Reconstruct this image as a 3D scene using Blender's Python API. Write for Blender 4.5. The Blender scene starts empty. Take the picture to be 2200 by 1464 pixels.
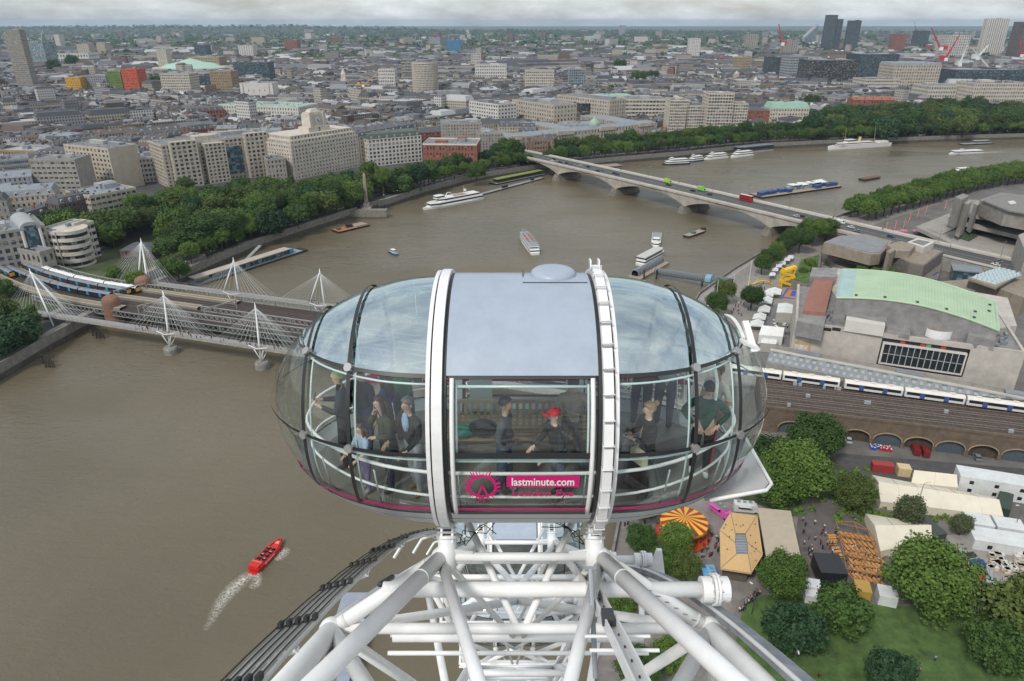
import bpy,bmesh,math,random
from mathutils import Vector,Matrix
random.seed(7)
SC=bpy.context.scene
COL=SC.collection
R=math.radians
# ------------------------------------------------------------------ camera, sky, sun, exposure
F,HY,H=1500.0,48.0,131.0
PITCH=math.atan((732-HY)/F);CP,SP=math.cos(PITCH),math.sin(PITCH)
cam=bpy.data.cameras.new('camera');camo=bpy.data.objects.new('camera',cam);COL.objects.link(camo)
cam.sensor_width=36;cam.lens=F*36/2200;cam.clip_start=0.2;cam.clip_end=80000
camo.location=(0,0,H);camo.rotation_euler=(math.pi/2-PITCH,0,0)
SC.camera=camo
W=bpy.data.worlds.new('World');SC.world=W;W.use_nodes=True
nt=W.node_tree;nt.nodes.clear()
SUN_EL,SUN_AZ=48.0,215.0
def wn(t,**k):
 n=nt.nodes.new(t)
 for a,b in k.items():setattr(n,a,b)
 return n
def wl(a,b):nt.links.new(a,b)
sky=wn('ShaderNodeTexSky',sky_type='NISHITA',sun_disc=False,sun_elevation=R(SUN_EL),sun_rotation=R(SUN_AZ),air_density=1.3,dust_density=1.5)
bg1=wn('ShaderNodeBackground');bg1 .inputs[1].default_value=0.08;wl(sky.outputs[0],bg1 .inputs[0])
tc=wn('ShaderNodeTexCoord');sep=wn('ShaderNodeSeparateXYZ');wl(tc.outputs['Generated'],sep.inputs[0])
zz=wn('ShaderNodeMath',operation='ADD');wl(sep.outputs[2],zz.inputs[0]);zz.inputs[1].default_value=0.30
zm=wn('ShaderNodeMath',operation='MAXIMUM');wl(zz.outputs[0],zm.inputs[0]);zm.inputs[1].default_value=0.05
dx=wn('ShaderNodeMath',operation='DIVIDE');wl(sep.outputs[0],dx.inputs[0]);wl(zm.outputs[0],dx.inputs[1])
dy=wn('ShaderNodeMath',operation='DIVIDE');wl(sep.outputs[1],dy.inputs[0]);wl(zm.outputs[0],dy.inputs[1])
cb=wn('ShaderNodeCombineXYZ');wl(dx.outputs[0],cb.inputs[0]);wl(dy.outputs[0],cb.inputs[1])
n1=wn('ShaderNodeTexNoise');n1 .inputs['Scale'].default_value=1.6;n1 .inputs['Detail'].default_value=9;n1 .inputs['Roughness'].default_value=0.62;wl(cb.outputs[0],n1 .inputs['Vector'])
r1=wn('ShaderNodeValToRGB');r1 .color_ramp.elements[0].position=0.22;r1 .color_ramp.elements[1].position=0.60;wl(n1 .outputs['Fac'],r1 .inputs[0])
n2=wn('ShaderNodeTexNoise');n2 .inputs['Scale'].default_value=3.2;n2 .inputs['Detail'].default_value=8;n2 .inputs['Roughness'].default_value=0.6;wl(cb.outputs[0],n2 .inputs['Vector'])
r2=wn('ShaderNodeValToRGB');r2 .color_ramp.elements[0].position=0.36;r2 .color_ramp.elements[1].position=0.66
r2 .color_ramp.elements[0].color=(0.70,0.77,0.83,1);r2 .color_ramp.elements[1].color=(0.90,0.935,0.945,1);wl(n2 .outputs['Fac'],r2 .inputs[0])
bg2=wn('ShaderNodeBackground');bg2 .inputs[1].default_value=0.63;wl(r2 .outputs[0],bg2 .inputs[0])
mx=wn('ShaderNodeMixShader');wl(r1 .outputs[0],mx.inputs[0]);wl(bg1 .outputs[0],mx.inputs[1]);wl(bg2 .outputs[0],mx.inputs[2])
wo=wn('ShaderNodeOutputWorld');wl(mx.outputs[0],wo.inputs[0])
sun=bpy.data.lights.new('sun','SUN');suno=bpy.data.objects.new('sun',sun);COL.objects.link(suno)
sun.energy=1.5;sun.angle=R(10);sun.color=(1.0,0.965,0.91)
sd=Vector((math.sin(R(SUN_AZ))*math.cos(R(SUN_EL)),math.cos(R(SUN_AZ))*math.cos(R(SUN_EL)),math.sin(R(SUN_EL))))
suno.rotation_euler=sd.to_track_quat('Z','Y').to_euler();suno.location=(0,-50,400)
SC.view_settings.view_transform='Standard';SC.view_settings.look='None';SC.view_settings.exposure=0.64;SC.view_settings.gamma=1.0
cy=SC.cycles;cy.max_bounces=8;cy.diffuse_bounces=2;cy.glossy_bounces=3;cy.transmission_bounces=4;cy.transparent_max_bounces=24;cy.volume_bounces=0
cy.use_denoising=True;cy.caustics_reflective=False;cy.caustics_refractive=False;cy.sample_clamp_indirect=4
try:cy.use_light_tree=False
except Exception:pass
# ------------------------------------------------------------------ photo pixel -> point on a level, and back
def G(px,py,z=0.0):
 v=732-py;fh=F*CP+v*SP;up=-F*SP+v*CP;t=(z-H)/up
 return Vector(((px-1100)*t,fh*t,z))
def ZT(py,y):
 v=732-py;return H+(-F*SP+v*CP)/(F*CP+v*SP)*y
def AT(px,py,y):
 v=732-py;fh=F*CP+v*SP;return Vector(((px-1100)*y/fh,y,ZT(py,y)))
 # ------------------------------------------------------------------ materials
MATS={}
def M(name,col=(.5,.5,.5),rough=.75,var=.18,scale=.6,metal=0.0,spec=.5,bump=0.0,bscale=None,trans=0.0,objvar=0.0,coat=0.0,detail=5):
 if name in MATS:return MATS[name]
 m=bpy.data.materials.new(name);m.use_nodes=True;t=m.node_tree;b=t.nodes['Principled BSDF']
 b.inputs['Roughness'].default_value=rough;b.inputs['Metallic'].default_value=metal
 b.inputs['Specular IOR Level'].default_value=spec;b.inputs['Coat Weight'].default_value=coat
 geo=t.nodes.new('ShaderNodeNewGeometry');L=t.links.new
 n=t.nodes.new('ShaderNodeTexNoise');n.inputs['Scale'].default_value=scale;n.inputs['Detail'].default_value=detail;n.inputs['Roughness'].default_value=.65
 L(geo.outputs['Position'],n.inputs['Vector'])
 mr=t.nodes.new('ShaderNodeMapRange');mr.inputs[1].default_value=.3;mr.inputs[2].default_value=.7;mr.inputs[3].default_value=1-var;mr.inputs[4].default_value=1+var
 L(n.outputs['Fac'],mr.inputs[0])
 val=mr.outputs[0]
 if objvar:
  oi=t.nodes.new('ShaderNodeObjectInfo');m2=t.nodes.new('ShaderNodeMapRange');m2 .inputs[3].default_value=1-objvar;m2 .inputs[4].default_value=1+objvar
  L(oi.outputs['Random'],m2 .inputs[0]);mm=t.nodes.new('ShaderNodeMath');mm.operation='MULTIPLY';L(val,mm.inputs[0]);L(m2 .outputs[0],mm.inputs[1]);val=mm.outputs[0]
 vs=t.nodes.new('ShaderNodeVectorMath');vs.operation='SCALE';vs.inputs[0].default_value=col;L(val,vs.inputs['Scale']);L(vs.outputs[0],b.inputs['Base Color'])
 if bump:
  bn=t.nodes.new('ShaderNodeTexNoise');bn.inputs['Scale'].default_value=bscale or scale*4;bn.inputs['Detail'].default_value=6;L(geo.outputs['Position'],bn.inputs['Vector'])
  bp=t.nodes.new('ShaderNodeBump');bp.inputs['Strength'].default_value=bump;bp.inputs['Distance'].default_value=.1;L(bn.outputs['Fac'],bp.inputs['Height']);L(bp.outputs[0],b.inputs['Normal'])
 MATS[name]=m;return m
def glassm(name,tint=(.9,.97,.95),refl=1.0,f0=.08):
 m=bpy.data.materials.new(name);m.use_nodes=True;t=m.node_tree;t.nodes.clear();L=t.links.new
 o=t.nodes.new('ShaderNodeOutputMaterial');tr=t.nodes.new('ShaderNodeBsdfTransparent');tr.inputs[0].default_value=(*tint,1)
 gl=t.nodes.new('ShaderNodeBsdfGlossy');gl.inputs['Roughness'].default_value=.015;gl.inputs[0].default_value=(*refl,1)
 lw=t.nodes.new('ShaderNodeLayerWeight');lw.inputs[0].default_value=.5;pw=t.nodes.new('ShaderNodeMath');pw.operation='POWER';pw.inputs[1].default_value=4.5;L(lw.outputs['Facing'],pw.inputs[0])
 fr=t.nodes.new('ShaderNodeMapRange');fr.inputs[3].default_value=f0;fr.inputs[4].default_value=1.0;L(pw.outputs[0],fr.inputs[0])
 geo=t.nodes.new('ShaderNodeNewGeometry');nz=t.nodes.new('ShaderNodeTexNoise');nz.inputs['Scale'].default_value=.9;L(geo.outputs['Position'],nz.inputs['Vector'])
 bp=t.nodes.new('ShaderNodeBump');bp.inputs['Strength'].default_value=.12;bp.inputs['Distance'].default_value=.05;L(nz.outputs['Fac'],bp.inputs['Height']);L(bp.outputs[0],gl.inputs['Normal'])
 mx=t.nodes.new('ShaderNodeMixShader');L(fr.outputs[0],mx.inputs[0]);L(tr.outputs[0],mx.inputs[1]);L(gl.outputs[0],mx.inputs[2]);L(mx.outputs[0],o.inputs[0])
 MATS[name]=m;return m
def winglass(name,col=(.03,.04,.05),light=(.35,.34,.3),frac=.2,rough=.12):
 """window glazing: dark panes, some with pale blinds behind; a cell per pane-sized block"""
 m=bpy.data.materials.new(name);m.use_nodes=True;t=m.node_tree;b=t.nodes['Principled BSDF'];L=t.links.new
 b.inputs['Roughness'].default_value=rough
 geo=t.nodes.new('ShaderNodeNewGeometry');sn=t.nodes.new('ShaderNodeVectorMath');sn.operation='SNAP';sn.inputs[1].default_value=(2.3,2.3,1.7);L(geo.outputs['Position'],sn.inputs[0])
 w=t.nodes.new('ShaderNodeTexWhiteNoise');L(sn.outputs[0],w.inputs['Vector'])
 r=t.nodes.new('ShaderNodeValToRGB');e=r.color_ramp.elements;e[0].color=(*col,1);e[0].position=1-frac-.25;e[1].color=(*light,1);e[1].position=1.0
 L(w.outputs['Value'],r.inputs[0]);L(r.outputs[0],b.inputs['Base Color'])
 MATS[name]=m;return m
 # ------------------------------------------------------------------ mesh builder
class MB:
 def __init__(s):s.v=[];s.f=[];s.m=[]
 def add(s,vs,fs,mi=0):
  o=len(s.v);s.v.extend([tuple(p) for p in vs]);s.f.extend([tuple(i+o for i in f) for f in fs]);s.m.extend([mi]*len(fs));return s
 def box(s,c,d,rz=0.0,mi=0,rx=0.0,top=1.0):
  hx,hy,hz=d[0]/2,d[1]/2,d[2]/2;cz,sz=math.cos(rz),math.sin(rz);vs=[]
  for z,k in((-hz,1),(hz,top)):
   for x,y in((-hx,-hy),(hx,-hy),(hx,hy),(-hx,hy)):
    x*=k;y*=k
    if rx:yy,z2=y*math.cos(rx)-z*math.sin(rx),y*math.sin(rx)+z*math.cos(rx)
    else:yy,z2=y,z
    vs.append((c[0]+x*cz-yy*sz,c[1]+x*sz+yy*cz,c[2]+z2))
  return s.add(vs,[(3,2,1,0),(4,5,6,7),(0,1,5,4),(1,2,6,5),(2,3,7,6),(3,0,4,7)],mi)
 def b2(s,x0,x1,y0,y1,z0,z1,mi=0):return s.box(((x0+x1)/2,(y0+y1)/2,(z0+z1)/2),(x1-x0,y1-y0,z1-z0),0,mi)
 def hexa(s,b,t,mi=0):return s.add(list(b)+list(t),[(3,2,1,0),(4,5,6,7),(0,1,5,4),(1,2,6,5),(2,3,7,6),(3,0,4,7)],mi)
 def beam(s,p,q,w,h,mi=0):
  p,q=Vector(p),Vector(q);d=(q-p).normalized();sx=d.cross(Vector((0,0,1)))
  if sx.length<1e-4:sx=Vector((1,0,0))
  sx.normalize();up=sx.cross(d);a,u=sx*w/2,up*h/2
  return s.hexa([p-a-u,p+a-u,p+a+u,p-a+u],[q-a-u,q+a-u,q+a+u,q-a+u],mi)
 def prism(s,poly,z0,z1,mi=0,cap=True):
  n=len(poly);vs=[(p[0],p[1],z0) for p in poly]+[(p[0],p[1],z1) for p in poly]
  ar=sum(poly[i][0]*poly[(i+1)%n][1]-poly[(i+1)%n][0]*poly[i][1] for i in range(n))
  fs=[(i,(i+1)%n,n+(i+1)%n,n+i) for i in range(n)]
  if cap:fs+=[tuple(range(n,2*n)),tuple(range(n-1,-1,-1))]
  if ar<0:fs=[f[::-1] for f in fs]
  return s.add(vs,fs,mi)
 def frustum(s,p0,z0,p1,z1,mi=0):
  n=len(p0);vs=[(p[0],p[1],z0) for p in p0]+[(p[0],p[1],z1) for p in p1]
  ar=sum(p0[i][0]*p0[(i+1)%n][1]-p0[(i+1)%n][0]*p0[i][1] for i in range(n))
  fs=[(i,(i+1)%n,n+(i+1)%n,n+i) for i in range(n)]+[tuple(range(n,2*n)),tuple(range(n-1,-1,-1))]
  if ar<0:fs=[f[::-1] for f in fs]
  return s.add(vs,fs,mi)
 def path(s,pts,r,n=8,mi=0,closed=False,cap=True):
  pts=[Vector(p) for p in pts];k=len(pts);rr=r if isinstance(r,(list,tuple)) else[r]*k;ref=None;vs=[]
  for i in range(k):
   a=pts[i-1] if(i or closed) else pts[i];b=pts[(i+1)%k] if(i<k-1 or closed) else pts[i]
   d=(b-a).normalized()
   if ref is None:ref=d.orthogonal().normalized()
   ref=(ref-d*ref.dot(d))
   if ref.length<1e-6:ref=d.orthogonal()
   ref.normalize();bi=d.cross(ref)
   for j in range(n):
    t=2*math.pi*j/n;vs.append(pts[i]+(ref*math.cos(t)+bi*math.sin(t))*rr[i])
  fs=[]
  for i in range(k if closed else k-1):
   i2=(i+1)%k
   for j in range(n):fs.append((i*n+j,i*n+(j+1)%n,i2*n+(j+1)%n,i2*n+j))
  if cap and not closed:fs+=[tuple(range(n-1,-1,-1)),tuple((k-1)*n+j for j in range(n))]
  return s.add(vs,fs,mi)
 def tube(s,p,q,r,n=8,mi=0,r2=None):return s.path([p,q],[r,r if r2 is None else r2],n,mi)
 def lathe(s,prof,c=(0,0,0),n=16,mi=0,a0=0,a1=2*math.pi):
  full=abs(a1-a0-2*math.pi)<1e-6;k=n if full else n+1;vs=[]
  for r,z in prof:
   for j in range(k):
    t=a0+(a1-a0)*j/n;vs.append((c[0]+r*math.cos(t),c[1]+r*math.sin(t),c[2]+z))
  fs=[]
  for i in range(len(prof)-1):
   for j in range(n if full else n):fs.append((i*k+j,i*k+(j+1)%k,(i+1)*k+(j+1)%k,(i+1)*k+j))
  return s.add(vs,fs,mi)
 def ball(s,c,r,n=8,mi=0):
  if not isinstance(r,(tuple,list)):r=(r,r,r)
  vs=[];m=max(4,n//2+1)
  for i in range(m+1):
   ph=-math.pi/2+math.pi*i/m
   for j in range(n):
    t=2*math.pi*j/n;vs.append((c[0]+r[0]*math.cos(ph)*math.cos(t),c[1]+r[1]*math.cos(ph)*math.sin(t),c[2]+r[2]*math.sin(ph)))
  return s.add(vs,[(i*n+j,i*n+(j+1)%n,(i+1)*n+(j+1)%n,(i+1)*n+j) for i in range(m) for j in range(n)],mi)
 def mesh(s,name,mats,smooth=False):
  me=bpy.data.meshes.new(name);me.from_pydata(s.v,[],s.f)
  for m in(mats if isinstance(mats,(list,tuple)) else[mats]):me.materials.append(m)
  if any(s.m):me.polygons.foreach_set('material_index',s.m)
  if smooth:me.polygons.foreach_set('use_smooth',[True]*len(s.f))
  me.update();return me
 def build(s,name,mats,parent=None,world=False,smooth=False,**k):
  if world and parent is not None:
   l=parent.location;s.v=[(p[0]-l[0],p[1]-l[1],p[2]-l[2]) for p in s.v]
  return link(name,s.mesh(name,mats,smooth),parent,**k)
def link(name,data,parent=None,loc=None,rz=None,label=None,cat=None,group=None,kind=None):
 o=bpy.data.objects.new(name,data);COL.objects.link(o)
 if parent is not None:o.parent=parent
 if loc is not None:o.location=loc
 if rz is not None:o.rotation_euler=(0,0,rz)
 if label:o['label']=label
 if cat:o['category']=cat
 if group:o['group']=group
 if kind:o['kind']=kind
 return o
def thing(name,label,cat,loc=(0,0,0),rz=0.0,group=None):return link(name,None,None,loc,rz,label,cat,group)
def copy_tree(o,parent=None):
 c=o.copy();COL.objects.link(c)
 if parent is not None:c.parent=parent
 for ch in list(o.children):copy_tree(ch,c)
 return c
def lerp(a,b,t):return a+(b-a)*t
def pt_in(p,poly):
 x,y=p[0],p[1];r=False;n=len(poly)
 for i in range(n):
  x1,y1=poly[i][0],poly[i][1];x2,y2=poly[(i+1)%n][0],poly[(i+1)%n][1]
  if(y1>y)!=(y2>y) and x<(x2-x1)*(y-y1)/(y2-y1)+x1:r=not r
 return r
GZ=5.5
# ------------------------------------------------------------------ common materials
WHITE=M('white_paint',(.78,.78,.77),.38,.05,1.5,bump=.02)
STEELW=M('white_steel',(.84,.84,.83),.42,.09,1.3,bump=.05,bscale=10,detail=10)
BLACK=M('black_rubber',(.018,.018,.018),.6,.2)
DARK=M('dark_metal',(.05,.052,.055),.5,.2)
GREYM=M('grey_metal',(.32,.34,.36),.45,.15,1,metal=.2)
CONC=M('concrete',(.30,.285,.26),.85,.22,.35,bump=.15)
CONCD=M('concrete_brown',(.20,.175,.15),.88,.25,.3,bump=.2)
STONE=M('portland_stone',(.45,.395,.325),.8,.22,.3)
STONEW=M('portland_white',(.53,.475,.405),.8,.18,.25)
STONED=M('stone_grey',(.32,.295,.26),.82,.2,.25)
CREAM=M('cream_render',(.48,.42,.335),.8,.12,.2)
BRICKR=M('red_brick',(.26,.095,.065),.85,.22,.5)
BRICKB=M('brown_brick',(.24,.16,.11),.85,.25,.4)
BRICKD=M('dark_brick',(.13,.095,.08),.85,.25,.4)
BRICKY=M('stock_brick',(.34,.25,.15),.85,.22,.4)
SLATE=M('slate_roof',(.075,.078,.088),.62,.28,.5)
SLATEB=M('brown_roof',(.11,.085,.075),.75,.3,.4)
ROOFG=M('flat_roof_grey',(.19,.19,.195),.85,.28,.3)
ROOFL=M('flat_roof_pale',(.36,.36,.355),.8,.25,.3)
LEAD=M('lead_roof',(.22,.24,.265),.5,.2,.3)
COPPER=M('green_copper',(.27,.42,.33),.65,.15,.3)
WHITEW=M('white_wall',(.60,.57,.525),.7,.1,.2)
GREYW=M('grey_cladding',(.30,.31,.32),.55,.15,.2)
GLASSD=winglass('dark_glazing')
GLASSB=winglass('blue_glazing',(.04,.07,.09),(.2,.28,.32),.3)
GLASSL=winglass('pale_glazing',(.10,.14,.15),(.42,.5,.52),.5)
WOOD=M('orange_timber',(.52,.25,.075),.6,.18,3)
ASPH=M('asphalt',(.075,.073,.072),.9,.25,.4)
PAVE=M('paving',(.23,.205,.185),.88,.2,.5)
GRASSM=M('grass',(.068,.118,.030),.95,.45,.35,bump=.4,bscale=3,detail=9)
TINT={}
def paint(rgb,rough=.45):
 k=('paint',)+tuple(round(c,3) for c in rgb)
 return M('paint_%02x%02x%02x'%tuple(int(min(1,c)**.4545*255) for c in rgb),rgb,rough,.1,1.2)
 # ------------------------------------------------------------------ river, ground, hills
NB=[G(-330,1010),G(0,818),G(110,752),G(200,702),G(330,637),G(430,590),G(541,541),G(640,507),G(700,487),G(785,459),G(840,444),G(900,423),G(1000,396),G(1050,385),G(1160,368),G(1330,351),G(1460,340),G(1561,329),G(1655,320),G(1776,314),G(1907,309),G(2032,304),G(2200,299),G(2600,288)]
SB=[G(2700,345),G(2200,383),G(2050,408),G(1830,472),G(1740,503),G(1640,560),G(1575,600),G(1500,655),G(1420,790),G(1360,985),G(1330,1140),G(1300,1300),G(1270,1500),Vector((13,40,0)),Vector((8,-300,0))]
FAR=26000
def water_mat():
 m=bpy.data.materials.new('river_water');m.use_nodes=True;t=m.node_tree;b=t.nodes['Principled BSDF'];L=t.links.new
 geo=t.nodes.new('ShaderNodeNewGeometry')
 n0=t.nodes.new('ShaderNodeTexNoise');n0 .inputs['Scale'].default_value=.012;n0 .inputs['Detail'].default_value=5;L(geo.outputs['Position'],n0 .inputs['Vector'])
 cr=t.nodes.new('ShaderNodeValToRGB');cr.color_ramp.elements[0].position=.38;cr.color_ramp.elements[1].position=.62
 cr.color_ramp.elements[0].color=(.124,.102,.064,1);cr.color_ramp.elements[1].color=(.150,.124,.080,1);L(n0 .outputs['Fac'],cr.inputs[0]);L(cr.outputs[0],b.inputs['Base Color'])
 b.inputs['IOR'].default_value=1.45
 mp=t.nodes.new('ShaderNodeMapping');mp.inputs['Scale'].default_value=(1,2.2,1);mp.inputs['Rotation'].default_value=(0,0,.35);L(geo.outputs['Position'],mp.inputs['Vector'])
 wp_=t.nodes.new('ShaderNodeMapping');wp_.inputs['Scale'].default_value=(.006,.022,1);wp_.inputs['Rotation'].default_value=(0,0,-.5);L(geo.outputs['Position'],wp_.inputs['Vector'])
 nw=t.nodes.new('ShaderNodeTexNoise');nw.inputs['Scale'].default_value=1.0;nw.inputs['Detail'].default_value=6;nw.inputs['Distortion'].default_value=1.2;L(wp_.outputs[0],nw.inputs['Vector'])
 rw_=t.nodes.new('ShaderNodeMapRange');rw_.inputs[1].default_value=.38;rw_.inputs[2].default_value=.62;rw_.inputs[3].default_value=.16;rw_.inputs[4].default_value=.45;L(nw.outputs['Fac'],rw_.inputs[0]);L(rw_.outputs[0],b.inputs['Roughness'])
 h=None
 for sc,st in((.05,1.2),(.22,.9),(.7,.42),(2.0,.14)):
  n=t.nodes.new('ShaderNodeTexNoise');n.inputs['Scale'].default_value=sc;n.inputs['Detail'].default_value=4;n.inputs['Roughness'].default_value=.55;n.inputs['Distortion'].default_value=.6;L(mp.outputs[0],n.inputs['Vector'])
  k=t.nodes.new('ShaderNodeMath');k.operation='MULTIPLY';k.inputs[1].default_value=st;L(n.outputs['Fac'],k.inputs[0])
  if h is None:h=k.outputs[0]
  else:
   a=t.nodes.new('ShaderNodeMath');a.operation='ADD';L(h,a.inputs[0]);L(k.outputs[0],a.inputs[1]);h=a.outputs[0]
 bp=t.nodes.new('ShaderNodeBump');bp.inputs['Strength'].default_value=.7;bp.inputs['Distance'].default_value=.5;L(h,bp.inputs['Height']);L(bp.outputs[0],b.inputs['Normal'])
 return m
WATER=water_mat()
b=MB();b.add([(-900,-400,0),(3200,-400,0),(3200,2200,0),(-900,2200,0)],[(0,1,2,3)]);b.build('river',WATER,kind='structure')
GROUND=M('city_ground',(.062,.060,.058),.95,.35,.05)
WALLST=M('embankment_stone',(.20,.185,.16),.9,.3,.5,bump=.3)
def bank(name,line,tail,mat,wallname):
 top=[(p.x,p.y) for p in line];poly=top+tail
 b=MB();b.add([(p[0],p[1],GZ) for p in poly],[tuple(range(len(poly)))])
 me=b.mesh(name,mat);bm=bmesh.new();bm.from_mesh(me);bmesh.ops.triangulate(bm,faces=bm.faces[:])
 for f in bm.faces:
  if f.normal.z<0:f.normal_flip()
 bm.to_mesh(me);bm.free();link(name,me,kind='structure')
 w=MB()
 for i in range(len(top)-1):
  p,q=Vector((*top[i],0)),Vector((*top[i+1],0));d=(q-p).normalized();nx=Vector((d.y,-d.x,0))
  if nx.dot(Vector((150,250,0))-p)<0 and name=='north_bank':nx=-nx
  w.beam(p+Vector((0,0,2.4)),q+Vector((0,0,2.4)),.9,7.0)
  w.beam(p+Vector((0,0,6.4)),q+Vector((0,0,6.4)),.7,1.02)
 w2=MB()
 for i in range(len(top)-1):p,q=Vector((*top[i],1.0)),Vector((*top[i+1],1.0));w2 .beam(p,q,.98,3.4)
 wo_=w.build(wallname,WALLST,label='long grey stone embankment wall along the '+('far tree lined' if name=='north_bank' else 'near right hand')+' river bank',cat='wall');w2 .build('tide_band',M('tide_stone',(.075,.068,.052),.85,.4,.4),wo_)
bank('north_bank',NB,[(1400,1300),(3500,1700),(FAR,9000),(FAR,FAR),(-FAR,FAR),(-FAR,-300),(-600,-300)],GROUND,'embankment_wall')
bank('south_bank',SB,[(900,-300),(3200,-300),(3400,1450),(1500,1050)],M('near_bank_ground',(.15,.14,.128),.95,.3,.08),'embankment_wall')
b=MB();random.seed(3)
HILLM=M('far_hill',(.045,.07,.032),.95,.45,.004,detail=8)
def hill_h(x):
 return 44*math.exp(-((x+5000)/2300)**2)+52*math.exp(-((x+2300)/1500)**2)+13+5*math.sin(x*.0011)+3*math.sin(x*.0047+1)
NXH=150;rows=[(7800,0),(8300,.45),(8900,.8),(9600,1.0),(10600,.8),(12500,0)]
for j,(y,k) in enumerate(rows):
 for i in range(NXH):
  x=-9500+19000*i/(NXH-1);hz=hill_h(x)*k*(1 if x<1200 else max(0.25,1-(x-1200)/3000))
  b.v.append((x*(y/8500),y,GZ-1+hz+(random.uniform(-2,4) if 0<j<5 else 0)))
for j in range(len(rows)-1):
 for i in range(NXH-1):b.f.append((j*NXH+i,j*NXH+i+1,(j+1)*NXH+i+1,(j+1)*NXH+i));b.m.append(0)
b.build('hills',HILLM,kind='structure',smooth=True)
b=MB()
for j,(y,k) in enumerate(((15500,0),(17000,1),(19500,.8),(22000,0))):
 for i in range(60):x=-2000+20000*i/59;b.v.append((x*y/15500,y,GZ-1+k*(22+22*math.exp(-((x-9000)/4500)**2)+4*math.sin(x*.0013)+random.uniform(-3,3))))
for j in range(3):
 for i in range(59):b.f.append((j*60+i,j*60+i+1,(j+1)*60+i+1,(j+1)*60+i));b.m.append(0)
b.build('far_ridge',HILLM,kind='structure',smooth=True)
def offset_line(line,d):
 out=[]
 for i,p in enumerate(line):
  a=line[max(0,i-1)];c=line[min(len(line)-1,i+1)];t=(c-a);t.z=0;t.normalize();n=Vector((-t.y,t.x,0));out.append(p+n*d)
 return out
def strip(name,line,d0,d1,z,mat,kind='structure'):
 a,c=offset_line(line,d0),offset_line(line,d1);b=MB();n=len(line)
 b.add([(p.x,p.y,z) for p in a]+[(p.x,p.y,z) for p in c],[(i,i+1,n+i+1,n+i) for i in range(n-1)]);return b.build(name,mat,kind=kind)
strip('embankment_pavement',NB,.8,6,GZ+.12,M('york_stone',(.27,.25,.22),.9,.2,.4))
strip('embankment_road',NB,6,18,GZ+.01,ASPH)
strip('embankment_inner_pavement',NB,18,22,GZ+.12,M('york_stone2',(.22,.205,.185),.9,.2,.4))
strip('garden_lawn',NB[3:14],22,75,GZ+.02,M('garden_ground',(.06,.075,.03),.95,.5,.08))
# ------------------------------------------------------------------ wheel rim and capsules
A1,RC=34.0,65.0
C1=Vector((0.14,10.0,H-5.56))
WX,HUBY,HUBZ=C1 .x,C1 .y-RC*math.sin(R(A1)),C1 .z-RC*math.cos(R(A1))
def WP(x,r,a):return Vector((WX+x,HUBY+r*math.sin(R(a)),HUBZ+r*math.cos(R(a))))
ST=11.25
GASKET=M('black_gasket',(.02,.021,.022),.45,.2,3)
ROOFP=M('capsule_roof_paint',(.345,.40,.475),.38,.07,3.0,bump=.04,coat=.1,detail=10)
RINGW=M('ring_white',(.80,.79,.775),.4,.07,2.5,bump=.02)
SILVER=M('silver_disc',(.42,.41,.40),.35,.1,3,metal=.6)
FLOORM=M('capsule_floor',(.17,.165,.15),.5,.12,2)
BENCHW=M('bench_wood',(.38,.27,.15),.5,.2,5)
CHROME=M('chrome_rail',(.62,.66,.66),.18,.05,2,metal=.7)
MINT=M('pane_edge',(.62,.74,.72),.3,.04,2)
PINK=M('magenta_vinyl',(.62,.008,.16),.4,.03,2)
GL=glassm('capsule_glass',(.91,.955,.94),(1,1,1),.07)
GLR=glassm('capsule_roof_glass',(.55,.72,.76),(.86,.97,1.0),.58)
def CR(x):
 a=abs(x)-1.2;return 2.0 if a<=0 else 2.0*math.sqrt(max(0.0,1-(a/2.8)**2))
def CS(x,th,k=1.0):
 r=CR(x)*k;return Vector((x*(1 if k>.99 else(.985 if abs(x)>2 else 1)),-r*math.cos(R(th)),r*math.sin(R(th))))
def SEAM(j):
 z=(-.98,.18,1.2,1.2,.18,-.98)[j]
 def f(x):a=math.degrees(math.asin(max(-1,min(1,z/max(.01,CR(x))))));return a if j<3 else 180-a
 return f
def val(t,x):return t(x) if callable(t) else t
def patch(mb,x0,x1,t0,t1,nx,nt,k=1.0,mi=0):
 vs=[]
 for i in range(nx+1):
  x=x0+(x1-x0)*(math.sin(i/nx*math.pi/2) if abs(x1)>3.9 else i/nx);a,c=val(t0,x),val(t1,x)
  for j in range(nt+1):vs.append(CS(x,a+(c-a)*j/nt,k))
 return mb.add(vs,[(i*(nt+1)+j,(i+1)*(nt+1)+j,(i+1)*(nt+1)+j+1,i*(nt+1)+j+1) for i in range(nx) for j in range(nt)] if x1>x0 else[(i*(nt+1)+j+1,(i+1)*(nt+1)+j+1,(i+1)*(nt+1)+j,i*(nt+1)+j) for i in range(nx) for j in range(nt)],mi)
def text_mesh(body,size,bold=0.0):
 cu=bpy.data.curves.new('t','FONT');cu.body=body;cu.size=size;cu.align_x='CENTER';cu.align_y='CENTER';cu.offset=bold;cu.resolution_u=3
 o=bpy.data.objects.new('t',cu);COL.objects.link(o);dg=bpy.context.evaluated_depsgraph_get();me=o.evaluated_get(dg).to_mesh()
 vs=[v.co.copy() for v in me.vertices];fs=[tuple(p.vertices) for p in me.polygons];o.evaluated_get(dg).to_mesh_clear();bpy.data.objects.remove(o);bpy.data.curves.remove(cu);return vs,fs
def wrap(vs,x,th,k=1.006,sx=1.0):
 return[Vector((x+v.x*sx,*((lambda t:(-2*k*math.cos(t),2*k*math.sin(t)))(R(th)+v.y/2.0)))) for v in vs]
SE=[SEAM(j) for j in range(6)]
XR=[1.31,2.4,3.12,3.999]
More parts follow.
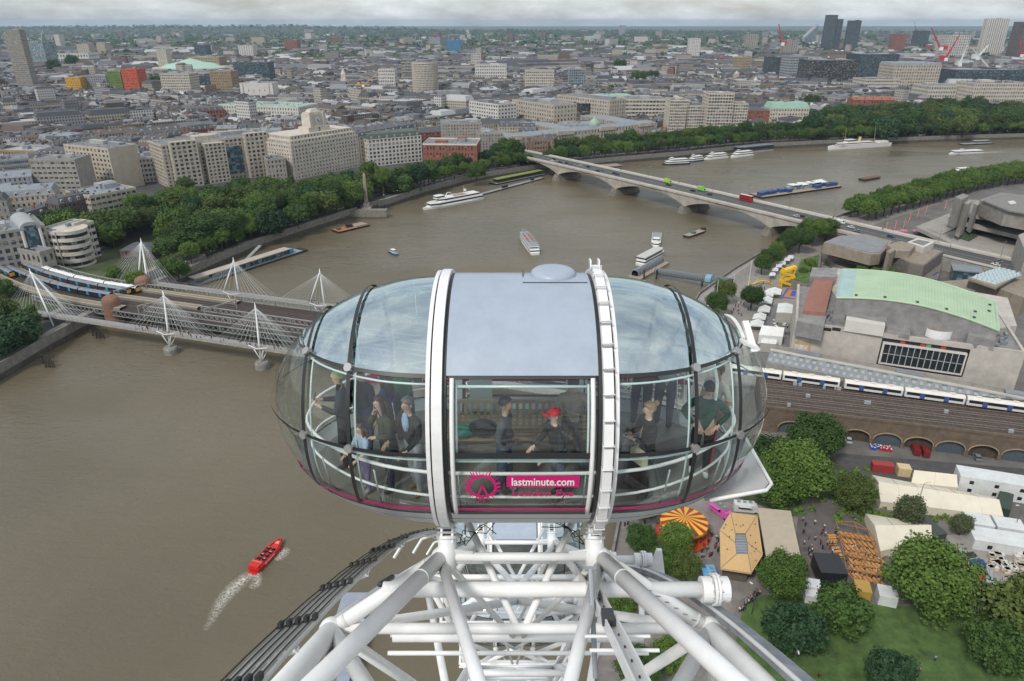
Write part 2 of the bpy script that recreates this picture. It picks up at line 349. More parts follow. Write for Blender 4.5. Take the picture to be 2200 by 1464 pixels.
def make_capsule(label,full):
 t=thing('wheel_capsule',label,'capsule',C1,0,'capsules on the wheel')
 for sgn in(-1,1):
  for i in range(3):
   for j in range(5):
    b=MB();patch(b,sgn*XR[i],sgn*XR[i+1],SE[j],SE[j+1],8 if i<2 else 12,10,.985);b.build('glass_pane',GLR if j==2 else GL,t,smooth=True)
 for j in(0,1,3,4):b=MB();patch(b,-.98,.98,SE[j],SE[j+1],2,10,.985);b.build('glass_pane',GL,t,smooth=True)
 b=MB();patch(b,-1.03,1.03,37,143,2,24,1.005);patch(b,-1.03,1.03,143,37,2,24,.97)
 roof=b.build('roof_panel',ROOFP,t,smooth=True)
 b=MB();b.lathe([(.0,.10),(.2,.10),(.30,.085),(.345,.05),(.35,.0),(.33,-.06)],(.50,.30,1.985),28);b.build('hatch_dome',ROOFP,roof,smooth=True)
 b=MB()
 fl=[]
 for x,y in((-.02,-.28),(1.0,-.28),(1.0,.75),(-.02,.75)):fl.append((x,y))
 for(x0,x1,y) in((.02,.99,-.12),):
  b.box(((x0+x1)/2,y,2*math.sqrt(1-(y/2)**2)+.012),(x1-x0,.015,.012))
 b.box((.03,.2,1.995),(.014,.62,.02));b.build('hatch_seam',GASKET,roof)
 b=MB()
 for x0,x1 in((-3.999,-3.0),(-3.0,-2.2),(-2.2,-1.2),(-1.2,0),(0,1.2),(1.2,2.2),(2.2,3.0),(3.0,3.999)):patch(b,x0,x1,SE[5],lambda x:360+SE[0](x),5,12,1.0)
 b.build('hull',M('hull_grey',(.50,.51,.52),.4,.1,1.5),t,smooth=True)
 def rib(name,f,n,r,mat,closed=False):
  b=MB();b.path([f(i/n) for i in range(n+(0 if closed else 1))],r,6,closed=closed);return b.build(name,mat,t,smooth=True)
 for sgn in(-1,1):
  for th in SE:b=MB();patch(b,sgn*1.3,sgn*3.995,lambda x:th(x)-.9,lambda x:th(x)+.9,26,2,1.0);b.build('seam',GASKET,t,smooth=True)
  for x in XR[1:3]:
   b=MB();patch(b,sgn*(x-.03),sgn*(x+.03),SE[0],SE[5],2,48,1.003);b.build('rib',GASKET,t,smooth=True)
   if full:rib('inner_rib',lambda u:CS(sgn*(x-.05),lerp(SE[0](x),SE[5](x),u),.955),40,.014,MINT)
  if full:
   for th in SE[1:3]:rib('inner_frame',lambda u:CS(sgn*lerp(1.3,3.5,u),th(lerp(1.3,3.5,u))-3.0,.965),16,.017,MINT)
  for x in XR[1:3]:
   for th in SE[1:5]:
    p=CS(sgn*x,th(x),1.0);nrm=(p-Vector((sgn*x*.75,0,0))).normalized();b=MB();b.tube(p-nrm*.03,p+nrm*.045,.062,14);b.build('node_disc',SILVER,t)
 for j in(0,1,2,3,4,5):
  b=MB();patch(b,-1.0,1.0,SE[j](0)-1.3,SE[j](0)+1.3,2,2,1.002);b.build('seam',GASKET,t,smooth=True)
 if full:
  for th,rr in((1.5,.03),(33,.022)):b=MB();b.path([CS(-.97,th,.955),CS(.97,th,.955)],rr,8);b.build('inner_frame',MINT,t,smooth=True)
  for x in(-.955,.955):rib('window_post',lambda u:CS(x,lerp(-29,36,u),1.0),14,.034,RINGW)
  for x in(-.90,.90):rib('pane_edge',lambda u:CS(x,lerp(2,34,u),.965),12,.018,MINT)
 def ring(name,x0,x1,r0,r1,mat):
  b=MB();n=72;vs=[]
  for j in range(n):
   a=2*math.pi*j/n
   for x,r in((x0,r0),(x0,r1),(x1,r1),(x1,r0)):vs.append((x,-r*math.cos(a),r*math.sin(a)))
  b.add(vs,[(j*4+k,j*4+(k+1)%4,((j+1)%n)*4+(k+1)%4,((j+1)%n)*4+k) for j in range(n) for k in range(4)])
  return b.build(name,mat,t)
 for s in(-1,1):
  def sx(a,c):return(s*a,s*c) if s>0 else(-c,-a)
  ring('mounting_ring',*sx(1.25,1.305),1.9,2.05,RINGW);ring('ring_gap',*sx(1.225,1.25),1.9,2.01,GASKET)
  rg=ring('mounting_ring',*sx(1.085,1.225),1.9,2.07,RINGW);ring('ring_gap',*sx(1.03,1.085),1.88,2.0,GASKET)
  if full and s>0:
   for k in range(17):
    th=98-k*9.2;a=R(th);b=MB();c=Vector((1.16,-2.13*math.cos(a),2.13*math.sin(a)))
    vs=[]
    for dt,rr in((-.078,2.10),(.066,2.10),(.066,2.15),(-.078,2.165)):
     for x in(1.085,1.215):vs.append((x,-rr*math.cos(a+dt),rr*math.sin(a+dt)))
    b.add(vs,[(0,2,4,6),(7,5,3,1),(0,1,3,2),(2,3,5,4),(4,5,7,6),(6,7,1,0)]);b.build('chain_link',RINGW,rg)
    b=MB();e=Vector((0,-math.cos(a-.07),math.sin(a-.07)))
    b.path([Vector((1.075,0,0))+e*2.10,Vector((1.075,0,0))+e*2.185,Vector((1.225,0,0))+e*2.185,Vector((1.225,0,0))+e*2.10],.010,6);b.build('chain_hoop',RINGW,rg,smooth=True)
   b=MB();a=R(97)
   for x in(1.06,1.19):
    e=Vector((0,-math.cos(a),math.sin(a)));f2=Vector((0,math.sin(a),math.cos(a)))
    b.path([Vector((x,0,0))+e*2.1-f2*.12,Vector((x,0,0))+e*2.26-f2*.10,Vector((x,0,0))+e*2.26+f2*.06,Vector((x,0,0))+e*2.1+f2*.1],.014,6)
   b.build('lifting_hoop',RINGW,rg,smooth=True)
 if not full:
  b=MB();patch(b,-3.2,3.2,232,308,12,6,.9);b.build('floor',FLOORM,t);return t
 b=MB()
 for x0,x1 in((-3.6,-2.4),(-2.4,-1.33),(1.33,2.4),(2.4,3.6)):patch(b,x0,x1,lambda x:math.degrees(math.asin(max(-1,-.93/CR(x)))),lambda x:math.degrees(math.asin(max(-1,-.85/CR(x)))),10,1,.992)
 patch(b,-.93,.93,-27.6,-25.2,1,1,.995);b.build('pink_stripe',PINK,t)
 b=MB();n=48;z0=-1.16
 pl=[]
 for i in range(n):
  u=-1+2*i/(n-1);x=3.62*u;r=CR(x)*.985;pl.append((x,-math.sqrt(max(.0004,r*r-z0*z0)) if r>abs(z0) else-.02))
 pl=[p for p in pl];poly=pl+[(x,-y) for x,y in reversed(pl)]
 b.prism(poly,z0-.05,z0);b.build('floor',FLOORM,t)
 for zz_,rr in((-.22,.028),(-.72,.022)):
  b=MB();pp=[]
  for i in range(64):
   a=2*math.pi*i/64;x=3.45*math.copysign(abs(math.cos(a))**.75,math.cos(a));r=CR(x)*.93;y=math.sqrt(max(.01,r*r-zz_*zz_));pp.append((x,math.copysign(min(y,abs(y*math.sin(a))**.6*y**.4 if abs(math.sin(a))>1e-3 else 0),math.sin(a)),zz_))
  b.path(pp,rr,6,closed=True);b.build('grab_rail',RINGW,t,smooth=True)
 b=MB()
 for x in(-2.9,-2.1,-.9,.9,2.1,2.9):
  for s in(-1,1):
   r=CR(x)*.93;b.path([(x,s*math.sqrt(max(.01,r*r-.05)),-.22),(x,s*math.sqrt(max(.01,r*r-.64)),-.80),(x,s*math.sqrt(max(.01,r*r-1.3)),-1.15)],.014,5)
 b.build('rail_post',CHROME,t,smooth=True)
 bn=MB();bn.box((0,.25,-.97),(2.3,.62,.38));bench=bn.build('bench_base',M('bench_base',(.22,.2,.18),.6,.1),t)
 for k in range(7):b=MB();b.box((0,-.1+k*.115,-.755),(2.5,.095,.035));b.build('bench_slat',BENCHW,bench)
 for k in range(22):b=MB();b.box((-1.15+k*.11,.30,-.50),(.05,.035,.46));b.build('back_slat',BENCHW,bench)
 b=MB();b.box((0,.30,-.26),(2.45,.05,.06));b.build('back_rail',BENCHW,bench)
 b=MB();b.box((-.72,1.45,-.35),(.42,.12,1.5));b.build('control_panel',M('panel_grey',(.5,.53,.52),.5,.05),t)
 b=MB();b.box((1.72,-.75,-.86),(.42,.36,.6));b.box((1.72,-.86,-.52),(.40,.1,.1));b.build('camera_box',BLACK,t)
 b=MB();b.prism([(2.9,-1.05),(3.90,-.80),(4.02,-.66),(4.02,.66),(3.90,.80),(2.9,1.05)],-1.30,-1.24);th=b.build('threshold_plate',M('plate',(.42,.415,.40),.5,.12,2),t)
 b=MB();b.path([(2.95,-1.09,-1.25),(3.92,-.84,-1.25),(4.06,-.68,-1.25),(4.06,.68,-1.25),(3.92,.84,-1.25),(2.95,1.09,-1.25)],.035,6);b.build('plate_edge',RINGW,th,smooth=True)
 b=MB();p=CS(3.30,SE[2](3.3),1.02);b.path([CS(3.34,lerp(70,130,i/12),1.02) for i in range(13)],.03,6);b.beam(p+Vector((-.02,.02,.02)),p+Vector((.24,.03,-.10)),.16,.04);b.beam(p+Vector((.16,-.06,-.13)),p+Vector((.10,.34,.20)),.10,.05);b.build('door_bracket',RINGW,t)
 b=MB();b.tube((3.0,-.62,-1.15),(3.0,-.55,.55),.03,8);b.tube((3.0,.62,-1.15),(3.0,.55,.55),.03,8);b.path([(3.0,-.55,.55),(3.05,0,.72),(3.0,.55,.55)],.03,8);b.build('door_frame',RINGW,t,smooth=True)
 b=MB();patch(b,-3.2,3.2,193.5,200.5,20,2,.955);band=b.build('photo_band',M('band_pink',(.30,.01,.10),.5,.05),t)
 vs,fs=text_mesh('Photo Zone',.17)
 for x in(-2.15,-1.3,1.5,2.35):
  b=MB();y=math.sqrt((CR(x)*.945)**2-.6**2);sl=(CR(x+.3)-CR(x-.3))/.6
  b.add([(x+v.x,y+v.x*sl-.02+v.y*.32,-.565+v.y*.95) for v in vs],fs);b.build('band_lettering',WHITE,band)
 b=MB();b.add(wrap([Vector((x,y,0)) for x in(-.505,.505) for y in(-.105,.105)],.29,-6.9),[(0,2,3,1)]);sg=b.build('name_plate',PINK,t)
 vs,fs=text_mesh('lastminute.com',.195,.004);w=max(v.x for v in vs)-min(v.x for v in vs)
 b=MB();b.add(wrap(vs,.29,-7.1,1.009,.87/w),fs);b.build('name_lettering',M('letter_white',(.85,.83,.84),.5,.02),sg)
 vs,fs=text_mesh('London Eye',.195,.003);w=max(v.x for v in vs)-min(v.x for v in vs)
 b=MB();b.add(wrap(vs,.29,-13.6,1.007,.86/w),fs);b.build('name_lettering',PINK,t)
 b=MB();rnd=random.Random(5);n=64;vs=[]
 for i in range(n):
  a=2*math.pi*i/n
  vs+=[Vector((.158*math.cos(a),.142*math.sin(a),0)),Vector((.195*math.cos(a),.18*math.sin(a),0))]
 fs=[(2*i,2*i+1,(2*i+3)%(2*n),(2*i+2)%(2*n)) for i in range(n)]
 for i in range(34):
  a=2*math.pi*i/34+rnd.uniform(-.05,.05);l=rnd.uniform(.215,.265);hw=rnd.uniform(.03,.07);k=len(vs)
  vs+=[Vector((.185*math.cos(a-hw),.17*math.sin(a-hw),0)),Vector((.185*math.cos(a+hw),.17*math.sin(a+hw),0)),Vector((l*math.cos(a+hw*.45),l*math.sin(a+hw*.45),0)),Vector((l*math.cos(a-hw*.45),l*math.sin(a-hw*.45),0))];fs.append((k,k+1,k+2,k+3))
 k=len(vs);vs+=[Vector(p) for p in((-.013,.03,0),(.013,.03,0),(-.055,-.155,0),(-.085,-.155,0),(.055,-.155,0),(.085,-.155,0))];fs+=[(k,k+1,k+2,k+3),(k,k+1,k+5,k+4)]
 b=MB();b.add(wrap([Vector((v.x*1.05,v.y*1.25,0)) for v in vs],-.555,-9.8,1.007),fs);b.build('sunburst_emblem',PINK,t)
 return t
cap0=make_capsule('large glass passenger capsule with grey roof and white rings full of visitors',True)
capX=make_capsule('x',False)
CAPLBL={1:'empty looking glass capsule hidden just behind the large near capsule',2:'glass capsule seen between the white struts right under the large near capsule',3:'smaller glass capsule seen through the middle of the white wheel truss',4:'lowest glass capsule seen through the wheel truss at the bottom edge'}
for k in(2,3,4):
 c=capX if k==2 else copy_tree(capX);c.location=WP(0,RC,A1+ST*k);c['label']=CAPLBL[k]
 # ---- rim truss
rim=thing('observation_wheel','white tubular steel truss rim of the giant observation wheel','wheel',WP(0,60,30))
XC,RCH,RM,RI,RX,RB=2.93,61.38,62.72,60.15,61.98,60.95
ks=range(-1,7)
def T(name,p,q,r,n=14,mat=STEELW):b=MB();b.tube(p,q,r,n);return b.build(name,mat,rim,world=True,smooth=True)
def collar(p,q,r):
 for f in(.13,.87):c=p.lerp(q,f);d=(q-p).normalized()*.02;b=MB();b.tube(c-d,c+d,r*1.05,18);b.build('weld_collar',M('weld_grey',(.66,.66,.65),.5,.12,3),rim,world=True,smooth=True)
def Ms(s,a):return WP(s*1.25,RM-.25,a)
def Ch(s,a):return WP(s*XC,RCH,a)
BOLT=M('bolt_steel',(.55,.55,.54),.4,.1,3,metal=.4)
for k in ks:
 a=A1+ST*k;h=a+ST/2;h0=a-ST/2;near=k in(-1,0,1)
 for s in(-1,1):
  b=MB();b.path([Ch(s,h0),Ch(s,a),Ch(s,h)],.155,16);b.build('chord',STEELW,rim,world=True,smooth=True)
  b=MB();b.path([WP(s*1.55,58.6,h0+ST*i/4) for i in range(5)],.14,10);b.build('inner_chord',STEELW,rim,world=True,smooth=True)
  T('strut',Ms(s,a),Ch(s,a),.12,18);T('strut',Ms(s,a),Ch(s,h0),.12,18);T('strut',Ms(s,a),Ch(s,h),.11)
  T('diagonal',WP(s*.95,63.0,a+1),WP(s*.06,61.42,a),.06,10);T('diagonal',Ms(s,a),WP(s*.1,RI,h),.06,10)
  T('diagonal',Ms(s,a)-Vector((0,0,.1)),WP(s*.1,61.25,a-4.5),.085)
  T('brace',Ch(s,a),WP(0,RB,h),.085);T('brace',Ch(s,a),WP(0,RB,h0),.11)
  if k in(0,1):
   for e in(Ch(s,a),Ch(s,h0)):collar(Ms(s,a),e,.122)
  T('web',Ch(s,a),WP(s*1.55,58.6,h),.10,10);T('web',Ch(s,a),WP(s*1.55,58.6,h0),.10,10)
  T('web',WP(s*1.55,58.6,a),WP(-s*1.55,58.6,h),.08,8)
  c=WP(s*1.16,RC,a);inn=(WP(0,RM-.3,a)-WP(0,RC,a)).normalized()
  b=MB();b.tube(c+inn*2.22,c+inn*2.72,.15,20);b.tube(c+inn*2.20,c+inn*2.25,.175,20);stub=b.build('mount_stub',STEELW,rim,world=True,smooth=True)
  if near:
   for dx in(-.085,.085):
    b=MB();p=c+inn*1.95;q=c+inn*2.30;b.beam(p+Vector((dx,0,0)),q+Vector((dx,0,0)),.035,.26);b.build('bearing_plate',STEELW,rim,world=True)
   b=MB();b.beam(c+inn*1.98,c+inn*2.24,.10,.12);b.build('bearing_block',DARK,rim,world=True)
   for q in range(4):
    b=MB();p=c+inn*(2.0+.07*q)+Vector((0,-.10,.06));b.tube(p-Vector((.15,0,0)),p+Vector((.15,0,0)),.018,8);b.build('bolt',BOLT,rim,world=True)
  for aa,rr in((a,.2),(h,.16)):
   if k<4 and s>0:
    p=WP(s*(XC-.12),RX-(.1 if aa==h else 0),aa);b=MB()
    for d0,d1,r2 in((0,.16,rr),(.17,.21,rr+.05),(.22,.26,rr+.05),(.26,.42,rr)):b.tube(p+Vector((s*d0,0,0)),p+Vector((s*d1,0,0)),r2,20)
    fl=b.build('end_flange',STEELW,rim,world=True,smooth=False)
    b=MB()
    for q in range(10):
     t_=2*math.pi*q/10;o=Vector((0,math.cos(t_),math.sin(t_)))*(rr+.03);b.tube(p+o+Vector((s*.14,0,0)),p+o+Vector((s*.29,0,0)),.016,6)
    b.build('bolt_circle',BOLT,fl,world=False).location=-rim.location
 for s in(-1,1):T('hanger',WP(s*XC,RI,h),Ch(s,h),.07,10)
 T('tie',Ms(-1,a),Ms(1,a),.07,12)
 T('cross_tube',WP(-2.9,61.4,a),WP(2.9,61.4,a),.085,16);T('cross_tube',WP(-2.15,RX,a),WP(XC,RX,a),.12,18);T('cross_tube',WP(-2.1,RX-.1,h),WP(XC,RX-.1,h),.10,16)
 T('cross_tube',WP(-XC,RI,h),WP(XC,RI,h),.12,16);T('cross_tube',WP(-XC,RI-.25,h-.6),WP(XC,RI-.25,h-.6),.05,10);T('cross_tube',WP(-1.55,58.6,a),WP(1.55,58.6,a),.10,10);T('cross_tube',WP(-1.55,58.6,h),WP(1.55,58.6,h),.09,10)
 for s in(-1,1):
  b=MB();p=Ms(s,a);b.ball(p,.165,14);b.build('node',STEELW,rim,world=True,smooth=True)
  b=MB();b.ball(Ch(s,a),.2,14);b.build('node',STEELW,rim,world=True,smooth=True)
  b=MB();b.hexa([p+Vector((-s*.12,-.02,.03)),p+Vector((-s*.45,-.02,.05)),p+Vector((-s*.45,.02,.05)),p+Vector((-s*.12,.02,.03))],[p+Vector((-s*.12,-.02,.16)),p+Vector((-s*.5,-.02,.09)),p+Vector((-s*.5,.02,.09)),p+Vector((-s*.12,.02,.16))]);b.build('gusset',STEELW,rim,world=True)
b=MB()
p,q=Ms(1,A1),Ch(1,A1);d=(q-p).normalized()
for i in range(10):
 c=p.lerp(q,.12+.08*i)+Vector((-.02,-.14,.11));b.beam(c-Vector((.035,0,0)),c+Vector((.035,0,-.012)),.012,.012)
b.build('step_bar',GREYM,rim,world=True)
for i in range(5):
 x=-2.46+.085*i;b=MB();b.path([WP(x,62.5+.02*i,22+j*1.5) for j in range(24)],.009,6);b.build('power_rail',M('rail_black',(.03,.03,.03),.4,.1),rim,world=True,smooth=True)
 b=MB();b.path([WP(x+.03,62.46+.02*i,22+j*1.5) for j in range(24)],.026,6);b.build('power_bar',M('rail_grey',(.5,.5,.47),.4,.1),rim,world=True,smooth=True)
for j in range(18):
 a=23.2+j*1.41;wide=1+1.8*(j%5==3)
 for i in range(5):
  x=-2.46+.085*i;b=MB();b.beam(WP(x+.02,62.51+.02*i,a-.05*wide),WP(x+.02,62.51+.02*i,a+.05*wide),.036,.055);b.build('rail_clip',BLACK,rim,world=True)
for j in range(9):
 a=24+j*2.82;b=MB();p0=WP(-2.5,62.36,a);p1=WP(-2.06,62.50,a);p2=WP(-2.72,62.0,a);b.beam(p0,p1,.06,.03);b.beam(p0,p2,.05,.05);b.build('rail_bracket',WHITE,rim,world=True)
DRIVE=M('drive_rail',(.26,.28,.31),.6,.3,3.0,bump=.1)
b=MB();vs=[];na=40
for j in range(na+1):
 a=20+j*1.0
 for x,r in((3.02,61.55),(3.02,61.70),(3.22,61.66),(3.22,61.45)):vs.append(WP(x,r,a))
b.add(vs,[(j*4+k,j*4+(k+1)%4,(j+1)*4+(k+1)%4,(j+1)*4+k) for j in range(na) for k in range(4)]);b.build('drive_rail',DRIVE,rim,world=True)
b=MB();b.path([WP(3.0,61.68,20+j) for j in range(na+1)],.03,6);b.build('drive_edge',WHITE,rim,world=True,smooth=True)
b=MB();vs=[]
for j in range(31):
 a=24+j*.5
 for dx,r in((0,61.95),(0,62.1),(.025,62.1),(.025,61.99),(.145,61.99),(.145,62.1),(.17,62.1),(.17,61.95)):vs.append(WP(1.0+dx,r,a))
b.add(vs,[(j*8+k,j*8+(k+1)%8,(j+1)*8+(k+1)%8,(j+1)*8+k) for j in range(30) for k in range(8)]);tray=b.build('tray_beam',WHITE,rim,world=True)
for j in range(34):
 for dx in(.045,.125):
  b=MB();p=WP(1.0+dx,62.0,24.4+j*.42);b.box(p,(.02,.035,.008));b.build('tray_slot',DARK,rim,world=True)
b=MB();b.tube(WP(.95,61.2,32.4),WP(.95,62.5,32.8),.035,8);b.box(WP(.95,62.5,32.8),(.16,.05,.05));b.build('sensor_post',GREYM,rim,world=True)
b=MB();b.box(WP(1.05,62.1,31.9),(.15,.2,.1));b.build('sensor_box',DARK,rim,world=True)
b=MB();b.tube(WP(.75,61.9,31.8),WP(1.55,61.9,31.8),.022,6);b.tube(WP(.75,61.9,31.3),WP(1.55,61.9,31.3),.022,6);b.build('cross_bar',WHITE,rim,world=True)
b=MB();p=AT(1410,1240,13.2);b.hexa([p+Vector((-.25,-.05,-.2)),p+Vector((.25,-.05,-.2)),p+Vector((.25,.12,-.2)),p+Vector((-.25,.12,-.2))],[p+Vector((-.06,-.04,.85)),p+Vector((.06,-.04,.85)),p+Vector((.06,.06,.85)),p+Vector((-.06,.06,.85))]);b.build('lug_plate',STEELW,rim,world=True)
rc=random.Random(2)
for s,k0 in((-1,0),(1,0)):
 for q in range(3):
  p=Ms(s,A1)+Vector((-s*.1,.3,.1));pts=[p+Vector((-s*(.1+.16*i)+rc.uniform(-.06,.06),.1*i+rc.uniform(-.1,.1),rc.uniform(-.2,.12))) for i in range(5)]
  b=MB();b.path(pts,.008,5);b.build('cable',BLACK,rim,world=True,smooth=True)
b=MB();b.tube(AT(816,1256,8.5),AT(843,1240,9.1),.045,10);b.build('damper',DARK,rim,world=True,smooth=True)
for k in range(-1,7):
 a=A1+ST*k
 for s in(-1,1):
  b=MB();b.tube(WP(s*1.4,58.6,a),Vector((WX+s*5,HUBY,HUBZ)),.035,6);b.build('spoke',STEELW,rim,world=True,smooth=True)
  # ------------------------------------------------------------------ railway bridge with its two footbridges
W1=G(388,748);UU=(G(582,779)-W1).normalized();NN=Vector((-UU.y,UU.x,0))
def S(s,t,z=0.0):p=W1+UU*s+NN*t;return Vector((p.x,p.y,z))
RZ=math.atan2(UU.y,UU.x)
PED=[]
rp=random.Random(11)
DECKW=M('footbridge_deck',(.28,.265,.245),.7,.12,.6)
PYL=M('pylon_white',(.76,.77,.77),.4,.05,.5)
CABLE=M('cable_white',(.70,.72,.72),.4,.03)
LATT=M('lattice_paint',(.27,.27,.255),.6,.2,.5)
GIRD=M('girder_green',(.10,.12,.11),.6,.2,.5)
BPIER=M('bridge_brick',(.22,.12,.08),.9,.25,.6)
def footbridge(name,label,t0,s0,s1,pyl,where,npeople,zd=9.0,lean=-1,curve=False):
 o=thing(name,label,'footbridge',S(0,t0,zd))
 b=MB();b.beam(S(s0,t0,zd-.25),S(s1,t0,zd-.25),4.7,.5);b.beam(S(s0,t0,zd-.75),S(s1,t0,zd-.75),2.2,.5);b.build('deck',DECKW,o,world=True)
 for d in(-2.3,2.3):
  b=MB();b.beam(S(s0,t0+d,zd+1.1),S(s1,t0+d,zd+1.1),.09,.07);n=int((s1-s0)/2.4)
  for i in range(n+1):p=S(s0+(s1-s0)*i/n,t0+d,0);b.beam(p+Vector((0,0,zd)),p+Vector((0,0,zd+1.1)),.06,.06)
  for hh in(.35,.7):b.beam(S(s0,t0+d,zd+hh),S(s1,t0+d,zd+hh),.03,.03)
  b.build('railing',M('railing_grey',(.2,.205,.21),.5,.1),o,world=True,kind='stuff')
 b=MB()
 for i in range(int((s1-s0)/5)):b.box(S(s0+5*i,t0-2.37,zd-.3),(.35,.12,.14),RZ)
 b.build('deck_light',WHITE,o,world=True,kind='stuff')
 for(sp,top,legs) in pyl:
  T0=S(*top)
  for lg in legs:b=MB();b.path([S(*lg),S(*lg).lerp(T0,.5),T0+(T0-S(*lg)).normalized()*.4],[.34,.42,.16],10);b.build('pylon',PYL,o,world=True,smooth=True)
  b=MB();b.path([T0-Vector((0,0,1.6)),T0-Vector((0,0,.9)),T0+Vector((0,0,1.6))],[.5,.45,.05],10);b.build('pylon_cap',PYL,o,world=True,smooth=True)
  for d in(-2.3,2.3):
   for i in range(9):
    for sg in(-1,1):
     q=S(sp+sg*(2.5+i*2.55),t0+d,zd+.1);b=MB();b.tube(T0-Vector((0,0,.7)),q,.03,4);b.build('cable',CABLE,o,world=True)
  w=S(sp,t0-1.5,0)
  if-55<sp<190:
   b=MB();b.lathe([(3.0,-1),(3.0,2.2),(2.6,3.0),(0,3.1)],w,18);b.build('pier_drum',M('pier_concrete',(.23,.22,.2),.9,.3,.5),o,world=True)
   b=MB()
   for dx in(-2.2,2.2):b.tube(w+Vector((0,0,3)),S(sp+dx,t0-2.3,zd-.4),.2,8);b.tube(w+Vector((0,0,3)),S(sp+dx,t0+2,zd-.4),.2,8)
   b.build('pier_strut',PYL,o,world=True,smooth=True)
   b=MB();b.beam(S(sp-4.5,t0-2.5,zd+1.2),S(sp,t0-3.4,zd+.6),.3,.25);b.beam(S(sp+4.5,t0-2.5,zd+1.2),S(sp,t0-3.4,zd+.6),.3,.25);b.build('cradle',PYL,o,world=True)
 for i in range(npeople):PED.append((S(rp.uniform(s0+4,min(s1,78)),t0+rp.uniform(-1.9,1.9),zd),where))
 return o
NP=[(-70,(-76,-1,28),((-62,-8,5.5),(-63,1,9))),(0,(-2.5,-.5,25.5),((0,-5.6,3.5),)),(46.6,(44.0,-.8,25.5),((46.6,-5.9,3.5),)),(93,(90,-1,25.5),((93,-6,3.5),)),(140,(137,-1,25.5),((140,-6,3.5),))]
footbridge('footbridge','near white cable stayed footbridge with leaning pylons in front of the railway bridge',-3.9,-90,215,NP,'near',92)
FP=[(-64,(-68,56,27),((-66,47,9),(-56,43,9))),(-5,(-5,48.5,25),((-5,48,3.5),(-12,46,9))),(44,(44.5,46.5,25),((44.5,47.5,3.5),(38,45,9))),(93,(93,46,25),((93,47.5,3.5),)),(140,(140,46,25),((140,47.5,3.5),))]
footbridge('footbridge','far white cable stayed footbridge behind the railway bridge beside the river pier',45.2,-60,215,FP,'far',34)
def cv(s,t):return t+.0021*max(0,-55-s)**2
rb=thing('railway_bridge','old lattice girder railway bridge with brick piers leading to the station','railway bridge',S(0,24,8))
TRACK=M('track_ballast',(.05,.038,.032),.95,.4,.8)
b=MB();ss=[-175+5*i for i in range(79)];n=len(ss)
b.add([S(s,cv(s,10.5),8.4) for s in ss]+[S(s,cv(s,38),8.4) for s in ss],[(i,i+1,n+i+1,n+i) for i in range(n-1)]);b.add([S(s,cv(s,10.5),7.2) for s in ss]+[S(s,cv(s,38),7.2) for s in ss],[(n+i,n+i+1,i+1,i) for i in range(n-1)])
b.build('track_deck',TRACK,rb,world=True)
def lattice(t0,s0,s1,z0,z1,step,curve=True,mat=LATT):
 b=MB();s=s0;tt=(lambda s:cv(s,t0)) if curve else(lambda s:t0)
 while s<s1-.1:
  e=min(s+step,s1);p0,p1=S(s,tt(s),z0),S(e,tt(e),z0);q0,q1=S(s,tt(s),z1),S(e,tt(e),z1)
  b.beam(p0,p1,.5,.3);b.beam(q0,q1,.6,.3);b.beam(p0,q1,.14,.24);b.beam(p1+NN*.1,q0+NN*.1,.14,.24)
  if int((s-s0)/step)%8==0:b.beam(p0,q0,.5,.9)
  s=e
 return b.build('lattice_girder',mat,rb,world=True,kind='stuff')
lattice(39,-150,215,8.3,10.6,2.4);lattice(10.2,-48,215,5.6,8.2,2.6,mat=M('lattice_near',(.22,.235,.22),.6,.2,.5));lattice(13.5,-30,215,8.6,11.3,3.0);lattice(22,-5,215,8.6,10.9,3.0);lattice(9.5,-100,-48,6.0,8.3,2.6)
for(s,t,mt) in((-49,13,BPIER),(-56,40,BPIER)):
 b=MB();b.lathe([(4.2,0),(4.0,8),(3.9,12.0),(3.4,13.2),(2.0,14.2),(0,14.5)],S(s,t,0),18);b.build('brick_pier',mt,rb,world=True)
for s in(-2,45,92,140):
 for t in(14,24,36):b=MB();b.lathe([(2.2,-1),(2.0,7.2)],S(s,t,0),14);b.build('iron_pier',GIRD,rb,world=True)
for s,t,l in((-56,36,14),(2,30,14),(-30,20,10)):
 b=MB();b.beam(S(s,t-l,12.4),S(s+6,t,12.4),.5,.6)
 for k in(0,1):p=S(s+6*k,t-l*(1-k),8.4);b.beam(p,p+Vector((0,0,4.2)),.4,.4)
 b.build('signal_gantry',LATT,rb,world=True)
PLAT=M('platform',(.22,.20,.18),.85,.15,.4);YEL=M('platform_edge',(.55,.40,.13),.8,.15,1)
def ribbon(name,t0,t1,z,s0,s1,mat,par,thick=.0):
 b=MB();k=max(2,int((s1-s0)/5));ss=[s0+(s1-s0)*i/k for i in range(k+1)];m=len(ss)
 vs=[S(s,cv(s,t0),z) for s in ss]+[S(s,cv(s,t1),z) for s in ss]
 fs=[(i,i+1,m+i+1,m+i) for i in range(m-1)]
 if thick:vs+=[v-Vector((0,0,thick)) for v in vs];fs+=[(2*m+i,2*m+i+1,i+1,i) for i in range(m-1)]+[(m+i,m+i+1,3*m+i+1,3*m+i) for i in range(m-1)]
 b.add(vs,fs);return b.build(name,mat,par,world=True)
for(a,c,s0,s1) in((33.5,37,-150,5),(22.4,26.4,-150,-8),(10.7,15.0,-150,-42)):
 pf=ribbon('platform',a,c,9.5,s0,s1,PLAT,rb,1.1)
 for e in(a+.35,c-.75):ribbon('platform_line',e,e+.4,9.506,s0,s1,YEL,rb)
RAIL=M('rail_rust',(.22,.17,.145),.45,.2,1)
for t in(17.2,20.6,28.2,31.8):
 for d in(-.72,.72):ribbon('rail',t+d-.06,t+d+.06,8.52,-170,215,RAIL,rb)
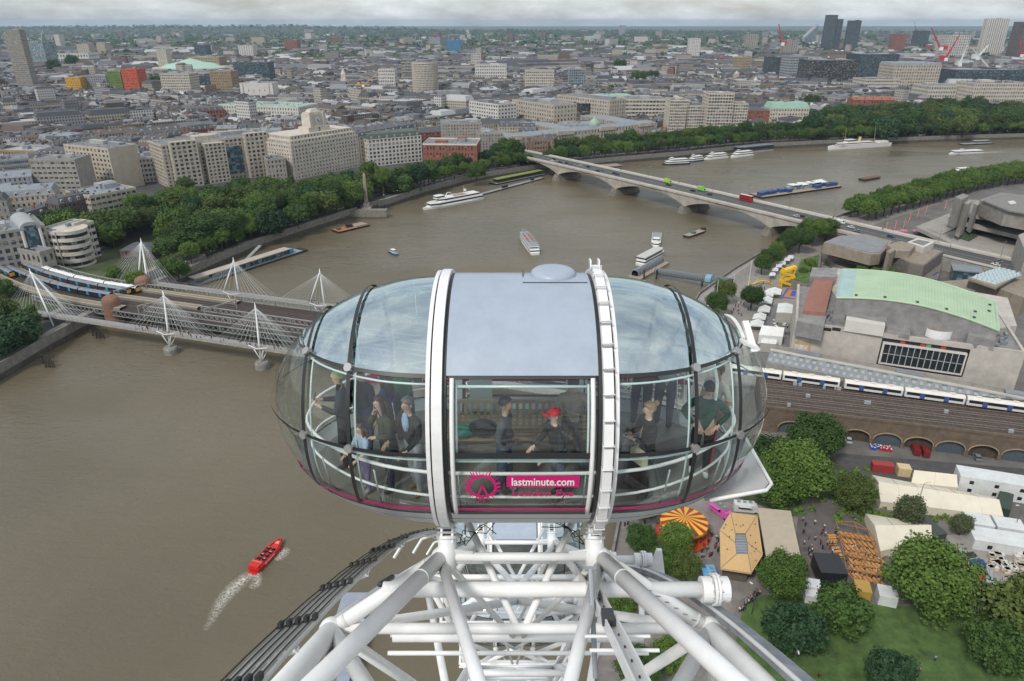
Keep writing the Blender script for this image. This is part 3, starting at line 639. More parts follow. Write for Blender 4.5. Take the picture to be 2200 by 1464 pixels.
NAVY=M('train_navy',(.022,.028,.055),.3,.1,1);TRW=M('train_white',(.74,.74,.72),.4,.06,.6);TRG=M('train_roof_grey',(.20,.22,.25),.5,.12,.5);SKYB=M('train_door_blue',(.03,.25,.45),.4,.05);TRY=M('train_yellow',(.70,.38,.03),.4,.05)
TGLASS=M('train_window',(.02,.022,.025),.15,.1)
def train(label,pts_s,tfun,z,roofm,bodym,doorm,ends=True,endm=None,w=2.75):
 """one train of carriages: pts_s are the joints along the line"""
 o=thing('train',label,'train',S(pts_s[0],tfun(pts_s[0]),z),0,'trains on the railway')
 for i in range(len(pts_s)-1):
  a,c=pts_s[i],pts_s[i+1];p,q=S(a,tfun(a),z),S(c,tfun(c),z);d=(q-p);L_=d.length-.6;d.normalize();nrm=Vector((-d.y,d.x,0));p=p+d*.3
  prof=[(-w/2,.9),(-w/2,2.9),(-w/2+.25,3.35),(-w/2+.75,3.65),(0,3.75),(w/2-.75,3.65),(w/2-.25,3.35),(w/2,2.9),(w/2,.9)]
  vs=[p+d*e+nrm*x+Vector((0,0,h)) for e in(0,L_) for x,h in prof];k=len(prof)
  b=MB();b.add(vs,[(j,j+1,k+j+1,k+j)[::-1] for j in(0,7)]+[tuple(range(k)),tuple(range(2*k-1,k-1,-1))]);car=b.build('carriage',bodym,o,world=True)
  b=MB();b.add(vs,[(j,j+1,k+j+1,k+j)[::-1] for j in range(1,7)]);rf=b.build('roof',roofm,o,world=True,smooth=True)
  b=MB()
  for e in range(3):b.box(p+d*(L_*(.2+.3*e))+Vector((0,0,3.82)),(1.6,1.1,.16),math.atan2(d.y,d.x))
  b.build('roof_vent',roofm,o,world=True,kind='stuff')
  for sg in(-1,1):
   b=MB();off=nrm*sg*(w/2+.012);b.hexa(*[[p+d*e0+off+nrm*sg*oo+Vector((0,0,h)) for oo,h in((0,1.75),(.012,1.75),(.012,2.85),(0,2.85))] for e0 in(.6,L_-.6)]);b.build('window_band',TGLASS,o,world=True)
   for fr in(.3,.7):
    b=MB();c0=p+d*(L_*fr)+off;b.hexa(*[[c0+d*e0+nrm*sg*oo+Vector((0,0,h)) for oo,h in((0,.95),(.03,.95),(.03,2.9),(0,2.9))] for e0 in(-.75,.75)]);b.build('door',doorm,o,world=True)
  if endm and i==len(pts_s)-2:
   b=MB();e=p+d*(L_+.02);b.hexa([e+nrm*x+Vector((0,0,h)) for x,h in((-1.2,1.0),(1.2,1.0),(1.2,2.7),(-1.2,2.7))],[e+d*.1+nrm*x+Vector((0,0,h)) for x,h in((-1.1,1.0),(1.1,1.0),(1.1,2.6),(-1.1,2.6))]);b.build('cab_front',endm,o,world=True)
 return o
train('long train with shining white roof curving out of the station over the bridge',[-160,-138,-116,-94,-72,-51],lambda s:cv(s,31.8),8.6,TRW,NAVY,SKYB,endm=TRY)
train('dark navy train standing beside the white roofed train at the platform',[-160,-138,-116,-94,-72,-53],lambda s:cv(s,28.2),8.6,TRG,NAVY,SKYB,endm=TRY)
train('navy train with yellow cab end nearest the brick bridge pier',[-164,-142,-120,-98,-77,-56],lambda s:cv(s,20.6),8.6,TRG,NAVY,SKYB,endm=TRY)
train('navy train with grey roof stopped short at the left edge platform',[-170,-150,-131],lambda s:cv(s,17.2),8.6,LEAD,NAVY,SKYB,endm=TRY)
# ------------------------------------------------------------------ vehicles
def car_meshes(col):
 b=MB();b.hexa([(-2.1,-.88,.35),(2.1,-.88,.35),(2.1,.88,.35),(-2.1,.88,.35)],[(-2.05,-.84,.95),(2.05,-.84,.82),(2.05,.84,.82),(-2.05,.84,.95)]);b.hexa([(-1.15,-.72,1.36),(.35,-.72,1.36),(.35,.72,1.36),(-1.15,.72,1.36)],[(-1.05,-.66,1.46),(.25,-.66,1.46),(.25,.66,1.46),(-1.05,.66,1.46)])
 body=b.mesh('body',paint(col,.3));b=MB();b.hexa([(-1.75,-.80,.9),(1.05,-.80,.84),(1.05,.80,.84),(-1.75,.80,.9)],[(-1.15,-.71,1.37),(.35,-.71,1.37),(.35,.71,1.37),(-1.15,.71,1.37)]);gl=b.mesh('windows',TGLASS)
 return body,gl
def wheel_mesh():b=MB();b.tube((0,-.11,0),(0,.11,0),.33,10);return b.mesh('wheel',BLACK)
WM=wheel_mesh();CARM={}
def car(p,rz,cname,col,where,group,van=False):
 if cname+str(van) not in CARM:
  if van:
   b=MB();b.hexa([(-2.6,-.95,.4),(2.6,-.95,.4),(2.6,.95,.4),(-2.6,.95,.4)],[(-2.6,-.92,2.3),(1.4,-.92,2.3),(1.4,.92,2.3),(-2.6,.92,2.3)]);g=MB();g.hexa([(1.5,-.8,1.35),(2.25,-.82,1.25),(2.25,.82,1.25),(1.5,.8,1.35)],[(1.42,-.75,2.1),(1.6,-.75,2.0),(1.6,.75,2.0),(1.42,.75,2.1)]);CARM[cname+'True']=(b.mesh('body',paint(col,.35)),g.mesh('windows',TGLASS))
  else:CARM[cname+'False']=car_meshes(col)
 o=thing('van' if van else 'car',f'{cname} {"van" if van else "car"} {where}','van' if van else 'car',p,rz,group)
 bo,gl=CARM[cname+str(van)];link('body',bo,o);link('windows',gl,o)
 for x in(-1.35,1.35):
  for y in(-.82,.82):link('wheel',WM,o,(x,y,.33))
 return o
 # ------------------------------------------------------------------ concrete road bridge
BP=[Vector((*G(1195.4,387.5).xy,0)),Vector((*G(1318.6,420.3).xy,0)),Vector((*G(1465.9,458.1).xy,0)),Vector((*G(1647.9,505.2).xy,0))]
BD=(BP[0]-BP[3]).normalized();BN=Vector((BD.y,-BD.x,0));SPAN=(BP[0]-BP[3]).length/3
def Bp(s,t,z):p=BP[3]+BD*s+BN*t;return Vector((p.x,p.y,z))
BRZ=math.atan2(BD.y,BD.x)
def bz(s):return 13.3+1.2*max(0,1-((s-SPAN*1.5)/(SPAN*3))**2)
br=thing('road_bridge','long pale concrete road bridge with five shallow arches carrying traffic over the river','bridge',Bp(0,0,0))
BST=M('bridge_stone',(.40,.365,.315),.85,.25,.18,bump=.1,detail=8)
def soffit(s):
 if s<-SPAN*.98 or s>SPAN*3.98:return bz(s)-2.2
 u=((s/SPAN)%1.0);return 4.6+(bz(s)-2.6-4.6)*(1-(2*u-1)**2)**.85
b=MB();ss=[-SPAN+SPAN*5*i/90 for i in range(91)];m=len(ss);vs=[]
for s in ss:
 zb,zt=soffit(s),bz(s);vs+=[Bp(s,1.4,zb),Bp(s,.9,max(zb,zt-1.6)),Bp(s,.2,zt-1.2),Bp(s,.2,zt),Bp(s,25.2,zt),Bp(s,25.2,zt-1.2),Bp(s,24.5,max(zb,zt-1.6)),Bp(s,24,zb)]
b.add(vs,[(i*8+k,i*8+(k+1)%8,(i+1)*8+(k+1)%8,(i+1)*8+k) for i in range(m-1) for k in range(8)]);b.build('arch_deck',BST,br,world=True)
for i in range(4):
 s=SPAN*i;b=MB();b.frustum([Bp(s-4.5,-1,0)[:2],Bp(s-3,-4,0)[:2],Bp(s+3,-4,0)[:2],Bp(s+4.5,-1,0)[:2],Bp(s+4.5,27,0)[:2],Bp(s+3,30,0)[:2],Bp(s-3,30,0)[:2],Bp(s-4.5,27,0)[:2]],-1.5,[Bp(s-2.6,0,0)[:2],Bp(s-2,-1,0)[:2],Bp(s+2,-1,0)[:2],Bp(s+2.6,0,0)[:2],Bp(s+2.6,25,0)[:2],Bp(s+2,26,0)[:2],Bp(s-2,26,0)[:2],Bp(s-2.6,25,0)[:2]],5.0);b.build('pier',M('pier_stone',(.16,.145,.12),.9,.4,.3),br,world=True)
def bstrip(name,t0,t1,dz,s0,s1,mat,par=None,step=8,h=0.0):
 b=MB();k=max(2,int((s1-s0)/step));q=[s0+(s1-s0)*i/k for i in range(k+1)];m=len(q)
 if h:
  for i in range(k):b.hexa([Bp(q[i],t0,bz(q[i])+dz),Bp(q[i],t1,bz(q[i])+dz),Bp(q[i],t1,bz(q[i])+dz+h),Bp(q[i],t0,bz(q[i])+dz+h)],[Bp(q[i+1],t0,bz(q[i+1])+dz),Bp(q[i+1],t1,bz(q[i+1])+dz),Bp(q[i+1],t1,bz(q[i+1])+dz+h),Bp(q[i+1],t0,bz(q[i+1])+dz+h)])
 else:b.add([Bp(s,t0,bz(s)+dz) for s in q]+[Bp(s,t1,bz(s)+dz) for s in q],[(m+i,m+i+1,i+1,i) for i in range(m-1)])
 return b.build(name,mat,par,world=par is not None)
S0,S1=-215,SPAN*4+30
BPV=M('bridge_pavement',(.36,.33,.29),.88,.18,.4)
bstrip('roadway',4.4,21,.01,S0,S1,ASPH,br);bstrip('pavement',.6,4.4,0,S0,S1,BPV,br,h=.14);bstrip('pavement',21,24.8,0,S0,S1,BPV,br,h=.14)
bstrip('parapet',.2,.6,0,S0,S1,M('parapet',(.55,.52,.47),.8,.12,.3),br,h=1.0);bstrip('parapet',24.8,25.2,0,S0,S1,MATS['parapet'],br,h=1.0)
LINE=M('road_paint',(.6,.6,.57),.7,.15,2)
bstrip('lane_line',12.6,12.8,.02,S0,S1,LINE,br);bstrip('bus_lane_line',7.9,8.02,.02,S0,S1,LINE,br)
b=MB();
for t0,t1 in((.2,25.2),):b.hexa([Bp(S0,t0,3),Bp(S0,t1,3),Bp(-SPAN,t1,3),Bp(-SPAN,t0,3)],[Bp(S0,t0,bz(S0)-.7),Bp(S0,t1,bz(S0)-.7),Bp(-SPAN,t1,bz(-SPAN)-.7),Bp(-SPAN,t0,bz(-SPAN)-.7)])
b.build('approach_ramp',CONC,br,world=True)
LAMPG=M('lamp_grey',(.13,.14,.14),.5,.1)
b=MB();b.path([(0,0,0),(0,0,7.5),(0,.3,8.2),(0,1.3,8.4)],[.11,.07,.06,.05],6);LP=b.mesh('pole',LAMPG,True);b=MB();b.box((0,1.5,8.38),(.3,.8,.14));LH=b.mesh('lamp_head',M('lamp_glass',(.6,.6,.58),.3,.05))
def lamp(p,rz,label,group):o=thing('street_lamp',label,'street lamp',p,rz,group);link('pole',LP,o);link('lamp_head',LH,o);return o
for i in range(15):s=-130+i*33;lamp(Bp(s,24.4,bz(s)+.14),BRZ-math.pi,'slim grey street lamp standing along the road bridge parapet','street lamps on the road bridge')
cc=[('black',(.02,.02,.022)),('white',(.7,.7,.7)),('grey',(.2,.21,.22)),('silver',(.45,.46,.47)),('dark blue',(.02,.04,.12))]
for i,(px,py,ci) in enumerate(((1203,350,0),(1186,347,1),(1226,354,2),(1247,358,3),(1264,360,0),(1284,369,0),(1296,368,2),(1319,374,0),(1326,377,4),(1436,400,0),(1488,412,0),(1524,420,0),(1711,466,3),(1722,466,0),(1828,489,1),(1842,497,2),(1914,508,4),(2140,567,1),(2146,560,2),(1190,343,0),(1217,352,0))):
 p=G(px,py,14.2);d=p-BP[3];s,t=d.dot(BD),d.dot(BN);t=min(19.5,max(6,t));p=Bp(s,t,bz(s)+.02);away=t<12.6
 car(p,BRZ if away else BRZ+math.pi,cc[ci][0],cc[ci][1],['driving on the road bridge','crossing the road bridge beside the median'][0],'cars on the road bridge')
car(Bp(SPAN*4+5,7,bz(SPAN*4)+.02),BRZ,'white',(.7,.7,.7),'arriving at the far end of the road bridge','vans on the road bridge',van=True)
car(Bp(-40,17,bz(-40)+.02),BRZ+math.pi,'white',(.7,.7,.7),'on the road bridge above the riverside trees','vans on the road bridge',van=True)
p=Bp(33,18,bz(33)+.02)
bus=thing('double_decker_bus','red double decker bus crossing the concrete road bridge','bus',p,BRZ+math.pi);BUSR=M('bus_red',(.42,.012,.02),.3,.05)
b=MB();b.box((0,0,2.35),(10.2,2.5,3.9));b.build('body',BUSR,bus);b=MB();b.box((0,0,4.35),(10.0,2.3,.14));b.build('roof',M('bus_roof',(.62,.6,.58),.5,.1),bus)
for zc in(1.75,3.45):
 for s in(-1,1):b=MB();b.box((-.2,s*1.26,zc),(8.8,.05,.75));b.build('window_row',TGLASS,bus)
 b=MB();b.box((5.11,0,zc),(.05,2.1,.8));b.build('windscreen',TGLASS,bus)
b=MB();b.box((.4,1.285,2.6),(5.4,.03,.7));b.build('advert_panel',M('advert',(.55,.15,.35),.5,.3,2),bus)
for x in(-3,3):
 for y in(-1.15,1.15):b=MB();b.tube((x,y-.14,.48),(x,y+.14,.48),.48,12);b.build('wheel',BLACK,bus)
for s_,nm,col in((73,'bright green',(.20,.52,.08)),(107,'lime green',(.30,.55,.06))):
 t_=thing('box_truck',f'{nm} box truck {"ahead of the red bus" if s_ == 73 else "behind a dark car"} on the road bridge','truck',Bp(s_,17.5,bz(s_)+.02),BRZ+math.pi,'green trucks on the road bridge')
 b=MB();b.box((-.8,0,2.2),(5.0,2.3,2.6));b.build('cargo_box',paint(col),t_);b=MB();b.hexa([(1.8,-1.05,.6),(3.4,-1.05,.6),(3.4,1.05,.6),(1.8,1.05,.6)],[(1.8,-1.0,2.5),(2.9,-1.0,2.5),(2.9,1.0,2.5),(1.8,1.0,2.5)]);b.build('cab',paint(col),t_)
 b=MB();b.box((3.2,0,1.9),(.25,1.8,.7));b.build('windscreen',TGLASS,t_)
 for x in(-2.3,2.5):
  for y in(-1,1):link('wheel',WM,t_,(x,y,.35))
for i in range(44):s=rp.uniform(-120,300);PED.append((Bp(s,rp.choice((rp.uniform(1,4),rp.uniform(21.5,24.3))),bz(s)+.14),'road bridge'))
# ------------------------------------------------------------------ the city on the far bank
FOOT=[]
rc=random.Random(21)
def facade(w,g,ax,x0,y0,L_,z0,h,floors,bays,ww,wh,sill,sgn):
 """wall grid: spandrels and piers standing proud of the glazing. ax 'x': runs along x at y0; 'y': along y at x0; sgn = outward"""
 fh=h/floors;bw=L_/bays;pw=bw*(1-ww);T1,T2=.34,.30
 def put(a0,a1,zz0,zz1,th):
  if zz1-zz0<.02:return
  if ax=='x':y1=y0+sgn*0;w.b2(x0+a0,x0+a1,min(y0,y0-sgn*th),max(y0,y0-sgn*th),zz0,zz1)
  else:w.b2(min(x0,x0-sgn*th),max(x0,x0-sgn*th),y0+a0,y0+a1,zz0,zz1)
 y0+=sgn*0
 for j in range(floors+1):
  lo=z0 if j==0 else z0+(j-1)*fh+(sill+wh)*fh;hi=z0+j*fh+sill*fh if j<floors else z0+h
  if ax=='x':w.b2(x0,x0+L_,min(y0-sgn*.04,y0-sgn*T1),max(y0-sgn*.04,y0-sgn*T1),lo,hi)
  else:w.b2(min(x0-sgn*.04,x0-sgn*T1),max(x0-sgn*.04,x0-sgn*T1),y0+.36,y0+L_-.36,lo,hi)
 for i in range(bays+1):
  c=i*bw;a0,a1=max(0,c-pw/2),min(L_,c+pw/2)
  if i==0:a0,a1=0,max(.36,pw*.75)
  if i==bays:a0,a1=L_-max(.36,pw*.75),L_
  if ax=='y':a0,a1=max(a0,.36),min(a1,L_-.36)
  put(a0,a1,z0,z0+h-.004,T2+.04)
def bldg(name,label,A,B,h,d,wall,glass,floors,bays,roof='flat',rm=None,ww=.5,wh=.52,sill=.24,sb=None,cat='building',group=None,base=GZ,mh=3.5,plant=2,chim=0,back=False,dorm=True,parapet=.9,rng=None,trim=None,solid=()):
 rng=rng or rc;A,B=Vector((A[0],A[1],base)),Vector((B[0],B[1],base));u=B-A;w=u.length;rz=math.atan2(u.y,u.x)
 o=thing(name,label,cat,A,rz,group);FOOT.append((A+u/2+Vector((-u.y,u.x,0)).normalized()*d/2,math.hypot(w,d)/2,(A.copy(),w,d,rz)))
 sb=sb or max(1,round(bays*d/w))
 wb,gb=MB(),MB()
 gb.b2(.3,w-.3,.3,d-.05,-.5,h-.05)
 facade(wb,gb,'x',0,0,w,0,h,floors,bays,ww,wh,sill,-1)
 cx=(A+u/2)
 for side,x0,sg in(('l',0,-1),('r',w,1)):
  if side in solid:wb.b2(x0 if sg<0 else x0-.34,x0+.34 if sg<0 else x0,.36,d,0,h)
  else:facade(wb,gb,'y',x0,0,d,0,h,floors,sb,ww,wh,sill,sg)
 wb.b2(.36,w-.36,d-.34,d,0,h)
 for zc_ in(h-.45,h*.78 if floors>4 else h*.3,4.2 if floors>3 else.4):wb.b2(-.16,w+.16,-.16,.02,zc_,zc_+.34);wb.b2(-.16,-.01,.03,d,zc_+.01,zc_+.33);wb.b2(w+.01,w+.16,.03,d,zc_+.01,zc_+.33)
 wo_=wb.build('wall',wall,o);gb.build('glazing',glass,o)
 rm=rm or ROOFG;b=MB()
 if roof=='flat':
  b.b2(.3,w-.3,.3,d-.3,h-.05,h+.12);r_=b.build('roof',rm,o);p=MB()
  p.b2(0,w,0,.3,h,h+parapet);p.b2(0,w,d-.3,d,h,h+parapet);p.b2(0,.3,.303,d-.303,h,h+parapet);p.b2(w-.3,w,.303,d-.303,h,h+parapet);p.build('parapet',trim or wall,o)
  for i in range(plant):
   a,c,e=rng.uniform(.12,.38)*w,rng.uniform(.15,.4)*d,rng.uniform(1.4,3.4);x,y=rng.uniform(.05*w,w*.95-a),rng.uniform(.25*d,d*.95-c);p=MB();p.b2(x,x+a,y,y+c,h+.1,h+.1+e);p.build('rooftop_plant',rng.choice((GREYW,wall,ROOFL,LEAD)),r_)
  if plant:
   p=MB()
   for i in range(int(w*d/70)+2):x,y=rng.uniform(1,max(1.1,w-2)),rng.uniform(1,max(1.1,d-2));a=rng.uniform(.5,1.6);p.box((x,y,h+.1+a*.4),(a*rng.uniform(.7,1.6),a,a*.8),rng.uniform(0,1))
   p.build('roof_units',rng.choice((LEAD,ROOFL,DARK)),r_,kind='stuff')
 elif roof=='mansard':
  i=mh*.45;b.frustum([(.1,.1),(w-.1,.1),(w-.1,d-.1),(.1,d-.1)],h,[(i,i),(w-i,i),(w-i,d-i),(i,d-i)],h+mh);r_=b.build('roof',rm,o)
  if dorm:
   p,gl=MB(),MB();nb=max(2,bays//2*1)
   for k in range(nb):x=w*(k+.5)/nb;p.b2(x-.75,x+.75,.25,1.6,h+.35,h+2.5);gl.b2(x-.5,x+.5,.21,.24,h+.6,h+2.2)
   p.build('dormers',trim or WHITEW,r_,kind='stuff');gl.build('dormer_glass',glass,r_,kind='stuff')
  if plant:
   p=MB()
   for k in range(3):a=rng.uniform(1.5,4);x,y=rng.uniform(i+.5,max(i+.6,w-i-a)),rng.uniform(i+.5,max(i+.6,d-i-a));p.b2(x,x+a,y,y+a*.7,h+mh,h+mh+rng.uniform(.8,2.2))
   p.build('roof_units',LEAD,r_,kind='stuff')
 else:
  e=mh;b.add([(0,0,h),(w,0,h),(w,d,h),(0,d,h),((d/2 if roof=='hip' and w>d else(w/2 if roof=='hip' else 0)),d/2,h+e),((w-d/2 if roof=='hip' and w>d else(w/2+.01 if roof=='hip' else w)),d/2,h+e)],[(0,1,5,4),(1,2,5),(2,3,4,5),(3,0,4),(3,2,1,0)]);r_=b.build('roof',rm,o)
  if dorm and roof=='gable':
   p=MB();nb=max(2,bays//3)
   for k in range(nb):x=w*(k+.5)/nb;p.b2(x-.6,x+.6,d*.12,d*.32,h+e*.2,h+e*.72)
   p.build('dormers',trim or wall,r_,kind='stuff')
 if chim:
  for k in range(chim):x=w*(k+.5+rng.uniform(-.2,.2))/chim;y=d*rng.uniform(.35,.6);p=MB();zt=h+(mh if roof!='flat' else 0);p.b2(x-.4,x+.4,y-1.1,y+1.1,h,zt+rng.uniform(1.0,2.0));p.build('chimney',rng.choice((BRICKB,BRICKR,BRICKY)),r_)
 return o,r_
def TT(A,B,h):return G(A[0],A[1],GZ+h),G(B[0],B[1],GZ+h)
def tower(x0,x1,yb,yt,d,label,wall,glass,floors,bays,name='tower_block',cat='tower',**k):
 zb=GZ+(14 if yb<235 else 0);A,B=G(x0,yb,zb),G(x1,yb,zb);h=ZT(yt,A.y)-GZ;return bldg(name,label,A,B,h,d,wall,glass,floors,bays,cat=cat,**k)
 # --- riverside blocks, left to right
A,B=TT((-60,352),(60,342),26);bldg('office_block','long low grey office block with ribbon windows at the left edge',A,B,26,30,GREYW,GLASSB,7,26,ww=.8,wh=.45)
A,B=TT((62,345),(160,345),30);bldg('office_slab','pale concrete slab block with dark glass strip behind the station',A,B,30,22,STONED,GLASSD,8,9,solid=('r',),ww=.72,wh=.4)
A,B=TT((136,312),(232,322),33);bldg('stone_office_block','cream stone office block with tall ribbed side wall above brick terraces',A,B,33,26,CREAM,GLASSD,9,12,solid=('r',))
A,B=TT((262,345),(345,338),20);bldg('white_office','low white office with grey glazed attic between brown rooftops',A,B,20,24,WHITEW,GLASSD,5,10,rm=LEAD,ww=.6)
A,B=TT((192,424),(292,405),22);bldg('terrace_office','white concrete block with stepped terraces beside the garden trees',A,B,22,30,STONE,GLASSD,6,9,ww=.78,wh=.45,rm=LEAD)
A,B=TT((126,440),(196,425),20);bldg('brick_terrace','tall red brown brick terrace with slate roof left of the stepped white block',A,B,20,14,BRICKD,GLASSD,5,8,'mansard',SLATE,chim=3)
A,B=TT((55,472),(128,448),14);bldg('brick_terrace','low brick row with slate mansard beyond the station',A,B,14,12,BRICKB,GLASSD,4,7,'mansard',SLATE,chim=3)
H1=36;A,B=TT((352,322),(578,298),H1-4);u=(B-A).normalized();v=Vector((-u.y,u.x,0));Ld=(B-A).length
deco=bldg('art_deco_block','pale art deco block with projecting towers and dark glass bay behind the park trees',A+v*6,B+v*6,H1-2,34,STONE,GLASSD,11,24,ww=.58,wh=.55)[0]
for f0,f1,hh in((.06,.30,H1+1),(.36,.56,H1-3),(.76,.99,H1+2)):
 w_=Ld*(f1-f0);b,g=MB(),MB();x0=Ld*f0
 facade(b,g,'x',x0,-6,w_,0,hh,11,5,.6,.58,.22,-1)
 for xx,sg in((x0,-1),(x0+w_,1)):facade(b,g,'y',xx,-6,6,0,hh,11,2,.45,.5,.25,sg)
 b.b2(x0+.36,x0+w_-.36,-5.6,.2,hh-.6,hh);b.b2(x0+.36,x0+w_-.36,-.3,.2,H1-2,hh);g.b2(x0+.3,x0+w_-.3,-5.7,-.05,-.5,hh-.1);b.build('corner_tower',STONE,deco);g.build('tower_glazing',GLASSD,deco)
b=MB();b.b2(Ld*.585,Ld*.735,-.4,-.05,5,H1-8);b.build('glass_bay',GLASSB,deco)
H2=36;A,B=TT((622,296),(768,274),H2);u=(B-A).normalized();v=Vector((-u.y,u.x,0));L2=(B-A).length
clk,rf=bldg('clock_tower_block','huge cream stone block with a stepped clock tower on its roof',A,B,H2-7,38,STONEW,GLASSD,9,22,ww=.4,wh=.48,plant=0)
for i0,z0,z1 in((1.6,H2-7,H2-3.4),(3.6,H2-3.4,H2+.2)):
 b,g=MB(),MB();facade(b,g,'x',i0,i0,L2-2*i0,z0,z1-z0,1,20,.4,.5,.25,-1);facade(b,g,'y',i0,i0,34-i0,z0,z1-z0,1,14,.4,.5,.25,-1);facade(b,g,'y',L2-i0,i0,34-i0,z0,z1-z0,1,14,.4,.5,.25,1);b.b2(i0+.4,L2-i0-.4,i0+.4,36,z1-.4,z1-.02);g.b2(i0+.3,L2-i0-.3,i0+.3,35.9,z0-.2,z1-.2);b.build('attic_storey',STONEW,clk);g.build('attic_glazing',GLASSD,clk)
def stack(o,par,cx,cy,sizes,mat,name='tower_stage'):
 for(wx,wy,z0,z1,tp) in sizes:b=MB();b.box((cx,cy,(z0+z1)/2),(wx,wy,z1-z0),top=tp);b.build(name,mat,par)
tx=L2*.50
stack(clk,clk,tx,14,((24,14,H2+.1,H2+4.5,1),(18,11,H2+4.5,H2+15.5,.97),(15,9,H2+15.5,H2+16.8,1),(11,7,H2+16.8,H2+18.4,.8),(8,5,H2+18.4,H2+19.4,.75)),STONEW)
for xx in(-7.6,7.6):stack(clk,clk,tx+xx,8.6,((3,2,H2+4.5,H2+17,.9),),STONEW,'tower_buttress')
b=MB();n=40;cy_=8.35;cz=H2+10.4
b.add([(tx+4.2*math.cos(2*math.pi*i/n),cy_,cz+4.2*math.sin(2*math.pi*i/n)) for i in range(n)],[tuple(range(n))]);cf=b.build('clock_face',M('clock_face',(.62,.59,.54),.7,.05),clk)
for i in range(12):
 t_=2*math.pi*i/12;b=MB();c=(tx+3.5*math.cos(t_),cy_-.06,cz+3.5*math.sin(t_));dv=Vector((math.cos(t_),0,math.sin(t_)));b.beam(Vector(c)-dv*.5,Vector(c)+dv*.5,.1,.45);b.build('hour_mark',BLACK,cf)
for ang,l,wd in((R(-75),2.1,.5),(R(-40),3.2,.35)):b=MB();dv=Vector((math.cos(ang),0,math.sin(ang)));c=Vector((tx,cy_-.12,cz));b.beam(c-dv*.5,c+dv*l,.1,wd);b.build('clock_hand',BLACK,cf)
b=MB();b.b2(tx-.9,tx+.9,6.9,7.02,H2+.6,H2+4);b.build('tower_arch_window',GLASSD,clk)
Aw,Bw=TT((556,285),(620,301),H2-4);uw=(Bw-Aw)
bldg('clock_block_wing','long receding cream wing with blue grey roof joined left of the clock block',Aw,Bw+Vector((-3,0,0)),H2-5,20,STONEW,GLASSD,10,20,ww=.42,wh=.48,rm=LEAD,plant=1)
A,B=TT((572,345),(613,342),19);bldg('stone_house','small grey stone block squeezed between the deco block and the clock block',A,B,19,18,STONED,GLASSD,5,5,ww=.4)
A,B=TT((790,301),(905,291),25);bldg('white_grid_hotel','white gridded hotel block with dark window squares and green slate mansard',A,B,25,24,WHITEW,GLASSD,7,14,'mansard',M('green_slate',(.075,.095,.075),.6,.2,.5),ww=.62,wh=.6,sill=.2,mh=4.5)
A,B=TT((742,300),(788,303),24);bldg('cream_hotel_wing','narrow cream hotel wing between the clock block and white grid block',A+Vector((6,6,0)),B+Vector((-2,6,0)),24,26,CREAM,GLASSD,7,5,'mansard',SLATE)
A,B=TT((770,283),(900,262),32);bldg('hotel_block','dark mansard hotel block rising behind the white grid block',A,B,27,30,CREAM,GLASSD,7,16,'mansard',SLATE,chim=6)
A,B=TT((908,312),(1024,313),24);bldg('red_brick_institute','red brick institute with white stone trim and flat roof by the river trees',A,B,24,36,BRICKR,GLASSD,4,17,ww=.42,wh=.6,trim=WHITEW,plant=3,parapet=1.4)
A,B=G(952,338,GZ),G(1036,336,GZ);bldg('stone_corner_block','tall grey stone office block left of the bridge end',A,B,ZT(268,A.y)-GZ,34,STONED,GLASSD,11,14,ww=.42,wh=.5,plant=3)
A,B=G(1030,348,GZ),G(1082,346,GZ);bldg('stone_corner_block','stepped grey stone block next to the bridge end trees',A,B,ZT(290,A.y)-GZ,22,STONED,GLASSD,10,8,ww=.42,wh=.5)
H3=21;A,B=TT((1090,297),(1412,264),H3);u=(B-A).normalized();v=Vector((-u.y,u.x,0));L3=(B-A).length
pal,rf=bldg('courtyard_palace','long pale neoclassical palace with columns facing the river trees',A,B,H3,16,STONE,GLASSD,4,46,'hip',LEAD,ww=.38,wh=.5,mh=3,dorm=False)
for f in(.0,.30,.58,.86):
 b=MB();x0=f*L3;x1=x0+(.10 if f else.08)*L3;b.b2(x0,x1,-1.6,-.05,0,8);b.b2(x0,x1,-1.8,-.05,18.5,H3+1.6)
 b.build('portico',STONE,pal)
 for k in range(6):b=MB();b.lathe([(.62,8),(.5,18.5)],(x0+(x1-x0)*(k+.5)/6,-1.0,0),8);b.build('column',STONE,pal)
dm=MB();dm.lathe([(5.2,H3),(5.2,H3+3.5)],(L3*.585,10,0),18);dm.build('drum',STONE,pal)
dm=MB();dm.lathe([(5.4,H3+3.5),(5.0,H3+5.6),(3.9,H3+7.4),(2.2,H3+8.7),(1.0,H3+9.2),(1.0,H3+11),(0,H3+12.2)],(L3*.585,10,0),18);dm.build('dome',COPPER,pal,smooth=True)
for k,(x0,x1,y0,y1) in enumerate(((4,24,16.4,110),(L3*.42,L3*.42+18,16.4,95),(L3-24,L3-2,16.4,110))):
 P0=A+u*x0+v*y1;P1=A+u*x0+v*y0
 bldg('palace_wing',['left','middle','right'][k]+' stone wing of the courtyard palace running back from the river front',A+u*x0+v*y0,A+u*x1+v*y0,H3-1,y1-y0,STONE,GLASSD,4,6,'hip',LEAD,ww=.4,mh=3,sb=26)
bldg('palace_back_wing','rear stone range of the courtyard palace with slate roof',A+u*25+v*97,A+u*(L3*.41)+v*97,H3,14,STONE,GLASSD,4,20,'hip',SLATE,ww=.4,mh=4)
tower(1433,1472,300,217,30,'leftmost gridded office tower of the riverside cluster behind trees',STONEW,GLASSD,13,10,ww=.72,wh=.62)
tower(1467,1522,300,229,28,'low gridded office tower standing in front of its taller twins',STONEW,GLASSD,11,11,ww=.75,wh=.64)
tower(1513,1566,303,203,28,'tallest white gridded office tower of the riverside cluster',STONEW,GLASSD,15,9,ww=.78,wh=.62)
tower(1566,1598,302,225,26,'right hand gridded office tower beside the red brick house',STONEW,GLASSD,12,6,ww=.74,wh=.62)
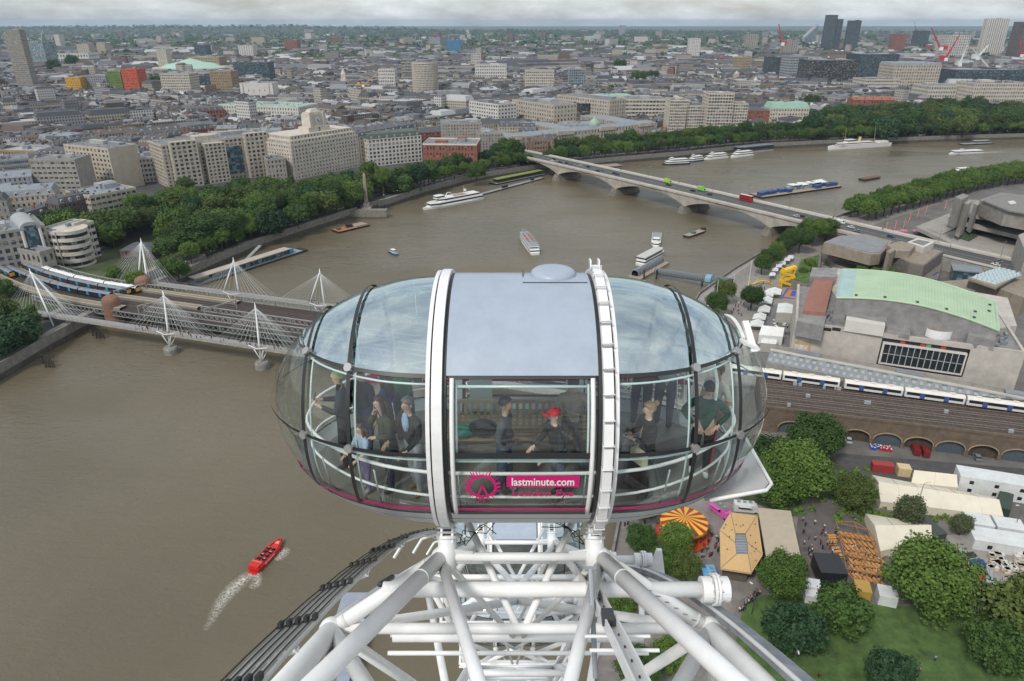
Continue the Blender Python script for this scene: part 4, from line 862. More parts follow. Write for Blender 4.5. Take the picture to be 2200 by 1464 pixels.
tower(1597,1647,292,238,24,'dark red brick house between the gridded towers and the green roofed block',BRICKR,GLASSD,6,11,roof='hip',rm=SLATE,ww=.4,name='brick_house',cat='building')
tower(1648,1731,284,233,26,'white stone block with a green copper roof facing the river trees',STONEW,GLASSD,6,14,roof='mansard',rm=COPPER,mh=6,ww=.5,name='green_roof_block',cat='building',dorm=False)
# --- landmarks further back
o=thing('round_office_tower','white cylindrical office tower with gridded concrete windows','tower',G(915,198,GZ+12));o.location.z=GZ;r_=22.5;hh=ZT(135,o.location.y)-GZ
b=MB();b.lathe([(r_-.6,0),(r_-.6,hh)],(0,0,0),48);b.build('glazing',GLASSD,o)
b=MB()
for j in range(17):z=hh*j/16;b.lathe([(r_-.4,z-1.0),(r_,z-1.0),(r_,z+.8),(r_-.4,z+.8)],(0,0,0),48)
b.build('floor_band',STONEW,o,kind='stuff')
for k in range(56):a=2*math.pi*k/56;b=MB();b.box((r_*math.cos(a),r_*math.sin(a),hh/2),(.9,.9,hh),a);b.build('fin',STONEW,o)
b=MB();b.lathe([(r_,hh+.8),(r_-1,hh+2.0),(r_*.55,hh+2.0),(r_*.55,hh+5),(0,hh+5)],(0,0,0),48);b.build('roof',ROOFG,o);FOOT.append((o.location,30,None))
tower(40,73,190,65,18,'tall grey concrete tower with rippled facade rising at the upper left',STONED,GLASSD,34,12,ww=.62,wh=.5)
tower(60,102,137,91,60,'pale turquoise glass hospital tower at upper left',GLASSL,GLASSL,14,9,ww=.7,wh=.6)
tower(118,193,132,116,60,'long low white hall near the hills at upper left',WHITEW,GLASSB,3,12)
tower(145,176,192,168,30,'yellow office facade in the colourful office group',M('facade_yellow',(.62,.33,.03),.6,.1,.1),GLASSD,9,9,ww=.5)
tower(178,232,190,164,30,'grey and red office facade between the yellow and the green one',M('facade_grey',(.28,.28,.3),.6,.1,.1),GLASSD,9,12,ww=.5)
tower(237,266,193,155,30,'green office facade in the colourful office group',M('facade_green',(.13,.20,.03),.6,.1,.1),GLASSD,11,9,ww=.5)
tower(268,301,193,150,34,'orange red office facade rightmost in the colourful office group',M('facade_orange',(.55,.085,.03),.6,.1,.1),GLASSD,11,9,ww=.5)
tower(350,412,199,160,40,'pale grey seventies office slab in front of the green dome roof',STONEW,GLASSD,10,16,ww=.62)
tower(414,455,190,164,40,'black glass office beside the pale grey slab',DARK,GLASSB,7,10,ww=.8,wh=.8)
tower(455,500,190,155,40,'brown stone office block right of the black glass office',BRICKY,GLASSD,9,12)
tower(342,362,146,108,30,'tapering cream university tower in front of the hills',STONE,GLASSD,16,5,ww=.35)
tower(420,446,121,97,40,'dark monolithic slab block near the hills',DARK,GLASSB,10,8,ww=.8,wh=.8)
tower(405,472,143,124,60,'long brown museum like block below the dark monolith',BRICKY,GLASSD,5,14)
o=thing('museum_roof','pale green domed museum roof among the rooftops at upper left','building',G(414,158,GZ));b=MB();b.lathe([(78,0),(78,16),(60,24),(30,29),(16,34),(0,38)],(0,0,0),32);b.build('dome',M('pale_copper',(.36,.52,.44),.6,.08,.02),o,smooth=False);b=MB();b.box((0,0,8),(190,150,16));b.build('wall',STONE,o);FOOT.append((o.location,95,None))
tower(505,580,168,135,40,'black glass office block with stepped top in the upper left',DARK,GLASSB,8,16,ww=.85,wh=.85)
tower(518,588,206,180,30,'square white windowless theatre block',WHITEW,GLASSD,2,6,ww=.12,wh=.2)
A,B=TT((468,226),(640,232),24);bldg('white_opera_block','long white opera house block with green roof edge',A,B,24,50,WHITEW,GLASSD,5,30,ww=.4,rm=COPPER,plant=3)
A,B=TT((404,240),(482,236),20);bldg('brick_market_block','orange brick block with white pilasters under a slate roof',A,B,20,26,BRICKR,GLASSD,4,12,'mansard',SLATE,ww=.55,trim=WHITEW)
tower(1021,1088,172,140,40,'white modern office with clean grid near the centre',WHITEW,GLASSD,7,14,ww=.55)
tower(1128,1190,185,153,40,'cream office slab with brown window frames near the centre',STONEW,GLASSD,8,14,ww=.62)
tower(1222,1258,183,150,30,'blue glass office tower behind the palace',GREYW,GLASSB,9,8,ww=.8,wh=.75)
A,B=TT((1008,218),(1070,226),34);bldg('striped_office','white fronted office with dark roof band left of the palace',A,B,34,30,WHITEW,GLASSD,8,12,rm=SLATE,ww=.6)
A,B=TT((1100,215),(1190,228),34);bldg('stone_bank_block','large cream stone bank block with columns behind the palace',A,B,34,36,STONE,GLASSD,7,18,ww=.45)
A,B=TT((1196,205),(1310,218),36);bldg('stone_bank_block','long cream stone embassy block with flat roof behind the palace',A,B,36,40,STONE,GLASSD,8,22,ww=.42)
A,B=TT((1222,216),(1320,213),30);bldg('dark_office','low dark glass office block directly behind the palace roof',A+Vector((10,-50,0)),B+Vector((25,-50,0)),30,26,DARK,GLASSD,8,20,ww=.82,wh=.7)
A,B=TT((1280,205),(1360,204),34);bldg('copper_roof_block','stone block with pale green copper roofs right of centre',A,B,30,30,STONE,GLASSD,7,16,'mansard',COPPER)
A,B=TT((1345,215),(1432,215),36);bldg('banded_office','cream banded office with dark window strips beside the gridded towers',A,B,36,40,STONEW,GLASSD,8,12,ww=.85,wh=.5)
tower(960,990,112,87,60,'bright blue glass office block in the far middle',M('facade_blue',(.06,.22,.42),.3,.1,.05),GLASSB,10,8,ww=.6)
tower(1013,1033,140,116,30,'thin dark tower with white stripes in the far middle',WHITEW,GLASSD,10,5,ww=.8)
tower(815,850,190,150,30,'white gridded office left of the round tower',WHITEW,GLASSD,8,9,ww=.6)
tower(863,890,165,128,40,'banded grey office behind the round tower',STONED,GLASSD,8,8,ww=.8)
tower(1089,1103,75,62,60,'small dark tower on the hazy horizon near the middle',DARK,GLASSB,12,5)
tower(1331,1343,74,55,60,'lone slim tower on the horizon right of the middle',GREYW,GLASSB,14,4)
for i,(x0,x1,yb,yt,lb) in enumerate(((1480,1502,124,84,'white slab tower left of the red crane'),(1601,1626,107,75,'white slab tower with brown stripes further right'),(1682,1711,118,87,'grey concrete slab tower beside the red crane'),(122,132,103,75,'small white tower under the hills far left'),(170,194,120,96,'pink grey slab under the hills'),(212,229,118,93,'second pink grey slab under the hills'),(515,545,122,99,'white and grey hospital slab beyond the black glass block'),(612,640,110,87,'dark red office block near the left hills'),(2019,2032,110,78,'slim white tower behind the brown block'))):
 tower(x0,x1,yb,yt,40,lb,(WHITEW,STONED,STONED,WHITEW,CREAM,CREAM,WHITEW,BRICKR,WHITEW)[i],GLASSD,16,6,ww=.5)
tower(1764,1788,108,33,16,'taller of the two dark twin skyscrapers on the right skyline',DARK,GLASSB,36,7,ww=.7,wh=.6)
tower(1789,1801,108,42,14,'stepped dark wing attached to the taller twin skyscraper',DARK,GLASSB,30,5,ww=.7)
tower(1813,1840,108,45,16,'shorter of the two dark twin skyscrapers on the right skyline',DARK,GLASSB,34,8,ww=.7,wh=.6)
o=thing('sail_tower','slanted sail shaped grey tower left of the twin skyscrapers','tower',G(1727,96,GZ));y0=o.location.y;h0,h1=ZT(80,y0)-GZ,ZT(52,y0)-GZ;wd=G(1752,96,GZ).x-o.location.x
b=MB();b.hexa([(0,0,0),(wd,0,0),(wd,50,0),(0,50,0)],[(0,0,h0),(wd,0,h1),(wd,50,h1),(0,50,h0)]);b.build('wall',GREYW,o);b=MB()
for k in range(9):b.b2(wd*(k+.2)/9,wd*(k+.75)/9,-1.2,-.2,8,lerp(h0,h1,(k+.1)/9)-4)
b.build('window_strip',GLASSB,o,kind='stuff');FOOT.append((o.location,60,None))
tower(2104,2150,120,41,26,'tall white ribbed skyscraper near the right edge',WHITEW,GLASSD,36,10,ww=.45,wh=.7)
tower(2182,2230,125,48,60,'dark brown skyscraper cut by the right edge',BRICKD,GLASSB,34,10,ww=.6)
tower(1919,1942,110,74,50,'dark red brown tower block right of the twins',BRICKR,GLASSD,18,6,ww=.4)
tower(1966,1992,100,67,50,'dark slate tower with masts on the right skyline',DARK,GLASSB,18,6,ww=.5)
tower(2028,2074,128,77,60,'white stepped apartment tower with gridded balconies on the right',WHITEW,GLASSD,18,10,ww=.7,wh=.6)
tower(1733,1838,180,131,60,'wide dark glass office block with thin floor bands',DARK,GLASSD,9,26,ww=.85,wh=.7)
tower(1840,1922,172,118,70,'large sloping dark glass slab office on the right',DARK,GLASSB,14,30,ww=.75,wh=.85)
tower(1652,1690,158,124,50,'dark glass office topped by the red crane',DARK,GLASSB,9,10,ww=.8)
tower(1690,1730,165,122,50,'blue grey glass office with white mullions',GREYW,GLASSB,10,10,ww=.75)
tower(1913,2012,190,140,60,'pale stone office with a wide arched glass front',STONE,GLASSD,10,18,ww=.5,roof='mansard',rm=LEAD)
tower(2046,2200,186,152,80,'long dark glazed office at the right edge',DARK,GLASSB,7,34,ww=.85,wh=.75)
tower(2085,2205,222,180,50,'white curved stone office at the right edge above the trees',STONEW,GLASSD,8,24,ww=.55)
tower(1990,2085,216,186,50,'white office with green glass roof terraces right of centre',STONEW,GLASSB,6,18,ww=.6)
tower(1855,1930,195,172,50,'pale banded office below the dark glass slab',STONEW,GLASSD,6,16,ww=.7)
tower(1583,1612,146,124,40,'ochre brick block in front of the left slab towers',BRICKY,GLASSD,6,8)
tower(1830,1920,232,215,20,'red roofed brick chambers beside the temple trees',BRICKR,GLASSD,4,16,roof='gable',rm=M('red_tile',(.30,.11,.07),.8,.2,.5))
tower(1725,1790,246,226,20,'brick chambers with slate roof behind the riverside trees',BRICKR,GLASSD,5,12,roof='gable',rm=SLATE)
def spire(px,yb,yt,label,mat,w=7):
 o=thing('church_spire',label,'church',G(px,yb,GZ));h=ZT(yt,o.location.y)-GZ
 b=MB();b.box((0,0,h*.25),(w,w,h*.5));b.build('tower',mat,o);b=MB();b.box((0,0,h*.62),(w*.7,w*.7,h*.25));b.build('belfry',mat,o);b=MB();b.lathe([(w*.42,h*.74),(.1,h)],(0,0,0),8);b.build('spire',mat,o);FOOT.append((o.location,w,None))
spire(1287,165,140,'slender stone church spire near the centre behind the palace',STONED,12);spire(1750,196,168,'yellow stone church tower among the right hand rooftops',BRICKY,12);spire(741,196,147,'white stepped church tower left of the round office',STONEW,13);spire(1548,140,118,'dark red gothic tower on the right',BRICKR,20)
spire(2140,190,140,'grey church spire near the right edge',STONED,10);spire(1580,178,152,'pale stone twin pinnacled church tower',STONE,14);spire(1620,195,165,'white gothic court tower among rooftops',STONEW,12)
CRR=M('crane_red',(.45,.03,.04),.5,.1);CRW=M('crane_white',(.62,.64,.62),.5,.1);CRY=M('crane_yellow',(.6,.33,.05),.5,.1)
def crane(px,yb,yt,jx,jy,label,mat,w=1.8):
 o=thing('tower_crane',label,'crane',G(px,yb,GZ),0,'tower cranes on the skyline');y=o.location.y;base=o.location;top=AT(px,yt,y)-base;jib=AT(jx,jy,y)-base
 b=MB()
 for dx in(-w/2,w/2):
  for dy_ in(-w/2,w/2):b.beam((dx,dy_,0),(dx,dy_,top.z),.35,.35)
 k=int(top.z/(w*1.6))+1
 for i in range(k):z0,z1=top.z*i/k,top.z*(i+1)/k;b.beam((-w/2,-w/2,z0),(w/2,-w/2,z1),.25,.25);b.beam((w/2,w/2,z0),(-w/2,w/2,z1),.25,.25)
 b.build('mast',mat,o,kind='stuff')
 b=MB();p=Vector((0,0,top.z));b.path([p,jib],[w*.55,w*.25],4);b.build('jib',mat,o);b=MB();back=p+Vector((-(jib.x)*.3 if abs(jib.x)>3 else-8,0,3));b.beam(p,back,w*.7,w*.7);b.box(back,(w*2,w*1.5,w*2));b.build('counter_jib',mat,o);b=MB();b.box(p+Vector((0,-w*.6,0)),(w*1.5,w,w*1.5));b.build('cab',WHITE,o)
crane(1676,128,95,1673,52,'red tower crane with near vertical jib left of the twin skyscrapers',CRR,7);crane(2010,150,105,2001,60,'red tower crane with raised jib right of the brown block',CRR,6);crane(2020,170,128,2062,75,'second red crane leaning right near the white apartment tower',CRR,5)
crane(2085,178,125,2125,96,'white luffing crane over the long glazed office',CRW,5);crane(2050,185,140,2078,97,'white crane left of the long glazed office',CRW,4);crane(2120,180,150,2090,105,'white crane with jib leaning left near the right edge',CRW,4);crane(785,235,185,812,155,'yellow tower crane over a building site left of the round tower',CRY,2.2);crane(2185,152,120,2190,82,'red crane by the dark brown skyscraper at the right edge',CRR,5)
crane(1962,95,70,1965,45,'thin dark crane mast above the slate tower',DARK,3);crane(92,100,85,92,62,'thin pale crane mast by the turquoise hospital tower',CRW,3)
tower(-22,6,250,160,12,'bright white slender structure cut by the left edge',WHITEW,WHITEW,2,1,ww=.05)
# ------------------------------------------------------------------ filler: rooftops of the inner city
def river_line_y(x):
 for i in range(len(NB)-1):
  if NB[i].x<=x<=NB[i+1].x and NB[i+1].x>NB[i].x:return lerp(NB[i].y,NB[i+1].y,(x-NB[i].x)/(NB[i+1].x-NB[i].x))
 return NB[0].y if x<NB[0].x else NB[-1].y
def bank_dist(p):return min(((Vector((q.x,q.y))-Vector((p[0],p[1]))).length for q in BSAMP))
BSAMP=[NB[i].lerp(NB[i+1],k/10) for i in range(len(NB)-1) for k in range(10)]
TREEZONE=[[G(*q,GZ) for q in poly] for poly in([(40,470),(230,430),(400,400),(620,385),(780,370),(930,350),(1040,350),(1130,352),(1150,372),(900,425),(600,525),(430,590),(150,560)],[(1180,345),(1400,325),(1440,300),(1620,300),(1740,290),(1740,262),(1850,250),(2050,240),(2200,262),(2200,302),(1700,318)])]
STZONE=[G(*q,GZ) for q in[(-80,520),(30,480),(140,520),(150,570),(330,600),(430,590),(200,700),(-100,800)]]
def blocked(p,r,pad=0):
 for c,rad,bx in FOOT:
  if(Vector((c[0],c[1]))-Vector((p[0],p[1]))).length<rad+r+pad:
   if bx is None:return True
   a,w,d,rz=bx;q=Vector((p[0]-a.x,p[1]-a.y));x,y=q.x*math.cos(rz)+q.y*math.sin(rz),-q.x*math.sin(rz)+q.y*math.cos(rz)
   if-r*.85-pad<x<w+r*.85+pad and-r*.85-pad<y<d+r*.85+pad:return True
 if-340<p[0]<10 and p[1]<640+(p[0]+215)*.6:return True
 if any(pt_in(p,z) for z in TREEZONE) or pt_in(p,STZONE):return True
 return False
def angle_at(x,y):return.25*math.sin(x*.006+1.0)+.35*math.sin(y*.004)-.12
cells=[];rf_=random.Random(5)
def fabric(y0,y1,DS,row,wmin,wmax,hlo,hhi,big,fov=1.02):
 out=[];nyd=int((y1-y0)/DS)+1
 for jy in range(nyd):
  yc=y0+DS*(jy+.5);nxd=int(2*fov*yc/DS)+1
  for jx in range(nxd):
   xc=-fov*yc+DS*(jx+.5)+rf_.uniform(-.15,.15)*DS;a=angle_at(xc,yc)+rf_.choice((0,0,.5,-.45,1.2));ca,sa=math.cos(a),math.sin(a);v=-DS*.5;rowi=0;pale=rf_.random()<(.25 if xc<-.15*yc else.5)
   while v<DS*.5:
    u=-DS*.52;base=rf_.uniform(hlo,hhi);rowi+=1;bigrow=rf_.random()<big;rd=row*(rf_.uniform(.5,.66) if not bigrow else rf_.uniform(.9,1.15))
    while u<DS*.5:
     w=rf_.uniform(wmin,wmax)*(1.9 if bigrow else 1.0);q=(xc+(u+w/2)*ca-v*sa,yc+(u+w/2)*sa+v*ca);u+=w+(rf_.uniform(4,9) if rf_.random()<.10 else.15)
     if y0<=q[1]<y1 and q[1]>river_line_y(q[0])+26 and bank_dist(q)>34 and not blocked(q,max(w,rd)*.5):out.append((q,w,rd,base+rf_.uniform(-1.5,2.2)+(4 if bigrow else 0),a,pale or bigrow))
    v+=rd+row*(.42 if rowi%2 else.28)
 return out
cells=fabric(430,1750,150,22,9,26,11,17,.22)
cells.sort(key=lambda c:math.hypot(*c[0]));NEAR=cells[:240];MID=cells[240:]
LB={'BRICKR':'red brick','BRICKB':'brown brick','BRICKD':'dark brick','BRICKY':'yellow stock brick','STONE':'pale stone','STONED':'grey stone','WHITEW':'white painted','CREAM':'cream rendered','GREYW':'grey clad'}
for(p,w,d,h,a,pale) in NEAR:
 k=rf_.choices(list(LB),weights=(1,1,1,2,6,4,3,4,2) if pale else(4,5,4,4,2,2,1,1,1))[0];wl_=globals()[k];rt=rf_.choices(('mansard','gable','flat','hip'),weights=(4,3,3,1))[0]
 A=Vector((p[0]-w/2*math.cos(a)+d/2*math.sin(a),p[1]-w/2*math.sin(a)-d/2*math.cos(a)));B=A+Vector((math.cos(a),math.sin(a)))*w
 rm=rf_.choice((SLATE,SLATE,SLATEB,LEAD)) if rt!='flat' else rf_.choice((ROOFG,ROOFL,LEAD));rn={'mansard':'slate mansard','gable':'pitched slate','flat':'flat grey','hip':'hipped'}[rt]
 where='near the clock block' if-320<p[0]<0 and p[1]<900 else('left behind the garden trees' if p[0]<-320 else('behind the palace' if p[0]<260 else 'behind the right riverside trees'))
 FOOTN=len(FOOT);bldg('town_building',f'{LB[k]} town building with {rn} roof {where}',A,B,h,d,wl_,GLASSD,max(3,int(h/3.6)),max(3,int(w/2.9)),rt,rm,ww=rf_.uniform(.36,.55),wh=rf_.uniform(.45,.6),group='dense rooftops of the far bank',mh=rf_.uniform(2.6,4.5),plant=rf_.choice((1,2)),chim=rf_.choice((0,2,3)) if rt!='flat' else 0,rng=rf_);del FOOT[FOOTN:]
def mass_mat(name,cols,win):
 m=bpy.data.materials.new(name);m.use_nodes=True;t=m.node_tree;b=t.nodes['Principled BSDF'];L=t.links.new;b.inputs['Roughness'].default_value=.8
 geo=t.nodes.new('ShaderNodeNewGeometry');r=t.nodes.new('ShaderNodeValToRGB');r.color_ramp.interpolation='CONSTANT'
 e=r.color_ramp.elements
 while len(e)<len(cols):e.new(.5)
 for i,c in enumerate(cols):e[i].position=i/len(cols);e[i].color=(*c,1)
 L(geo.outputs['Random Per Island'],r.inputs[0]);col=r.outputs[0]
 if win:
  sx=t.nodes.new('ShaderNodeSeparateXYZ');sn=t.nodes.new('ShaderNodeSeparateXYZ');L(geo.outputs['Position'],sx.inputs[0]);L(geo.outputs['True Normal'],sn.inputs[0])
  def mt(op,a,c=None,v=None):
   n=t.nodes.new('ShaderNodeMath');n.operation=op;L(a,n.inputs[0])
   if c is not None:L(c,n.inputs[1])
   if v is not None:n.inputs[1].default_value=v
   return n.outputs[0]
  u=mt('SUBTRACT',mt('MULTIPLY',sx.outputs[1],sn.outputs[0]),mt('MULTIPLY',sx.outputs[0],sn.outputs[1]))
  fu=mt('LESS_THAN',mt('FRACT',mt('DIVIDE',u,v=3.2)),v=.5);fv=mt('LESS_THAN',mt('FRACT',mt('DIVIDE',sx.outputs[2],v=3.6)),v=.52)
  k=mt('MULTIPLY',fu,fv);mx=t.nodes.new('ShaderNodeMix');mx.data_type='RGBA';L(k,mx.inputs['Factor']);L(col,mx.inputs['A']);mx.inputs['B'].default_value=(.045,.05,.055,1);col=mx.outputs['Result']
 L(col,b.inputs['Base Color']);return m
MW=mass_mat('mass_wall',[(.20,.12,.08),(.36,.33,.29),(.13,.085,.065),(.44,.41,.37),(.24,.10,.07),(.28,.21,.135),(.55,.53,.5),(.18,.185,.195),(.40,.37,.33),(.15,.105,.08),(.26,.24,.225)],True)
MWP=mass_mat('mass_wall_pale',[(.46,.41,.34),(.52,.48,.42),(.40,.35,.28),(.56,.54,.5),(.34,.30,.25),(.48,.42,.33),(.30,.30,.31),(.44,.40,.35)],True)
MR=mass_mat('mass_roof',[(.07,.073,.085),(.11,.085,.075),(.13,.133,.14),(.085,.075,.073),(.24,.24,.245),(.065,.07,.08),(.17,.17,.175),(.10,.08,.07),(.42,.42,.42),(.08,.08,.09)],False)
def mass(name,label,cs,seed,tallp=.012,tallh=(22,34)):
 rr=random.Random(seed);b=MB()
 for(p,w,d,h,a,pale) in cs:
  ca,sa=math.cos(a),math.sin(a);c=min(w,d)*1.4
  if rr.random()<tallp and min(w,d)>10:h=rr.uniform(*tallh)
  wi,ri=(0,2) if not pale else(1,2)
  def q(x,y,z):return(p[0]+x*ca-y*sa,p[1]+x*sa+y*ca,GZ+z)
  hw,hd=w/2,d/2;rt=rr.random()
  b.add([q(-hw,-hd,-2),q(hw,-hd,-2),q(hw,hd,-2),q(-hw,hd,-2),q(-hw,-hd,h),q(hw,-hd,h),q(hw,hd,h),q(-hw,hd,h)],[(0,1,5,4),(1,2,6,5),(2,3,7,6),(3,0,4,7)],wi)
  rise=rr.uniform(2,5)*min(2.0,c/24)
  if rt<.38:b.add([q(-hw,-hd,h),q(hw,-hd,h),q(hw,hd,h),q(-hw,hd,h),q(-hw,0,h+rise),q(hw,0,h+rise)],[(0,1,5,4),(1,2,5),(2,3,4,5),(3,0,4)],2)
  elif rt<.70:i=rise*.5;b.add([q(-hw,-hd,h),q(hw,-hd,h),q(hw,hd,h),q(-hw,hd,h),q(-hw+i,-hd+i,h+rise),q(hw-i,-hd+i,h+rise),q(hw-i,hd-i,h+rise),q(-hw+i,hd-i,h+rise)],[(0,1,5,4),(1,2,6,5),(2,3,7,6),(3,0,4,7),(4,5,6,7)],2)
  else:b.add([q(-hw,-hd,h),q(hw,-hd,h),q(hw,hd,h),q(-hw,hd,h)],[(0,1,2,3)],2)
  for k in range(rr.choice((1,2,3,4))):
   x,y,s_,e=rr.uniform(-.8,.8)*hw,rr.uniform(-.8,.8)*hd,rr.uniform(.05,.16)*c,rr.uniform(1,3.5);z=h+(rise*.5 if rt<.7 else 0)
   b.add([q(x-s_,y-s_*.6,z),q(x+s_,y-s_*.6,z),q(x+s_,y+s_*.6,z),q(x-s_,y+s_*.6,z),q(x-s_,y-s_*.6,z+e),q(x+s_,y-s_*.6,z+e),q(x+s_,y+s_*.6,z+e),q(x-s_,y+s_*.6,z+e)],[(0,1,5,4),(1,2,6,5),(2,3,7,6),(3,0,4,7),(4,5,6,7)],2)
 return b.build(name,[MW,MWP,MR],kind='stuff',label=label,cat='buildings')
mass('rooftops','mass of brick and stone rooftops packed behind the riverside blocks',MID,1)
mass('rooftops','hazy mass of lower city buildings beyond the inner rooftops',fabric(1750,3600,260,34,16,48,9,16,.25,1.0),2,.02,(22,38))
vf=[]
for i in range(4200):
 y=3600+6500*rf_.random()**1.3;x=rf_.uniform(-.95,.95)*y;c=rf_.uniform(26,85)
 if y<7800 or x>2500:vf.append(((x,y),c,c*rf_.uniform(.4,.7),rf_.uniform(8,15),rf_.uniform(-.8,.8),rf_.random()<.4))
mass('rooftops','distant suburban buildings scattered among trees below the horizon',vf,3,.035,(25,60))
# ------------------------------------------------------------------ near bank: promenade, hall, railway, gardens
def poly3(pts,z):return[G(px,py,z) for px,py in pts]
def PR(name,pts,z1,z0,mat,par=None,**k):b=MB();b.prism(poly3(pts,z1),z0,z1);return b.build(name,mat,par,world=par is not None,**k)
def sheet(name,pts,z,mat,par=None,kind='structure'):
 b=MB();q=poly3(pts,z);ar=sum(q[i].x*q[(i+1)%len(q)].y-q[(i+1)%len(q)].x*q[i].y for i in range(len(q)))
 if ar<0:q.reverse()
 b.add(q,[tuple(range(len(q)))]);return b.build(name,mat,par,kind=None if par else kind)
strip('promenade',SB,.5,26,GZ+.02,PAVE);strip('promenade_edge',SB,.5,3.4,GZ+.03,M('granite_edge',(.30,.28,.26),.85,.2,.5))
sheet('riverside_plaza',[(1600,600),(1690,520),(1800,560),(1720,640),(1700,760),(1640,830),(1530,830),(1500,700)],GZ+.035,M('plaza_paving',(.26,.235,.21),.88,.2,.3))
sheet('festival_terrace',[(1655,655),(1715,655),(1690,800),(1600,800)],GZ+.05,M('terrace_grey',(.17,.165,.165),.85,.2,.3))
sheet('fairground_paving',[(1330,1100),(1780,1060),(1830,1150),(1800,1270),(1680,1240),(1590,1290),(1500,1480),(1280,1480)],GZ+.035,M('fair_paving',(.215,.19,.175),.88,.22,.35))
sheet('service_yard',[(1640,960),(2230,1010),(2230,1070),(1900,1040),(1760,1010),(1650,1000)],GZ+.04,ASPH)
sheet('garden_path',[(1720,1060),(1900,1100),(1900,1280),(1700,1240)],GZ+.045,M('dark_paving',(.12,.105,.10),.9,.2,.4))
sheet('builders_yard',[(2030,1150),(2240,1150),(2240,1300),(2110,1290)],GZ+.045,M('yard_ground',(.30,.28,.25),.95,.2,.4))
sheet('lawn',[(1598,1300),(1640,1278),(1720,1285),(1900,1300),(2240,1320),(2240,1500),(1560,1500),(1580,1380)],GZ+.05,GRASSM)
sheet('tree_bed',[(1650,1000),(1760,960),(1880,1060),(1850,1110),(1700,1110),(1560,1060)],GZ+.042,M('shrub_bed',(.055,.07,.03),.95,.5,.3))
def rx(px,py,A,B):
 v=732-py;d=Vector((px-1100,F*CP+v*SP,-F*SP+v*CP));n=Vector((-(B-A).y,(B-A).x,0));t=n.dot(Vector((A.x,A.y,0)))/n.dot(d);return Vector((0,0,H))+d*t
 # --- concert hall
HA,HB_=G(1709,691,25),G(2205,757,25);HA.z=HB_.z=GZ;hu=(HB_-HA).normalized();hv=Vector((-hu.y,hu.x,0));HL=(HB_-HA).length;HR=math.atan2(hu.y,hu.x)
hall=thing('concert_hall','large stone concert hall with pale green curved copper roof and wide glazed front','concert hall',HA,HR);ZF=25-GZ
HST=M('hall_stone',(.46,.42,.375),.82,.2,.22,bump=.1,detail=8);HROOF=M('hall_roof_grey',(.24,.23,.225),.88,.28,.25)
def hl(p):q=p-HA;return(q.dot(hu),q.dot(hv),q.z)
w0,w1=hl(rx(1896,726,HA,HB_)),hl(rx(2086,751,HA,HB_));zb_=hl(rx(1888,786,HA,HB_))[2];zt_=w0[2]
x0,x1=w0[0],w1[0]
b=MB();b.b2(0,x0,0,1.0,0,ZF);b.b2(x1,HL,0,1.0,0,ZF);b.b2(x0,x1,0,1.0,zt_,ZF);b.b2(x0,x1,0,1.0,0,zb_);b.build('front_wall',HST,hall)
b=MB();b.b2(0,1.0,1.003,46,0,ZF);b.build('side_wall',HST,hall);b=MB();b.b2(HL-1,HL,1.003,46,0,ZF);b.build('side_wall',HST,hall)
b=MB();b.b2(.9,HL-.9,.9,46,ZF-1.2,ZF-.8);b.build('roof_terrace',HROOF,hall)
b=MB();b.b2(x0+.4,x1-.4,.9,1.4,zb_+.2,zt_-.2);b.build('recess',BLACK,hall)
fr=MB();a0,a1,c0,c1=x0+1.0,x1-1.2,zb_+1.6,zt_-2.2
for q in((a0,a1,c1,c1+.5),(a0,a1,c0-.5,c0),(a0-.5,a0,c0-.5,c1+.5),(a1,a1+.5,c0-.5,c1+.5)):fr.b2(q[0],q[1],-.6,.9,q[2],q[3])
frame=fr.build('window_frame',WHITEW,hall)
for i in range(13):
 p0,p1=lerp(a0,a1,i/13),lerp(a0,a1,(i+1)/13);b=MB();b.b2(p0+.25,p1-.05,-.1,.0,c0,c1);pane=b.build('window_pane',M('hall_glass',(.025,.032,.036),.1,.3,.8),hall)
 b=MB();b.b2(p0,p0+.22,-.5,.3,c0,c1);b.build('mullion',M('mullion_grey',(.45,.45,.45),.6,.05),hall)
 b=MB();b.b2(p0+.25,p1-.05,-.16,-.1,lerp(c0,c1,.48),lerp(c0,c1,.51));b.build('transom',MATS['mullion_grey'],hall)
for f_,col in((.2,(.5,.05,.04)),(.45,(.5,.05,.04)),(.52,(.1,.35,.25)),(.7,(.5,.05,.04))):b=MB();b.b2(lerp(a0,a1,f_),lerp(a0,a1,f_)+1.6,.7,.88,c1+.7,c1+1.9);b.build('banner',paint(col),hall)
b=MB();q0,q1=hl(rx(1708,731,HA,HB_)),hl(rx(1738,764,HA,HB_));b.b2(q0[0],q1[0],-.12,-.02,q1[2],q0[2]);po=b.build('poster',M('poster_sand',(.46,.34,.18),.7,.25,.6),hall);b=MB();b.b2(q0[0]+.2,q1[0]-.9,-.16,-.13,q1[2]+.2,q1[2]+4);b.build('poster_figure',M('poster_white',(.58,.52,.47),.7,.4,1.2),po)
for px in(1768,1788):b=MB();q=hl(rx(px,706,HA,HB_));b.b2(q[0],q[0]+3,-.05,.02,q[2]-.8,q[2]+.5);b.build('slot_window',BLACK,hall)
TL,TR,BR_,BL=G(1808,583,34),G(2140,640,32),G(2146,708,30.5),G(1797,643,34);nu,nv=40,8
b=MB();vs=[]
def vault(u_,v_):p=TL.lerp(TR,u_).lerp(BL.lerp(BR_,u_),v_);z=lerp(34.5,30.0,u_**1.5)+3.4*math.sin(math.pi*min(1,u_*.9+.05))-1.4*(v_-.4)**2;return Vector((p.x,p.y,z))
for i in range(nu+1):
 for j in range(nv+1):vs.append(vault(i/nu,j/nv))
b.add(vs,[(i*(nv+1)+j,i*(nv+1)+j+1,(i+1)*(nv+1)+j+1,(i+1)*(nv+1)+j) for i in range(nu) for j in range(nv)])
